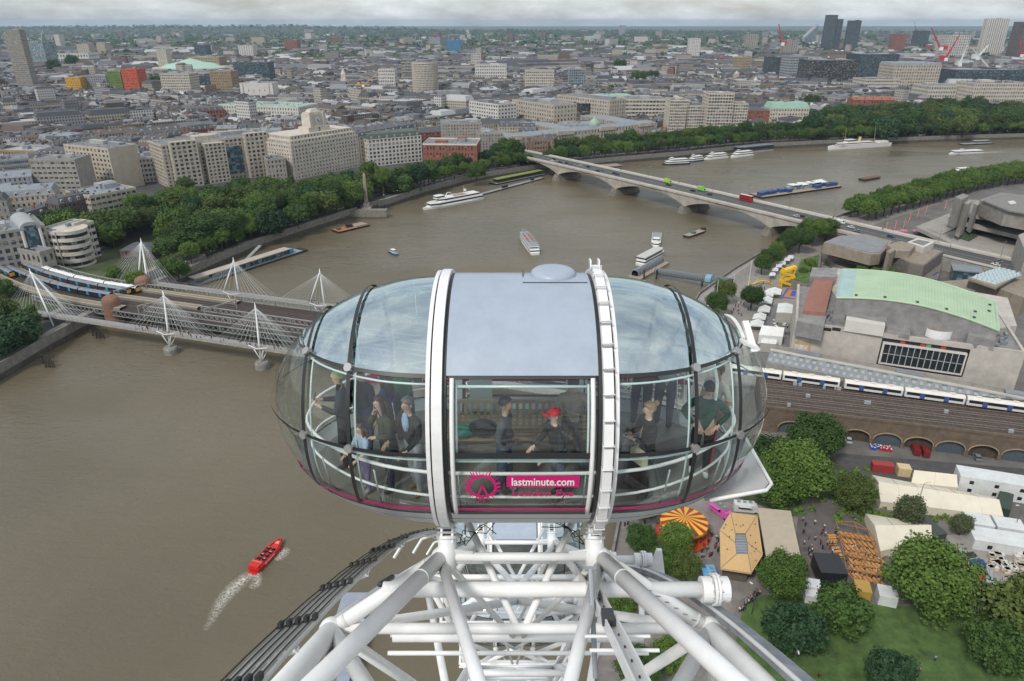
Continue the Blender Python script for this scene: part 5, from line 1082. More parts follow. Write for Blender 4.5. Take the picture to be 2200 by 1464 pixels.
CUR=M('copper_roof',(.40,.52,.345),.55,.10,.12,detail=8);CURB=M('copper_blue',(.34,.47,.45),.5,.12,.2)
def unrot(b):c,s_=math.cos(-HR),math.sin(-HR);b.v=[((p[0]-HA.x)*c-(p[1]-HA.y)*s_,(p[0]-HA.x)*s_+(p[1]-HA.y)*c,p[2]-HA.z) for p in b.v];return b
b.m=[1 if i<nu*.085 else 0 for i in range(nu) for j in range(nv)];vr=unrot(b).build('copper_vault',[CUR,CURB],hall)
for i in range(46):b=MB();u_=.09+.90*i/45;b.path([vault(u_,j/6)+Vector((0,0,.05)) for j in range(7)],.07,4);unrot(b).build('standing_seam',CUR,hall)
b=MB();b.path([vault(0,j/6) for j in range(7)],.35,6);unrot(b).build('vault_edge',CURB,hall);b=MB();b.path([vault(1,j/6) for j in range(7)],.5,6);unrot(b).build('vault_edge',CUR,hall);b=MB();b.path([vault(i/30,1) for i in range(31)],.4,6);unrot(b).build('vault_edge',CUR,hall);b=MB();b.path([vault(i/30,0) for i in range(31)],.4,6);unrot(b).build('vault_edge',CUR,hall)
b=MB()
for v_ in(0,1):
 for i in range(30):p,q=vault(i/30,v_),vault((i+1)/30,v_);b.add([(p.x,p.y,22),(q.x,q.y,22),(q.x,q.y,q.z-.1),(p.x,p.y,p.z-.1)],[(0,1,2,3)])
for u_ in(0,1):
 for j in range(6):p,q=vault(u_,j/6),vault(u_,(j+1)/6);b.add([(p.x,p.y,22),(q.x,q.y,22),(q.x,q.y,q.z-.1),(p.x,p.y,p.z-.1)],[(0,1,2,3)])
unrot(b).build('vault_wall',HROOF,hall)
for i,(u_,v_) in enumerate(((.12,.93),(.3,.93),(.5,.93),(.68,.92),(.85,.9),(.86,.7),(.95,.5),(.96,.25))):b=MB();b.box(vault(u_,v_)+Vector((0,0,.2)),(.8,.8,.6));unrot(b).build('roof_cap',DARK,hall)
def HPR(name,pts,z1,z0,mat):b=MB();b.prism(poly3(pts,z1),z0,z1);return unrot(b).build(name,mat,hall)
HPR('rear_block',[(1790,575),(2165,640),(2185,700),(2150,705),(1797,640),(1770,600)],24.6,6,HST)
rr_=HPR('red_roof',[(1752,596),(1792,597),(1774,672),(1725,668),(1735,630)],27.5,24,M('red_membrane',(.30,.135,.10),.8,.15,.4))
HPR('stair_block',[(1745,575),(1800,577),(1796,596),(1740,594)],28.5,20,HROOF);HPR('wing_roof',[(1722,668),(1777,672),(1770,702),(1712,690)],26,20,HROOF)
HPR('roof_pavilion',[(1818,688),(1902,700),(1902,680),(1820,668)],28.5,24,WHITEW);HPR('pavilion_roof',[(1815,675),(1905,690),(1905,665),(1870,655),(1825,658)],29.2,28.55,HROOF);HPR('pavilion_window',[(1826,690),(1853,694),(1853,693),(1826,689)],27,25,BLACK)
c=G(2018,712,26);b=MB();b.lathe([(4.9,-2),(4.9,1.6)],(0,0,0),30);b.v=[(c.x+p[0]*1.0,c.y+p[1]*.8,25.8+p[2]) for p in b.v];unrot(b).build('oval_tank',WHITE,hall);b=MB();b.lathe([(0,1.1),(4.7,1.1)],(0,0,0),30);b.v=[(c.x+p[0],c.y+p[1]*.8,25.8+p[2]) for p in b.v];unrot(b).build('tank_top',BRICKY,hall)
HPR('plant_room',[(2080,720),(2140,732),(2140,708),(2085,700)],28,24,HROOF);HPR('plant_room',[(1905,712),(1955,720),(1955,706),(1910,698)],25.8,24,HROOF)
rs=random.Random(4);b=MB()
for i in range(60):p=G(rs.uniform(1770,1820),rs.uniform(668,690),25) if i<35 else G(rs.uniform(2090,2180),rs.uniform(715,742),25);b.box(p,(rs.uniform(.4,1.8),rs.uniform(.4,1.4),rs.uniform(.6,2.0)),rs.uniform(0,1.5))
unrot(b).build('roof_services',LEAD,hall,kind='stuff')
FOOT.append((HA+hu*HL/2,60,None))
# --- low grey panelled building along the railway
LBA,LBB=G(1648,772,12.5),G(2260,893,12.5);lb=thing('panelled_viaduct_building','long low building with rows of grey roof panels between hall and railway','building',LBA,math.atan2((LBB-LBA).y,(LBB-LBA).x));lb.location.z=GZ;LL=(LBB-LBA).length
b=MB();b.b2(0,LL,0,10.5,0,5.6);b.build('wall',CONC,lb)
b=MB();b.hexa([(0,0,5.6),(LL,0,5.6),(LL,6.2,8.0),(0,6.2,8.0)],[(0,0,5.8),(LL,0,5.8),(LL,6.2,8.2),(0,6.2,8.2)]);rf1=b.build('sloped_roof',M('panel_roof',(.23,.24,.245),.6,.15,.3),lb)
b=MB();b.b2(0,LL,6.2,10.5,7.4,7.7);b.build('terrace',M('terrace_sand',(.33,.28,.23),.85,.15,.3),lb);b=MB();b.b2(0,LL,10.2,10.5,7.7,9.0);b.build('parapet',CONC,lb);b=MB();b.b2(0,LL,5.95,6.2,8.2,9.0);b.build('parapet',WHITEW,lb)
PNL=M('panel_pale',(.33,.35,.37),.45,.1,.5);PNG=M('panel_green',(.10,.15,.13),.4,.15,.5)
for i in range(int(LL/2.4)):
 for r_ in(0,1):
  x=1+i*2.4+(1.2 if r_ else 0);y=1.5+2.6*r_;b=MB();b.box((x,y,5.78+.387*y+.12),(1.15,1.7,.12),0,0,.37);b.build('roof_panel',PNL,rf1)
  if r_ and i%2==0:b=MB();b.box((x,y+1.25,5.78+.387*(y+1.25)+.1),(1.8,.5,.1),0,0,.37);b.build('glazed_strip',PNG,rf1)
for x0_ in(9,44,78):b=MB();b.b2(x0_,x0_+9,6.8,9.8,7.7,9.1);b.build('roof_plant',LEAD,lb)
# --- railway on brick arches
VA,VB=G(1630,925,GZ),G(2260,1005,GZ);vu=(VB-VA).normalized();vn=Vector((-vu.y,vu.x,0));VL=(VB-VA).length;VR=math.atan2(vu.y,vu.x);VH=ZT(905,G(1806,955,GZ).y)-GZ
via=thing('railway_viaduct','brown brick railway viaduct with arched openings and tracks on top','viaduct',VA,VR);VBR=M('viaduct_brick',(.135,.10,.07),.9,.3,.5,bump=.2)
arcs=[rx(px,960,VA,VB) for px in(1693,1834,1903,1972,2043,2117,2192)];arcs=[(p-VA).dot(vu) for p in arcs];AR=4.1;AH=2.3
b=MB();edges=[0];
for c in arcs:edges+=[c-AR,c+AR]
edges.append(VL)
for i in range(0,len(edges),2):b.b2(edges[i],edges[i+1],0,1.4,0,VH)
for c in arcs:
 k=12;pts=[(c-AR*math.cos(math.pi*i/k),AH+AR*.62*math.sin(math.pi*i/k)) for i in range(k+1)]
 for i in range(k):b.hexa([(pts[i][0],0,pts[i][1]),(pts[i+1][0],0,pts[i+1][1]),(pts[i+1][0],1.4,pts[i+1][1]),(pts[i][0],1.4,pts[i][1])],[(pts[i][0],0,VH),(pts[i+1][0],0,VH),(pts[i+1][0],1.4,VH),(pts[i][0],1.4,VH)])
b.build('brick_wall',VBR,via)
b=MB();b.b2(0,VL,-.25,.35,VH,VH+.9);b.build('coping',VBR,via)
for i,c in enumerate(arcs):
 b=MB();b.b2(c-AR,c+AR,4.5 if i in(1,3,5) else.9,4.8 if i in(1,3,5) else 1.2,0,AH+AR*.62);b.build('arch_infill',(BLACK if i in(1,3,5) else M('arch_door_blue',(.075,.095,.115),.5,.15,1)),via)
 b=MB();b.path([(c-(AR+.2)*math.cos(math.pi*k/12),-.05,AH+(AR+.2)*.62*math.sin(math.pi*k/12)) for k in range(13)],.22,4);b.build('arch_ring',BRICKY,via)
TB=M('ballast_brown',(.072,.056,.047),.95,.4,.6,detail=8)
b=MB();b.b2(0,VL,1.4,27.5,0,VH-.1);b.build('track_bed',TB,via)
for k in range(5):
 for d_ in(-.72,.72):b=MB();y=5.2+4.1*k+d_;b.b2(0,VL,y-.09,y+.09,VH-.1,VH+.08);b.build('rail',RAIL,via)
 b=MB()
 for i in range(int(VL/1.4)):b.b2(1.4*i,1.4*i+.3,5.2+4.1*k-1.3,5.2+4.1*k+1.3,VH-.1,VH-.02)
 b.build('sleepers',M('sleeper',(.06,.048,.04),.9,.3,1),via,kind='stuff')
for i in range(16):b=MB();x,y=rs.uniform(3,VL-3),rs.choice((3.1,11.5,19.6));b.box((x,y,VH+.5),(rs.uniform(.8,2),.7,1.1));b.build('relay_box',PNL,via)
CRT=M('train_cream',(.68,.64,.57),.45,.08,.5);DBL=M('door_blue',(.05,.09,.24),.4,.05)
T0,T1=G(1560,803,14.0),G(2330,908,14.0);t0s,t1s=(T0-W1).dot(UU),(T1-W1).dot(UU);tt0,tt1=(T0-W1).dot(NN),(T1-W1).dot(NN)
def tl(px):p=rx(px,850,T0,T1);return(p-W1).dot(UU)
tf=lambda s:lerp(tt0,tt1,(s-t0s)/(t1s-t0s))
train('rear white roofed commuter train passing behind the capsule in front of the concert hall',[tl(1560),tl(1672),tl(1799)],tf,GZ+VH,CRT,M('train_side_white',(.62,.62,.6),.4,.05),DBL,endm=TRY)
train('long white roofed commuter train with blue doors in front of the concert hall',[tl(1806),tl(1938),tl(2076),tl(2220),tl(2330)],tf,GZ+VH,CRT,MATS['train_side_white'],DBL)
# --- concrete arts buildings
FLUT=M('fluted_concrete',(.165,.145,.13),.9,.25,.6,bump=.3,bscale=3);SHUT=M('board_concrete',(.27,.225,.175),.9,.2,.4,bump=.2)
def arts(name,label,parts,cat='building'):
 c=G(*parts[0][1][0],8);o=thing(name,label,cat,(c.x,c.y,GZ))
 for(nm,pts,z1,z0,mat) in parts:PR(nm,pts,z1,z0,mat,o)
 return o
q1=[(1770,521),(1800,508),(1858,503),(1918,518),(1893,545),(1873,547)]
qe=arts('brutalist_concert_hall','brown concrete concert hall with hexagonal grey roof beside the road bridge',[('base_wall',[(1766,528),(1798,510),(1860,504),(1926,520),(1900,552),(1870,556)],15,GZ,FLUT),('upper_wall',q1,21,15,SHUT),('roof',[(1776,521),(1802,510),(1857,506),(1910,519),(1890,542),(1874,543)],21.35,21.0,M('roof_slate_grey',(.22,.225,.235),.7,.15,.2)),('stair_tower',[(1905,540),(1918,532),(1924,536),(1912,545)],24,GZ,SHUT),('front_terrace',[(1760,545),(1770,540),(1905,578),(1885,585),(1800,572)],9,GZ,CONCD)])
for k in range(5):b=MB();p=G(1783+20*k,531+6.0*k,13);b.box(p,(2.2,1.6,8),.3);b.build('buttress',SHUT,qe,world=True)
g2=arts('brutalist_gallery_wing','stepped brown concrete gallery wing right of the hexagonal hall',[('block',[(1908,545),(1975,525),(2028,540),(1985,572),(1955,566)],19,12,FLUT),('roof',[(1912,544),(1975,527),(2022,540),(1984,569),(1956,563)],19.3,19,SHUT),('upper_block',[(1905,526),(1935,518),(1968,527),(1955,540),(1925,540)],23,19.3,SHUT),('base',[(1930,575),(2000,545),(2028,552),(2015,600),(1990,603)],12,GZ,FLUT),('blue_banner',[(2004,590),(2016,583),(2017,584),(2005,591)],12.5,7,paint((.03,.08,.25))),('white_frame',[(1950,520),(1972,512),(2008,520),(1985,532)],22.5,19.3,WHITEW),('frame_well',[(1957,520),(1973,515),(2000,520),(1984,528)],22.55,22.45,ROOFG)])
hw=arts('pyramid_roof_gallery','concrete gallery with rows of glass roof pyramids behind the concert hall',[('wall',[(2082,597),(2145,575),(2182,592),(2140,615)],17,GZ,FLUT),('cornice',[(2080,598),(2145,574),(2186,592),(2140,618)],18,16.9,SHUT),('side_wing',[(2140,618),(2186,592),(2240,610),(2200,640)],15,GZ,SHUT),('lower_wing',[(2020,605),(2080,600),(2095,625),(2040,622)],12,GZ,SHUT)])
a,bb,cc_=G(2088,597,18),G(2145,578,18),G(2140,612,18);PG=M('pyramid_glass',(.42,.50,.52),.25,.08,.5)
for i in range(8):
 for j in range(5):
  o0=a+(bb-a)*(i/8)+(cc_-a)*(j/5)*.98;e1,e2=(bb-a)/8,(cc_-a)/5*.98;b=MB();b.add([o0,o0+e1,o0+e1+e2,o0+e2,o0+(e1+e2)/2+Vector((0,0,2.0))],[(0,1,4),(1,2,4),(2,3,4),(3,0,4)]);b.build('glass_pyramid',PG,hw,world=True)
TC=M('theatre_concrete',(.33,.305,.275),.88,.18,.3,bump=.15);TCD=M('theatre_edge',(.25,.23,.205),.9,.22,.4,bump=.15);TGL=winglass('theatre_glass',(.025,.028,.03),(.12,.11,.1),.25)
def shr(pts,k):cx=sum(p[0] for p in pts)/len(pts);cy_=sum(p[1] for p in pts)/len(pts);return[(lerp(p[0],cx,k),lerp(p[1],cy_,k)) for p in pts]
L1=[(1968,487),(2048,455),(2260,482),(2260,575),(2105,552)];L2_=[(2036,470),(2066,446),(2260,466),(2260,520),(2192,507)];L3_=[(2040,452),(2072,428),(2260,444),(2260,486),(2188,478)]
lay=[]
for pts,z in((L1,GZ),(L2_,12),(L3_,18)):lay+=[('glazing',shr(pts,.06),z+3.9,z,TGL),('deck_edge',pts,z+6.2,z+3.9,TC if z<18 else TCD)]
nth=arts('concrete_theatre','large layered concrete theatre with terraces and square towers at the right edge',lay+[('fly_tower',[(2052,423),(2070,416),(2082,421),(2066,430)],37,20,TCD),('stair_tower',[(2070,436),(2080,429),(2089,432),(2079,440)],34,14,TC),('stair_tower',[(2092,437),(2100,431),(2109,435),(2100,442)],31,14,TC),('auditorium',[(2105,430),(2150,414),(2260,428),(2260,470),(2160,452)],33,24,TCD),('auditorium_roof',shr([(2105,430),(2150,414),(2260,428),(2260,470),(2160,452)],.08),33.8,33,M('theatre_roof',(.205,.195,.185),.85,.15,.2)),('skylight',[(2165,433),(2178,431),(2184,437),(2171,439)],34.0,33.8,WHITEW),('right_tower',[(2188,505),(2240,485),(2260,560),(2205,545)],27,8,TC),('roof_garden',[(2050,508),(2092,486),(2122,494),(2082,518)],12.1,11.7,M('roof_garden',(.045,.075,.025),.95,.5,.4)),('plaza_block',[(1990,490),(2035,470),(2070,482),(2025,503)],12.3,11.7,TC),('loading_block',[(2110,560),(2260,585),(2260,620),(2120,590)],11,GZ,TCD),('podium_wall',[(2030,510),(2110,550),(2108,556),(2026,515)],13.2,11.7,TC)])
PR('column',[(2060,465),(2070,462),(2074,466),(2064,470)],16,12,CONC,nth)
bt=thing('banner_row','x','x');bpy.data.objects.remove(bt)
for i,(px,py) in enumerate(((1902,500),(1921,497),(1940,493),(1952,478),(1970,470),(1988,461),(2029,452))):
 o=thing('feather_banner','tall pink feather banner on the path below the theatre trees','banner',G(px,py,GZ),0,'pink banners by the theatre');b=MB();b.tube((0,0,0),(0,0,7),.06,6);b.build('pole',WHITE,o);b=MB();b.hexa([(.05,-.03,1.2),(1.0,-.03,1.0),(1.0,.03,1.0),(.05,.03,1.2)],[(.05,-.03,6.9),(.8,-.03,6.4),(.8,.03,6.4),(.05,.03,6.9)]);b.build('flag',paint((.55,.16,.13)),o)
for i,(px,py) in enumerate(((1925,505),(1968,503),(1976,500),(1940,503))):
 o=thing('market_parasol','pink market parasol in the square beside the theatre','parasol',G(px,py,GZ),0,'pink parasols by the theatre');b=MB();b.lathe([(2.6,2.3),(0,3.2)],(0,0,0),8);b.build('canopy',paint((.65,.12,.28)),o);b=MB();b.tube((0,0,0),(0,0,2.4),.05,6);b.build('pole',WHITE,o)
arts('glass_cafe','steel and glass cafe under the elevated road',[('glazing',[(2045,568),(2105,575),(2112,588),(2050,582)],12,GZ,GLASSB),('roof',[(2043,566),(2107,573),(2114,586),(2048,580)],12.6,12,LEAD)])
# --- promenade furniture: yellow stair, sports court, stage, tents
ys=thing('yellow_staircase','bright yellow zigzag outdoor staircase on the riverside plaza','staircase',G(1688,616,GZ));YS=M('stair_yellow',(.75,.47,.01),.5,.06)
for k in range(4):b=MB();s_=1 if k%2 else-1;b.hexa([(-s_*2.6,-1.5,.4+2.5*k),(s_*2.6,-1.5,2.4+2.5*k),(s_*2.6,1.5,2.4+2.5*k),(-s_*2.6,1.5,.4+2.5*k)],[(-s_*2.6,-1.5,1.7+2.5*k),(s_*2.6,-1.5,3.7+2.5*k),(s_*2.6,1.5,3.7+2.5*k),(-s_*2.6,1.5,1.7+2.5*k)]);b.build('flight',YS,ys)
for k in range(4):b=MB();s_=1 if k%2 else-1;b.box((s_*2.7,0,3.0+2.5*k),(1.6,3.4,1.5));b.build('landing',YS,ys)
for x in(-2.8,2.8):b=MB();b.box((x,0,5),(.4,3.2,10));b.build('post',YS,ys)
ct=thing('sports_court','orange and blue painted sports court beside the concert hall','sports court',G(1702,632,GZ));
for nm,pts,z,m_ in(('outer_field',[(1691,620),(1728,622),(1722,645),(1678,640)],.07,paint((.03,.09,.32))),('orange_field',[(1694,622),(1725,624),(1719,643),(1683,638)],.08,paint((.50,.19,.07))),('blue_field',[(1703,625),(1724,626),(1720,639),(1696,636)],.09,paint((.02,.10,.45)))):sheet(nm,pts,GZ+z,m_,None).parent=ct
for o in ct.children:o.location=-Vector(ct.location);o.pop('kind',None) if 'kind' in o.keys() else None
TENT=M('tent_white',(.72,.72,.70),.7,.05,.5);CRTENT=M('tent_cream',(.66,.60,.48),.75,.06,.3)
def tent(name,label,pts,ze,zr,mat,group=None,cat='tent'):
 """pts: four eaves corners (photo pixels at eaves level), ridge along the longer axis"""
 q=poly3(pts,ze);c=sum(q,Vector())/4;o=thing(name,label,cat,(c.x,c.y,GZ),0,group)
 if(q[1]-q[0]).length<(q[2]-q[1]).length:q=q[1:]+q[:1]
 r0,r1=(q[3]+q[0])/2,(q[1]+q[2])/2;r0 .z=r1 .z=zr;b=MB();b.add(q+[r0,r1],[(0,1,5,4),(1,2,5),(2,3,4,5),(3,0,4)]);b.build('canopy',mat,o,world=True)
 b=MB();n=max(2,int((q[1]-q[0]).length/5))
 for i in range(1,n):
  for e0,e1 in((0,1),(3,2)):p=q[e0].lerp(q[e1],i/n);r_=r0 .lerp(r1,i/n);b.tube(p+Vector((0,0,.04)),r_+Vector((0,0,.04)),.06,4)
 b.build('seams',M('tent_seam',(.5,.46,.38),.8,.05),o,world=True,kind='stuff')
 for i in range(4):p=q[i];b=MB();b.tube((p.x,p.y,GZ),p,.08,6);b.build('pole',GREYM,o,world=True)
 if 'market' in name or name=='stall':return o
 b=MB()
 for i in(0,1,2,3):p,r_=q[i],q[(i+1)%4];b.add([(p.x,p.y,GZ+.02),(r_.x,r_.y,GZ+.02),(r_.x,r_.y,ze-.05),(p.x,p.y,ze-.05)],[(0,1,2,3)])
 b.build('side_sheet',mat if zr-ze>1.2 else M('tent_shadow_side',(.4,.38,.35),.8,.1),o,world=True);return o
for i,(px,py) in enumerate(((1650,632),(1646,647),(1640,666),(1630,682),(1624,697),(1661,628))):s_=11+i;tent('market_tent',f'small white market tent in the promenade row {["nearest the court", "second from the court", "in the middle of the row", "fourth along", "last before the capsule", "topmost"][i]}',[(px-s_,py+4),(px+s_,py+6),(px+s_+3,py-6),(px-s_+4,py-7)],GZ+2.6,GZ+3.7,TENT,'white market tents on the promenade')
tent('stage_tent','white pitched stage tent on the terrace left of the concert hall',[(1630,720),(1682,724),(1684,712),(1640,706)],GZ+4,GZ+7,TENT)
tent('kiosk_tent','white roofed kiosk with glass front near the capsule edge',[(1634,737),(1668,740),(1670,728),(1638,726)],GZ+4,GZ+4.6,TENT)
tent('bandstand','black and white open bandstand roof on the terrace',[(1668,672),(1702,674),(1704,655),(1672,652)],GZ+5,GZ+5.6,TENT)
for i in range(26):PED.append((G(rs.uniform(1640,1700),rs.uniform(670,725),GZ),'terrace'))
for i in range(10):o=thing('cafe_table','small white cafe table on the festival terrace','table',G(rs.uniform(1650,1695),rs.uniform(682,705),GZ),0,'white cafe tables');b=MB();b.lathe([(0,.75),(.7,.75),(.7,.7)],(0,0,0),10);b.build('top',WHITE,o);b=MB();b.tube((0,0,0),(0,0,.7),.06,6);b.build('stem',GREYM,o)
for i,(px,py) in enumerate(((1664,580),(1672,572),(1680,566),(1658,590),(1690,558),(1697,553))):tent('stall','white stall roof in the market row by the planted terrace',[(px-6,py+3),(px+7,py+3),(px+9,py-3),(px-4,py-4)],GZ+2.6,GZ+3.0,TENT,'white stalls on the promenade','stall')
ft=arts('planted_terrace','green planted roof terrace above the promenade restaurants',[('wall',[(1700,600),(1720,555),(1765,545),(1760,590),(1735,612)],10,GZ,CONCD),('planting',[(1704,598),(1722,558),(1760,548),(1756,588),(1734,608)],10.6,10,M('planting',(.07,.12,.025),.95,.5,.4))])
for(px,py,lb_) in((1546,632,'left'),(1594,660,'right'),(1538,640,'third')):
 pass
for i,(px,py,ty) in enumerate(((1535,668,602),(1570,648,588),(1606,625,560),(1508,700,660))):
 o=thing('flag_mast',['tall white mast on the promenade nearest the capsule roof','tall white mast with yellow banner on the promenade','tall white mast beside the river pier entrance','short white mast at the promenade corner'][i],'mast',G(px,py,GZ));hz=ZT(ty,o.location.y)-GZ;b=MB();b.tube((0,0,0),(0,0,hz),.16,8,0,.08);b.build('pole',WHITE,o);b=MB();b.box((.45,0,hz*.25),(.8,.06,hz*.2));b.build('banner',paint((.7,.45,.02)),o)
ya=thing('yellow_arch_bridge','small yellow arched footbridge on the promenade','bridge',G(1638,612,GZ));b=MB();b.path([(-5,0,0),(-3,0,1.6),(0,0,2.2),(3,0,1.6),(5,0,0)],.5,6);b.build('arch',paint((.6,.36,.03)),ya);b=MB();b.path([(-5,.6,1),(-3,.6,2.6),(0,.6,3.2),(3,.6,2.6),(5,.6,1)],.08,6);b.build('rail',paint((.6,.36,.03)),ya)
# --- gardens by the wheel
cr=thing('carousel','fairground carousel with red and yellow striped round roof','carousel',G(1466,1150,GZ));rr0=6.3
for k in range(28):
 a0,a1=2*math.pi*k/28,2*math.pi*(k+1)/28;b=MB();b.add([(0,0,6.2),(rr0*math.cos(a0),rr0*math.sin(a0),4.6),(rr0*math.cos(a1),rr0*math.sin(a1),4.6)],[(0,1,2)]);b.add([(0,0,6.1),(rr0*math.cos(a0),rr0*math.sin(a0),4.0),(rr0*math.cos(a1),rr0*math.sin(a1),4.0)],[(2,1,0)]);b.build('roof_stripe',paint((.72,.42,.02)) if k%2 else paint((.34,.02,.02)),cr)
b=MB();b.lathe([(rr0+.05,4.65),(rr0+.1,4.0)],(0,0,0),28);b.build('rounding_board',paint((.5,.25,.04)),cr);b=MB();b.lathe([(rr0+.9,0),(rr0+.9,.5),(0,.55)],(0,0,0),32);b.build('platform',paint((.50,.07,.02)),cr);b=MB();b.lathe([(1.3,.5),(1.1,5.8)],(0,0,0),14);b.build('centre_drum',paint((.55,.3,.05)),cr);b=MB();b.lathe([(rr0+1.0,.5),(rr0+1.0,1.1)],(0,0,0),32);b.build('fence_ring',paint((.6,.16,.02)),cr)
for k in range(14):
 a0=2*math.pi*k/14;b=MB();x,y=5.2*math.cos(a0),5.2*math.sin(a0);b.tube((x,y,.5),(x,y,4.4),.06,6);b.build('pole',paint((.6,.45,.1)),cr);b=MB();b.ball((x,y,1.6),(.75,.28,.32),8);b.path([(x+.5,y,1.7),(x+.8,y,2.2),(x+1.05,y,2.15)],[.2,.16,.1],6)
 for lx in(-.5,.5):b.tube((x+lx,y,1.4),(x+lx*1.2,y,.8),.08,5)
 b.build('horse',paint(rs.choice(((.6,.55,.45),(.3,.05,.03),(.6,.3,.05)))),cr)
tk=thing('ticket_booth','small red ticket booth beside the carousel','booth',G(1428,1108,GZ));b=MB();b.box((0,0,1.3),(2,2,2.6));b.build('wall',paint((.4,.03,.02)),tk);b=MB();b.lathe([(1.9,2.6),(0,3.9)],(0,0,0),4);b.build('roof',paint((.5,.03,.02)),tk)
pv=thing('octagon_pavilion','pavilion with tan faceted roof around a grey rectangular opening','pavilion',G(1592,1165,GZ));zt=GZ+5.2
out=[G(*q,zt) for q in[(1570,1102),(1626,1109),(1638,1192),(1614,1231),(1549,1221),(1547,1140)]];inn_=[G(*q,zt+1.2) for q in[(1580,1146),(1602,1146),(1606,1166),(1607,1191),(1582,1191),(1579,1166)]];order=[(0,0),(1,1),(2,2),(3,3),(4,4),(5,5)];PVR=M('tan_roof',(.56,.36,.165),.7,.08,1.5)
for i in range(6):j=(i+1)%6;b=MB();b.add([out[i],out[j],inn_[j],inn_[i]],[(0,1,2,3)]);b.add([p-Vector((0,0,.3)) for p in(out[i],out[j],inn_[j],inn_[i])],[(3,2,1,0)]);b.build('roof_facet',PVR,pv,world=True);b=MB();b.beam(out[i]+Vector((0,0,.03)),inn_[i]+Vector((0,0,.03)),.12,.08);b.build('hip_seam',BRICKB,pv,world=True);b=MB();b.beam(out[i]-Vector((0,0,.2)),out[j]-Vector((0,0,.2)),.2,.5);b.build('fascia',PVR,pv,world=True)
b=MB();b.add([p-Vector((0,0,.4)) for p in inn_],[tuple(range(6))]);b.build('skylight',LEAD,pv,world=True)
for k in range(7):p,q=inn_[0].lerp(inn_[4],(k+.5)/7.5),inn_[1].lerp(inn_[3],(k+.5)/7.5);b=MB();b.beam(p-Vector((0,0,.25)),q-Vector((0,0,.25)),.15,.1);b.build('skylight_bar',PNL,pv,world=True)
cen=sum(out,Vector())/6
b=MB();b.prism([cen.lerp(p,.8) for p in out],GZ,zt-.5);b.build('wall',M('pavilion_wall',(.12,.10,.08),.7,.2),pv,world=True)
for i in range(18):t_=rs.random();k=rs.randrange(6);p=out[k].lerp(out[(k+1)%6],rs.random()).lerp(inn_[k],rs.uniform(.1,.7));b=MB();b.lathe([(.16,0),(.16,.35)],p,8);b.build('roof_vent',BRICKB,pv,world=True)
fl=arts('flat_roof_restaurant','long restaurant with plain beige flat roof beside the tan pavilion',[('roof',[(1628,1091),(1699,1098),(1727,1226),(1649,1214)],GZ+5,GZ+4.6,M('beige_roof',(.42,.35,.26),.8,.08,.5)),('wall',[(1632,1096),(1696,1102),(1722,1221),(1652,1210)],GZ+4.6,GZ,M('pavilion_wall2',(.10,.085,.07),.7,.2))])
def truck(name,label,px,py,rz,col,col2,hatch=1):
 o=thing(name,label,'food truck',G(px,py,GZ),rz);b=MB();b.box((0,0,1.6),(5.6,2.3,2.4));b.build('body',paint(col),o);b=MB();b.hexa([(2.8,-1.1,.5),(4.2,-1.1,.5),(4.2,1.1,.5),(2.8,1.1,.5)],[(2.8,-1.05,2.4),(3.5,-1.0,2.3),(3.5,1.0,2.3),(2.8,1.05,2.4)]);b.build('cab',paint(col),o)
 b=MB();b.box((0,0,2.85),(5.3,2.0,.12));b.build('roof_tray',paint(col2),o);b=MB();b.hexa([(-1.8,-1.2,2.6),(1.6,-1.2,2.6),(1.6,-1.15,2.7),(-1.8,-1.15,2.7)],[(-1.8,-2.5,2.9),(1.6,-2.5,2.9),(1.6,-2.45,3.0),(-1.8,-2.45,3.0)]);b.build('hatch',paint(col),o);b=MB();b.box((-.1,-1.16,1.9),(3.2,.05,.9));b.build('counter',BLACK,o)
 for k in range(3):b=MB();b.box((-1.6+1.6*k,.2,3.0),(.9,.8,.25));b.build('vent',LEAD,o)
 for x in(-1.8,3.1):
  for y in(-1,1):link('wheel',WM,o,(x,y,.33))
truck('food_truck','bright pink food truck with open hatch near the pavilion',1544,1102,R(-60),(.62,.10,.38),(.14,.17,.13));truck('food_truck','sky blue food truck with side awning below the pavilion',1528,1250,R(-88),(.12,.36,.60),(.14,.38,.60));truck('white_van','white box van parked behind the tan pavilion',1597,1098,R(-8),(.62,.62,.6),(.6,.6,.58))
mq=tent('marquee','large cream marquee roof near the railway arches',[(1892,1078),(2156,1110),(2128,1068),(1874,1021)],GZ+2.5,GZ+4.8,CRTENT);tent('marquee_annexe','cream gabled annexe tent joined to the large marquee',[(1958,1038),(2058,1048),(2044,1024),(1962,1014)],GZ+2.5,GZ+5.1,CRTENT)
tent('beer_tent','cream beer tent beside the timber pergola',[(1892,1185),(2003,1160),(1990,1126),(1860,1104)],GZ+2.4,GZ+4.6,CRTENT)
def container(label,A_,B_,d,h,mat,name='container',cat='container',group=None,rows=0,z=GZ):
 A_,B_=G(*A_,z),G(*B_,z);u=B_-A_;L_=u.length;o=thing(name,label,cat,A_,math.atan2(u.y,u.x),group);b=MB();b.b2(0,L_,0,d,0,h);b.build('body',mat,o)
 for k in range(int(L_/.9)):b=MB();b.b2(.2+.9*k,.5+.9*k,-.05,.0,.15,h-.15);b.build('rib',mat,o)
 b=MB();b.b2(-.06,L_+.06,-.06,d+.06,h,h+.12);b.build('roof',mat,o)
 for r_ in range(rows):
  for k in range(max(1,int(L_/6))):x=L_*(k+.4)/max(1,int(L_/6));b=MB();b.b2(x,x+1.1,-.09,-.05,.9+r_*2.7,2.0+r_*2.7);b.build('window',TGLASS,o)
 return o
WC=M('cabin_white',(.62,.63,.62),.55,.12,.4)
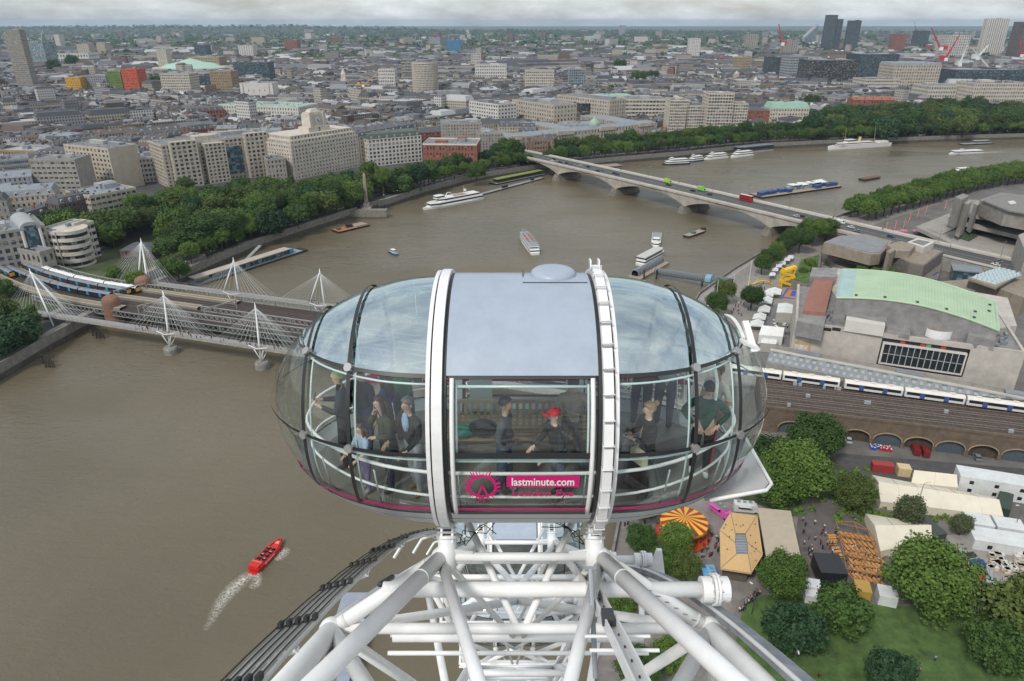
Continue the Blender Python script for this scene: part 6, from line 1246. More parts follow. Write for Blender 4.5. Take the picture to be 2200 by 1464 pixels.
container('two storey stack of white site cabins by the railway arches',(2054,1058),(2215,1085),6,5.6,WC,'site_cabins','cabin',rows=2);container('red shipping container in the service yard',(1873,1014),(1918,1019),2.5,2.6,paint((.32,.04,.035)));container('cream shipping container beside the red one',(1928,1024),(1955,1027),3.0,2.8,paint((.60,.47,.27)))
container('dark green container next to the marquee end',(2135,1105),(2165,1115),9,2.8,paint((.03,.05,.035)));container('white cabin row behind the builders yard',(2078,1142),(2132,1150),5,2.7,WC,'site_cabin','cabin');container('second white cabin behind the builders yard',(2138,1150),(2200,1160),5,2.7,WC,'site_cabin','cabin');container('long white site office facing the builders yard',(2088,1180),(2240,1205),6,3.0,WC,'site_office','cabin',rows=1);container('dark grey container beside the beer tent',(2004,1168),(2030,1164),7,2.6,paint((.05,.06,.05)))
container('white refrigerated trailer below the flat roofed restaurant',(1720,1278),(1760,1285),3,2.8,WC,'trailer','trailer');container('second white trailer by the lawn edge',(1728,1296),(1780,1304),2.4,2.2,WC,'trailer','trailer');container('white cabin with dark tarp beyond the stage',(1885,1300),(1925,1308),4,2.8,WC,'trailer','trailer');container('yellow clad stall near the black stage',(1835,1290),(1868,1296),4,3.0,paint((.45,.27,.06)),'stall','stall')
container('black backed outdoor stage box beside the beer tables',(1758,1258),(1815,1262),7,4.0,paint((.02,.02,.022)),'stage_box','stage')
pg=thing('timber_pergola','orange timber pergola frame over rows of beer tables','pergola',G(1840,1180,GZ));rowsP=[((1797,1122),(1868,1140)),((1803,1150),(1882,1165)),((1812,1188),(1895,1205)),((1818,1222),(1895,1238))]
for k,(a_,b_) in enumerate(rowsP):
 p,q=G(*a_,GZ+3),G(*b_,GZ+3);m_=(p+q)/2+Vector((0,0,1.6))
 for e0,e1 in((p,m_),(m_,q),(p,q)):b=MB();b.beam(e0,e1,.14,.16);b.build('rafter',M('pergola_wood',(.33,.16,.07),.7,.2,2),pg,world=True)
 for e in(p,q,(p+q)/2):b=MB();b.tube((e.x,e.y,GZ),e,.09,6);b.build('post',MATS['pergola_wood'],pg,world=True)
 if k:
  o0,o1=G(*rowsP[k-1][0],GZ+3),G(*rowsP[k-1][1],GZ+3)
  for e0,e1 in((o0,p),(o1,q),((o0+o1)/2+Vector((0,0,1.6)),m_)):b=MB();b.beam(e0,e1,.14,.16);b.build('purlin',MATS['pergola_wood'],pg,world=True)
b=MB();b.box((0,0,.74),(2.2,.75,.06));TTOP=b.mesh('table_top',WOOD);b=MB();b.box((0,0,.44),(2.2,.26,.05));TB_=b.mesh('bench',WOOD);b=MB();b.beam((0,-.75,.0),(0,.3,.72),.08,.08);b.beam((0,.75,.0),(0,-.3,.72),.08,.08);b.box((0,0,.4),(.08,1.5,.08));TLEG=b.mesh('leg_frame',WOOD)
def picnic(p,rz,label,grp):
 o=thing('picnic_table',label,'table',p,rz,grp);link('table_top',TTOP,o);link('bench',TB_,o,(0,-.62,0));link('bench',TB_,o,(0,.62,0));link('leg_frame',TLEG,o,(-.8,0,0));link('leg_frame',TLEG,o,(.8,0,0))
for(x0,x1,y0,y1,nx,ny) in((1808,1885,1152,1180,8,3),(1822,1892,1195,1225,8,3),(1832,1890,1240,1250,6,1)):
 for i in range(nx):
  for j in range(ny):p=G(lerp(x0,x1,i/(nx-1))+5*j,lerp(y0,y1,j/max(1,ny-1))+.18*78*i/(nx-1),GZ);picnic(p,R(100),'orange wooden beer table with benches under the timber pergola','beer tables under the pergola');PED.append((p+Vector((rs.uniform(-.7,.7),.62,.05)),'beer garden'))
for i,(px,py) in enumerate(((1786,1155),(1787,1160),(1788,1166),(1794,1182),(1797,1190),(1800,1198),(1786,1170))):picnic(G(px,py,GZ),R(5),'orange wooden picnic table standing in the open left of the pergola','picnic tables in the open')
for i in range(70):PED.append((G(rs.uniform(1722,1800),rs.uniform(1100,1235),GZ),'courtyard'))
for i in range(46):o=thing('material_stack','pale wrapped pallet of building material in the yard','pallet',G(rs.uniform(2120,2205),rs.uniform(1195,1232),GZ),rs.uniform(-.3,.1),'pallets in the builders yard');b=MB();b.box((0,0,.15),(1.3,1.1,.2));b.build('pallet',WOOD,o);b=MB();b.box((0,0,.75),(1.2,1.0,1.0));b.build('load',rs.choice((WHITEW,CREAM,STONE)),o)
for i,(px,py,l,rz,col,lb_) in enumerate(((2105,1215,4,.9,(.03,.07,.2),'blue pipes'),(2112,1225,5,.9,(.03,.07,.2),'blue pipes'),(2125,1240,6,1.0,(.35,.38,.4),'grey pipes'),(2104,1240,2.4,.4,(.5,.06,.03),'orange skip'),(2092,1210,2.2,.2,(.03,.1,.22),'blue bin'),(2135,1250,5,1.0,(.3,.32,.34),'grey beams'),(2100,1265,3,.5,(.12,.11,.1),'dark scrap'),(2085,1195,2.5,.2,(.04,.04,.05),'black tarp'))):
 o=thing('material_heap',f'heap of {lb_} lying in the builders yard'+(' nearer the fence' if i in(1,5) else ''),'heap',G(px,py,GZ),rz)
 for k in range(4):b=MB();b.tube((-l/2,.35*k-.6,.3+.2*(k%2)),(l/2,.35*k-.5,.3+.2*(k%2)),.25,8);b.build('piece',paint(col),o)
for i in range(30):px=rs.uniform(1862,1915);o=thing('keg','blue and red kegs lined up before the railway arches','keg',G(px,962+(px-1862)*.12+rs.uniform(-4,4),GZ),0,'kegs by the arches');b=MB();b.lathe([(0,0),(.32,0),(.36,.3),(.36,.7),(.32,1.0),(0,1.0)],(0,0,0),10);b.build('barrel',paint((.05,.09,.3) if px<1890 else(.45,.03,.05)),o);b=MB();b.lathe([(.2,1.0),(.2,1.08),(0,1.08)],(0,0,0),8);b.build('cap',WHITE,o)
for i,(px,py,c_) in enumerate(((1965,972,'dark red'),(1985,976,'dark red'),(2098,985,'grey'),(1822,948,'silver'))):car(G(px,py,GZ),VR+math.pi/2,c_,{'dark red':(.18,.02,.02),'grey':(.2,.21,.22),'silver':(.45,.46,.47)}[c_],'parked in the railway arch '+('on the left of the pair' if i==0 else 'on the right of the pair' if i==1 else 'farther right' if i==2 else 'nearest the big tree'),'cars in the arches',van=i<2)
car(G(108,662+20,GZ),RZ+.1,'white',(.7,.7,.7),'lorry like under the near footbridge on the left bank road','vans on the left bank',van=True)
for i,(px,py) in enumerate(((1970,1090),(1699,1452),(2178,1140),(1615,1320))):lamp(G(px,py,GZ),rs.uniform(0,6),'grey lamp post '+['in front of the large marquee','on the lawn by the drive rail','beside the white cabins','at the lawn corner'][i],'lamp posts in the gardens')
for i in range(44):t_=rs.random();PED.append((G(lerp(1592,1630,t_)+rs.uniform(-7,7),lerp(1320,1272,t_**.7)+rs.uniform(-5,5),GZ),'queue'))
for i in range(52):PED.append((G(rs.uniform(1500,1548),rs.uniform(1085,1200),GZ),'fairground'))
for i in range(70):t_=rs.random();PED.append((G(lerp(1560,1700,t_)+rs.uniform(-14,22),lerp(690,535,t_)+rs.uniform(-14,14),GZ),'promenade'))
for i in range(14):PED.append((G(rs.uniform(1335,1440),rs.uniform(1085,1150),GZ),'fairground'))
for(px,py) in((1975,1445),(2008,1420),(1758,1455)):PED.append((G(px,py,GZ+.05),'lawn'))
wp=thing('wheel_pier','blue grey roofed river pier in the water below the wheel','pier',(-38,92,0));b=MB();b.b2(-4,4,-40,40,-.5,1.0);b.build('pontoon',CONC,wp);b=MB();b.b2(-3.4,3.4,-38,38,3.6,3.9);b.build('roof',M('pier_roof',(.28,.31,.37),.5,.1,.5),wp);b=MB();b.b2(3.42,3.6,-38,38,3.2,3.95);b.build('fascia',paint((.08,.12,.35)),wp)
for k in range(10):b=MB();b.tube((-2.8,-36+8*k,1),(-2.8,-36+8*k,3.6),.12,6);b.build('post',GREYM,wp)
A,B=TT((-70,470),(86,448),34);so=bldg('station_office','grey stone station office with small barrel roof at the left edge',A,B,24,30,STONED,GLASSB,6,9,ww=.6,wh=.62,rm=LEAD)[0];sw=(B-A).length
for x0_,r_ in((sw*.78,5.0),):
 b=MB();arc=[(x0_-r_*math.cos(math.pi*i/14),24+r_*.8*math.sin(math.pi*i/14)) for i in range(15)];k=len(arc);b.add([(x,y,z) for y in(-1.2,27) for x,z in arc],[(i,i+1,k+i+1,k+i) for i in range(k-1)]+[tuple(range(k)),tuple(range(2*k-1,k-1,-1))]);b.build('barrel_roof',M('barrel_grey',(.33,.34,.34),.5,.15,.3),so);b=MB();b.b2(x0_-r_*.55,x0_+r_*.55,-1.35,-1.2,12,26);b.build('arch_window',GLASSB,so)
 for s_ in(-1,1):b=MB();b.lathe([(.8,0),(.8,24)],(x0_+s_*r_*.82,-1.0,0),12);b.build('giant_column',WHITEW,so)
A,B=TT((72,498),(118,503),20);ro=bldg('round_cornered_office','white banded office with curved terraces beside the station tracks',A,B,20,26,STONEW,GLASSD,5,5,ww=.86,wh=.5,rm=LEAD)[0];rw=(B-A).length
for j in range(6):b=MB();b.lathe([(8.4,4*j-1.0 if j else 0),(9.0,4*j-1.0 if j else 0),(9.0,4*j+.9),(0,4*j+.9)],(rw,9.5,0),28);b.build('curved_terrace',STONEW,ro)
b=MB();b.lathe([(8.2,0),(8.2,20)],(rw,9.5,0),28);b.build('curved_glazing',GLASSD,ro)
A,B=TT((-60,520),(85,545),14);bldg('station_wall','grey station concourse wall above the train platforms',A,B,14,8,STONED,GLASSD,2,14,ww=.5,rm=LEAD)
A,B=G(262,560,GZ),G(330,560,GZ);bldg('cottage','low brick pub with slate roofs among garden trees behind the pylon',A,B,6,14,BRICKD,GLASSD,2,8,'hip',SLATE,mh=3,ww=.4)
ob=thing('obelisk','tall stone obelisk rising from the embankment garden trees','obelisk',G(788,447,GZ));OBM=M('obelisk_granite',(.30,.235,.19),.85,.2,.5);b=MB();b.frustum([(-1.25,-1.25),(1.25,-1.25),(1.25,1.25),(-1.25,1.25)],4,[(-.85,-.85),(.85,-.85),(.85,.85),(-.85,.85)],24);b.frustum([(-.85,-.85),(.85,-.85),(.85,.85),(-.85,.85)],24,[(-.02,-.02),(.02,-.02),(.02,.02),(-.02,.02)],26.5);b.build('shaft',OBM,ob);b=MB();b.box((0,0,2),(4,4,4));b.box((0,0,.4),(7,7,.8));b.build('plinth',STONED,ob)
for x in(-7,7):b=MB();b.box((x,-2,.8),(4.6,2,1.6));b.ball((x,-2,2.1),(2.0,.7,.8),8);b.ball((x+1.4,-2,2.8),(.6,.5,.8),8);b.build('sphinx',BLACK,ob)
b=MB();b.b2(-13,16,-9,-3,-5,.3);b.build('river_steps',WALLST,ob)
b=MB();b.path([(0,0,0),(0,0,3.2)],[.16,.08],6);EP=b.mesh('post',BLACK);b=MB();b.ball((0,0,3.6),.32,8);EG=b.mesh('globe',M('lamp_globe',(.7,.7,.68),.3,.02))
for p in along(NB[3:23],27,.0) if 'along' in globals() else[q for k in range(3,22) for q in(NB[k].lerp(NB[k+1],.25),NB[k].lerp(NB[k+1],.75))]:
 o=thing('globe_lamp','black globe lamp on the embankment river wall','street lamp',(p.x,p.y,GZ+1.4),0,'globe lamps on the embankment');link('post',EP,o);link('globe',EG,o)
for k in range(26):
 s_=rs.uniform(0,1);i=rs.randrange(5,21);p=offset_line(NB,rs.choice((8,11,14)))[i].lerp(offset_line(NB,11)[i+1],s_)
 if abs(p.x)<.75*p.y:car(Vector((p.x,p.y,GZ+.02)),math.atan2((NB[i+1]-NB[i]).y,(NB[i+1]-NB[i]).x),*rs.choice(cc),'driving along the embankment road under the plane trees','cars on the embankment road')
for i in range(30):k=rs.randrange(6,14);p=offset_line(NB,rs.uniform(1.5,4))[k].lerp(offset_line(NB,3)[k+1],rs.random());PED.append((Vector((p.x,p.y,GZ+.12)),'embankment'))
# ------------------------------------------------------------------ trees
rt=random.Random(33)
def leaf_mat(name,col,col2):
 m=bpy.data.materials.new(name);m.use_nodes=True;t=m.node_tree;b=t.nodes['Principled BSDF'];L=t.links.new;b.inputs['Roughness'].default_value=.75;b.inputs['Specular IOR Level'].default_value=.25
 geo=t.nodes.new('ShaderNodeNewGeometry');oi=t.nodes.new('ShaderNodeObjectInfo');n=t.nodes.new('ShaderNodeTexNoise');n.inputs['Scale'].default_value=.35;n.inputs['Detail'].default_value=3;L(geo.outputs['Position'],n.inputs['Vector'])
 a=t.nodes.new('ShaderNodeMath');a.operation='ADD';L(geo.outputs['Random Per Island'],a.inputs[0]);L(n.outputs['Fac'],a.inputs[1]);a2=t.nodes.new('ShaderNodeMath');a2 .operation='ADD';L(a.outputs[0],a2 .inputs[0]);L(oi.outputs['Random'],a2 .inputs[1])
 mr=t.nodes.new('ShaderNodeMapRange');mr.inputs[1].default_value=.6;mr.inputs[2].default_value=2.7;L(a2 .outputs[0],mr.inputs[0]);oi2=t.nodes.new('ShaderNodeMath');oi2 .operation='MULTIPLY';oi2 .inputs[1].default_value=1.5;L(oi.outputs['Random'],oi2 .inputs[0]);L(oi2 .outputs[0],a2 .inputs[1])
 mx=t.nodes.new('ShaderNodeMix');mx.data_type='RGBA';mx.inputs['A'].default_value=(*col,1);mx.inputs['B'].default_value=(*col2,1);L(mr.outputs[0],mx.inputs['Factor']);L(mx.outputs['Result'],b.inputs['Base Color'])
 return m
LEAFD=leaf_mat('leaf_dark',(.017,.042,.010),(.064,.118,.026));LEAFL=leaf_mat('leaf_light',(.034,.074,.012),(.115,.185,.034));LEAFO=leaf_mat('leaf_olive',(.045,.060,.025),(.11,.13,.06))
LEAFB=leaf_mat('leaf_blue',(.012,.036,.015),(.045,.095,.036));LEAFM=leaf_mat('leaf_moss',(.030,.052,.012),(.10,.135,.030))
BARK=M('bark',(.075,.06,.045),.95,.3,2)
def crown_mesh(name,mat,seed,nb=16,nl=190,ls=.55,squash=.95,spread=.62,l0=.27,l1=.44):
 """unit crown (radius about 1, centre at z=1): lobes carrying small leaf faces through their outer shell"""
 r=random.Random(seed);b=MB();lobes=[((0,0,.95),.62)]
 for i in range(nb):
  a=2.399*i+r.uniform(-.3,.3);z=-0.62+1.45*(i+.5)/nb;rad=math.sqrt(max(.05,1-(z*.9)**2))*spread*r.uniform(.62,1.24)
  lobes.append(((rad*math.cos(a),rad*math.sin(a),1+z*.72*squash+r.uniform(-.09,.12)),r.uniform(l0,l1)))
 for(c,lr) in lobes:
  b.ball(c,(lr*.5,lr*.5,lr*.45),6)
  for k in range(int(nl*(lr/.36)**2)):
   z=r.uniform(-.75,1);a=r.uniform(0,6.283);q=math.sqrt(1-z*z);rr=lr*(r.uniform(.62,1.12) if r.random()<.85 else r.uniform(1.1,1.45));n=Vector((q*math.cos(a),q*math.sin(a),z));p=Vector(c)+n*rr
   n2=(n+Vector((r.uniform(-.9,.9),r.uniform(-.9,.9),r.uniform(-.5,.9)))).normalized();t1=n2 .orthogonal().normalized();t1 .rotate(Matrix.Rotation(r.uniform(0,6.28),3,n2));t2=n2 .cross(t1);s=ls*.1*r.uniform(.7,1.5)
   b.add([p-t1*s,p+t2*s*.75,p+t1*s,p-t2*s*.75],[(0,1,2,3)])
 return b.mesh(name,mat)
def trunk_mesh(seed):
 r=random.Random(seed);b=MB();b.path([(0,0,-.05),(.01,0,.3),(.0,.02,.62),(.02,0,1.0)],[.055,.042,.035,.015],7)
 for i in range(6):a=i*1.05+r.uniform(-.3,.3);l=r.uniform(.35,.6);b.path([(0,0,r.uniform(.4,.62)),(l*.5*math.cos(a),l*.5*math.sin(a),.85),(l*math.cos(a),l*math.sin(a),1.15)],[.022,.015,.006],5)
 return b.mesh('trunk',BARK)
TRUNKS=[trunk_mesh(i) for i in range(3)]
CROWNS={'near':[crown_mesh('crown',m,10+i,46,520,.36,.95,.74,.16,.36) for i,m in enumerate((LEAFL,LEAFM,LEAFD,LEAFL))],'dark':[crown_mesh('crown',(LEAFD,LEAFD,LEAFB,LEAFM)[i],20+i,(30,24,36,28)[i],260,.60,.95,.70,.20,.40) for i in range(4)],'light':[crown_mesh('crown',LEAFL,30+i,30,260,.60,.95,.70,.20,.40) for i in range(3)],'olive2':[crown_mesh('crown',leaf_mat('leaf_mid',(.03,.055,.012),(.095,.145,.035)),51+i,26,260,.60,1.0,.66,.22,.42) for i in range(2)],'olive':[crown_mesh('crown',LEAFO,40,20,240,.6,1.1,.55)]}
def tree(p,rad,ht,kind,label,group,name='plane_tree'):
 o=thing(name,label,'tree',p,0,group);c=rt.choice(CROWNS[kind]);k=link('crown',c,o,(0,0,ht-rad*1.72-rad*.0));k.scale=(rad*rt.uniform(.92,1.08),rad*rt.uniform(.92,1.08),rad*rt.uniform(.85,1.02));k.rotation_euler=(0,0,rt.uniform(0,6.28))
 tr=link('trunk',rt.choice(TRUNKS),o);s=max(1.5,ht*.72);tr.scale=(s*.9,s*.9,s);tr.rotation_euler=(0,0,rt.uniform(0,6.28));return o
def scatter(poly,step,jit,test=None):
 xs=[q[0] for q in poly];ys=[q[1] for q in poly];out=[];y=min(ys)
 while y<max(ys):
  x=min(xs)
  while x<max(xs):
   p=Vector((x+rt.uniform(-jit,jit),y+rt.uniform(-jit,jit),GZ))
   if pt_in(p,poly) and(test is None or test(p)):out.append(p)
   x+=step
  y+=step*.9
 return out
def free(p,pad=1):
 for c,rad,bx in FOOT:
  if bx is None:continue
  a,w,d,rz=bx;q=Vector((p[0]-a.x,p[1]-a.y));x,y=q.x*math.cos(rz)+q.y*math.sin(rz),-q.x*math.sin(rz)+q.y*math.cos(rz)
  if-pad<x<w+pad and-pad<y<d+pad:return False
 return True
def along(line,step,off,i0=0):
 pts=offset_line(line,off);out=[];carry=0
 for i in range(len(pts)-1):
  a,c=pts[i],pts[i+1];L_=(c-a).length;t_=carry
  while t_<L_:out.append(a.lerp(c,t_/L_));t_+=step
  carry=t_-L_
 return out
for p in along(NB[5:15],13,4.5):
 if(p-W1).dot(NN)>62 and not(-112<p.x<-92):tree(Vector((p.x,p.y,GZ)),rt.uniform(4.2,5.8),rt.uniform(10.5,14),'light','light green plane tree in the riverside pavement row left of the road bridge','riverside plane trees left of the bridge')
for p in along(NB[5:15],12,20):
 if(p-W1).dot(NN)>66:tree(Vector((p.x,p.y,GZ)),rt.uniform(5.5,7.5),rt.uniform(14,18),'dark','dark plane tree along the inner pavement of the embankment road','embankment road trees')
GARD=[G(px,py,25.5) for px,py in[(40,462),(100,448),(160,442),(230,432),(300,415),(370,392),(430,382),(480,380),(545,388),(620,368),(690,366),(775,352),(850,352),(950,342),(1040,340)]]+[G(*q,GZ) for q in[(1060,372),(900,410),(800,435),(640,492),(520,530),(430,562),(400,560),(310,500),(270,520),(200,555),(110,540)]]
LAWNHOLE=[G(*q,GZ) for q in[(285,520),(330,496),(345,520),(400,540),(380,600),(290,600)]]
for p in scatter(GARD,14,4.0,lambda p:free(p,2) and not pt_in(p,LAWNHOLE)):tree(p,rt.uniform(6.5,10),rt.uniform(14,22),rt.choice(('dark','dark','near','light','olive2')),'tall full crowned plane tree massed in the embankment garden','embankment garden trees','garden_tree')
for px,py,r_,h_ in((300,625,5,10),(385,600,6,11),(365,590,5,10),(1090,352,10,24),(1110,352,8,20),(1070,350,8,19),(40,740,9,13),(10,700,7,12),(10,765,7,12),(62,715,6,11),(10,640,6,10),(250,610,4,9)):
 tree(G(px,py,GZ),r_,h_,'dark' if px<100 or px>1000 else 'light','bushy tree '+('at the left edge beside the river wall' if px<100 else('at the far end of the road bridge' if px>1000 else 'behind the cable stayed pylon')),'trees by the bridge ends')
for p in along(NB[14:24],13,4.5):
 if 30<p.x<.76*p.y:tree(Vector((p.x,p.y,GZ)),rt.uniform(5.5,7),rt.uniform(13,16),'light' if rt.random()<.4 else 'dark','plane tree in the long riverside row right of the road bridge','riverside plane trees right of the bridge')
for p in along(NB[14:24],12,22):
 if 45<p.x<.76*p.y:tree(Vector((p.x,p.y,GZ)),rt.uniform(7,9),rt.uniform(17,22),'dark','tall dark plane tree behind the riverside row right of the road bridge','second row of trees right of the bridge')
TEMPLE=[G(*q,GZ) for q in[(1735,300),(1735,275),(1800,262),(1900,258),(2000,250),(2110,248),(2230,262),(2230,288),(1950,300)]]
for p in scatter(TEMPLE,27,7,lambda p:free(p,3)):tree(p,rt.uniform(12,15.5),rt.uniform(20,26),'dark','large dark tree in the temple gardens at the upper right','temple garden trees','garden_tree')
for px,py,r_ in((1025,172,14),(1260,175,16),(1330,160,18),(1370,185,16),(1400,180,15),(1410,205,12),(340,190,14),(370,200,12),(420,195,12),(1975,228,15),(1925,228,11),(2060,232,16),(1740,240,12),(1960,212,12),(120,160,18),(160,150,20),(990,245,8),(960,250,8),(1080,262,7),(1105,258,6)):
 tree(G(px,py,GZ),r_,r_*1.9,'dark','lone group tree rising between the city rooftops','trees between the city rooftops','city_tree')
def clump(b,p,r,n,rr):
 for k in range(n):
  z=rr.uniform(-.2,1);a=rr.uniform(0,6.283);q=math.sqrt(max(0,1-z*z));c=Vector((p[0]+r*q*math.cos(a),p[1]+r*q*math.sin(a),p[2]+r*.8*(z+.3)));s=r*rr.uniform(.28,.5);n2=Vector((q*math.cos(a)+rr.uniform(-.4,.4),q*math.sin(a)-.3+rr.uniform(-.4,.4),z+rr.uniform(0,.6))).normalized();t1=n2 .orthogonal().normalized()*s;t2=n2 .cross(t1 .normalized())*s;b.add([c-t1,c-t2*.8,c+t1,c+t2*.8],[(0,1,2,3)])
b=MB();rr=random.Random(8)
for i in range(520):
 y=900+1900*rr.random();x=rr.uniform(-.9,.9)*y
 if not blocked((x,y),6):clump(b,(x,y,GZ+4),rr.uniform(5,9),16,rr)
for i in range(120):
 y=1300+3600*rr.random();x=rr.uniform(-.9,.9)*y
 for k in range(9):
  q=(x+rr.gauss(0,35),y+rr.gauss(0,22))
  if not blocked(q,8):clump(b,(*q,GZ+5),rr.uniform(8,13),16,rr)
for i in range(6500):
 y=2600+7400*rr.random()**1.25;x=rr.uniform(-.95,.95)*y
 if not blocked((x,y),20):clump(b,(x,y,GZ+3),rr.uniform(10,20)*(1+y/12000),8,rr)
for i in range(2600):
 x=rr.uniform(-9000,4000);y=rr.uniform(7900,9600);k=min(1,(y-7800)/1500)
 clump(b,(x*y/8500,y,GZ+hill_h(x)*k*(1 if x<1200 else max(.25,1-(x-1200)/3000))*.95),rr.uniform(16,34),6,rr)
b.build('far_trees',LEAFD,kind='stuff',label='distant green treetops between the buildings out to the hills',cat='trees')
for p in along([G(1800,478),G(1900,450),G(2040,412),G(2230,382)],10.5,-8):tree(Vector((p.x,p.y,GZ)),rt.uniform(5.6,6.8),rt.uniform(13,15.5),'light','plane tree in the riverside row before the concrete theatre','plane trees by the theatre')
for p in along([G(1800,478),G(1900,450),G(2040,412),G(2230,382)],10.5,-21):tree(Vector((p.x,p.y,GZ)),rt.uniform(5.6,6.8),rt.uniform(13,15.5),'light','plane tree in the inner row before the concrete theatre','inner plane trees by the theatre')
for px,py,r_,h_,lb_ in((1715,545,6.5,15,'left of the hexagonal hall'),(1745,530,7,17,'tallest of the clump at the bridge foot'),(1772,520,6.5,15,'right of the clump at the bridge foot'),(1730,520,6,13,'behind the clump at the bridge foot')):tree(G(px,py,GZ),r_,h_,'near','broad plane tree '+lb_,'clump of trees at the bridge foot')
for px,py in((1635,590),(1652,575),(1665,562),(1680,550),(1692,540),(1700,530)):tree(G(px,py,GZ),5.2,11,'near','round plane tree in the promenade row above the river pier','promenade plane trees')
for px,py,r_,lb_ in((1612,668,5.6,'standing alone on the promenade by the market tents'),(1553,652,5,'upper of the promenade pair behind the capsule'),(1537,680,5,'middle of the promenade group behind the capsule'),(1520,705,4.6,'lower of the promenade group touching the capsule outline')):tree(G(px,py,GZ),r_,r_*2.2,'near','green plane tree '+lb_,'promenade trees behind the capsule')
for px,py,r_ in((1740,575,3.2),(1750,590,2.6),(1725,590,2.4),(1850,590,3),(1905,600,3.4),(1880,592,2.6),(1960,615,3),(1940,600,2.4)):tree(G(px,py,9),r_,r_*1.7,'light','bush on the terrace behind the concert hall roof','terrace bushes','bush')
BIG=[((1742,985),8.5,15,'near','big bright tree left of the railway arches'),((1660,1075),8.5,15,'near','big dark tree right beside the capsule threshold'),((1705,1060),9.0,16,'near','big leafy tree between the capsule and the flat roofed restaurant'),((1640,1020),7,13,'dark','tree half hidden behind the capsule end'),((1832,1095),5.6,10.5,'near','single yellow green tree left of the marquee'),((1948,1130),4.2,8.5,'olive','thin grey green tree before the marquee'),((2060,1150),3.0,6,'olive','small grey green tree by the white cabins'),((1985,1300),10.5,17,'near','very large spreading tree right of the beer tables'),((1672,1285),5.8,12,'near','dark tree below the flat roofed restaurant'),((1800,1360),6,11,'dark','dark tree on the lawn edge left of the big one'),((1700,1400),5.8,10.5,'dark','dark tree on the lawn beside the drive rail'),((1790,1330),4.6,9,'dark','small dark tree at the top edge of the lawn'),((2180,1375),8,14,'dark','large tree cut by the lower right edge'),((2130,1440),6,11,'dark','dark tree in the lower right corner of the lawn'),((1900,1480),5,9,'dark','low dark tree at the very bottom of the lawn')]
for(q,r_,h_,kd,lb_) in BIG:tree(G(*q,GZ),r_,h_,kd,lb_,None)
for px,py,r_,lb_ in((1385,1125,3.6,'nearest the capsule underside by the carousel'),(1375,1190,4.0,'left of the carousel'),(1448,1195,4.2,'in front of the carousel roof'),(1420,1240,3.8,'below the carousel to the left'),(1468,1250,4.0,'below the carousel to the right'),(1395,1320,4,'seen through the truss under the carousel'),(1440,1450,4.2,'at the bottom behind the truss'),(1370,1470,4.2,'bottom edge behind the tray beam'),(1330,1350,3.8,'beside the river wall behind the truss')):tree(G(px,py,GZ),r_,r_*2.1,'near','small round plane tree '+lb_,'plane trees by the carousel')
rr=random.Random(12);b=MB()
for i in range(160):p=G(rr.uniform(1790,2060),rr.uniform(1090,1125),GZ) if i<70 else G(rr.uniform(1650,1870),rr.uniform(1000,1110),GZ);clump(b,(p.x,p.y,p.z),rr.uniform(.6,1.4),22,rr)
b.build('shrubs',LEAFL,kind='stuff',label='low shrub planting between the tents and garden paths',cat='shrubs')
# ------------------------------------------------------------------ boats, barges and river piers
def boat(name,label,st,bw,beam,hull,decks,cat='boat',group=None,fb=1.5,hullz=None,extra=None,blunt=False):
 """st/bw: stern and bow pixels at the waterline; decks: (from,to,width,z0,z1,mat[,window mat])"""
 a,c=G(*st),G(*bw);d=c-a;L_=d.length;o=thing(name,label,cat,a,math.atan2(d.y,d.x),group);hb=beam/2;b=MB()
 if blunt:pl=[(0,-hb),(L_,-hb),(L_,hb),(0,hb)]
 else:pl=[(0,-hb*.88),(L_*.25,-hb),(L_*.7,-hb),(L_*.88,-hb*.62),(L_,0),(L_*.88,hb*.62),(L_*.7,hb),(L_*.25,hb),(0,hb*.88)]
 b.frustum([(x*.985+.2,y*.86) for x,y in pl],-.6,pl,fb);b.build('hull',hull,o)
 for i,dk in enumerate(decks):
  x0,x1,w,z0,z1,mat=dk[:6];x0*=L_;x1*=L_;hw=w/2;tp=[(x0,-hw),(x1-.12*(x1-x0),-hw),(x1,-hw*.6),(x1,hw*.6),(x1-.12*(x1-x0),hw),(x0,hw)] if not blunt else[(x0,-hw),(x1,-hw),(x1,hw),(x0,hw)]
  b=MB();b.prism(tp,z0,z1);b.build('deckhouse' if z1-z0>.8 else 'deck',mat,o)
  if len(dk)>6 and dk[6]:
   b=MB();cx=(x0+x1)/2;e=1.004;zz0,zz1=z0+(z1-z0)*.42,z0+(z1-z0)*.82;b.prism([(cx+(x-cx)*e,y*1.012) for x,y in tp],zz0,zz1,cap=False);b.build('window_band',dk[6],o)
 if extra:extra(o,L_)
 return o
HW=M('hull_white',(.74,.74,.72),.35,.05,1);HK=M('hull_black',(.025,.026,.03),.5,.2,1);HBL=M('hull_blue',(.03,.07,.2),.45,.1,1);HRUST=M('hull_rust',(.16,.075,.045),.8,.3,1);DKW=M('deck_tan',(.33,.26,.2),.8,.15,1);DKG=M('deck_grey',(.26,.27,.28),.7,.15,1)
def rails(o,L_,z,w,mat=WHITE):
 b=MB()
 for s in(-1,1):b.path([(L_*.05,s*w,z),(L_*.7,s*w,z),(L_*.97,0,z+.2)],.04,4)
 b.build('railing',mat,o)
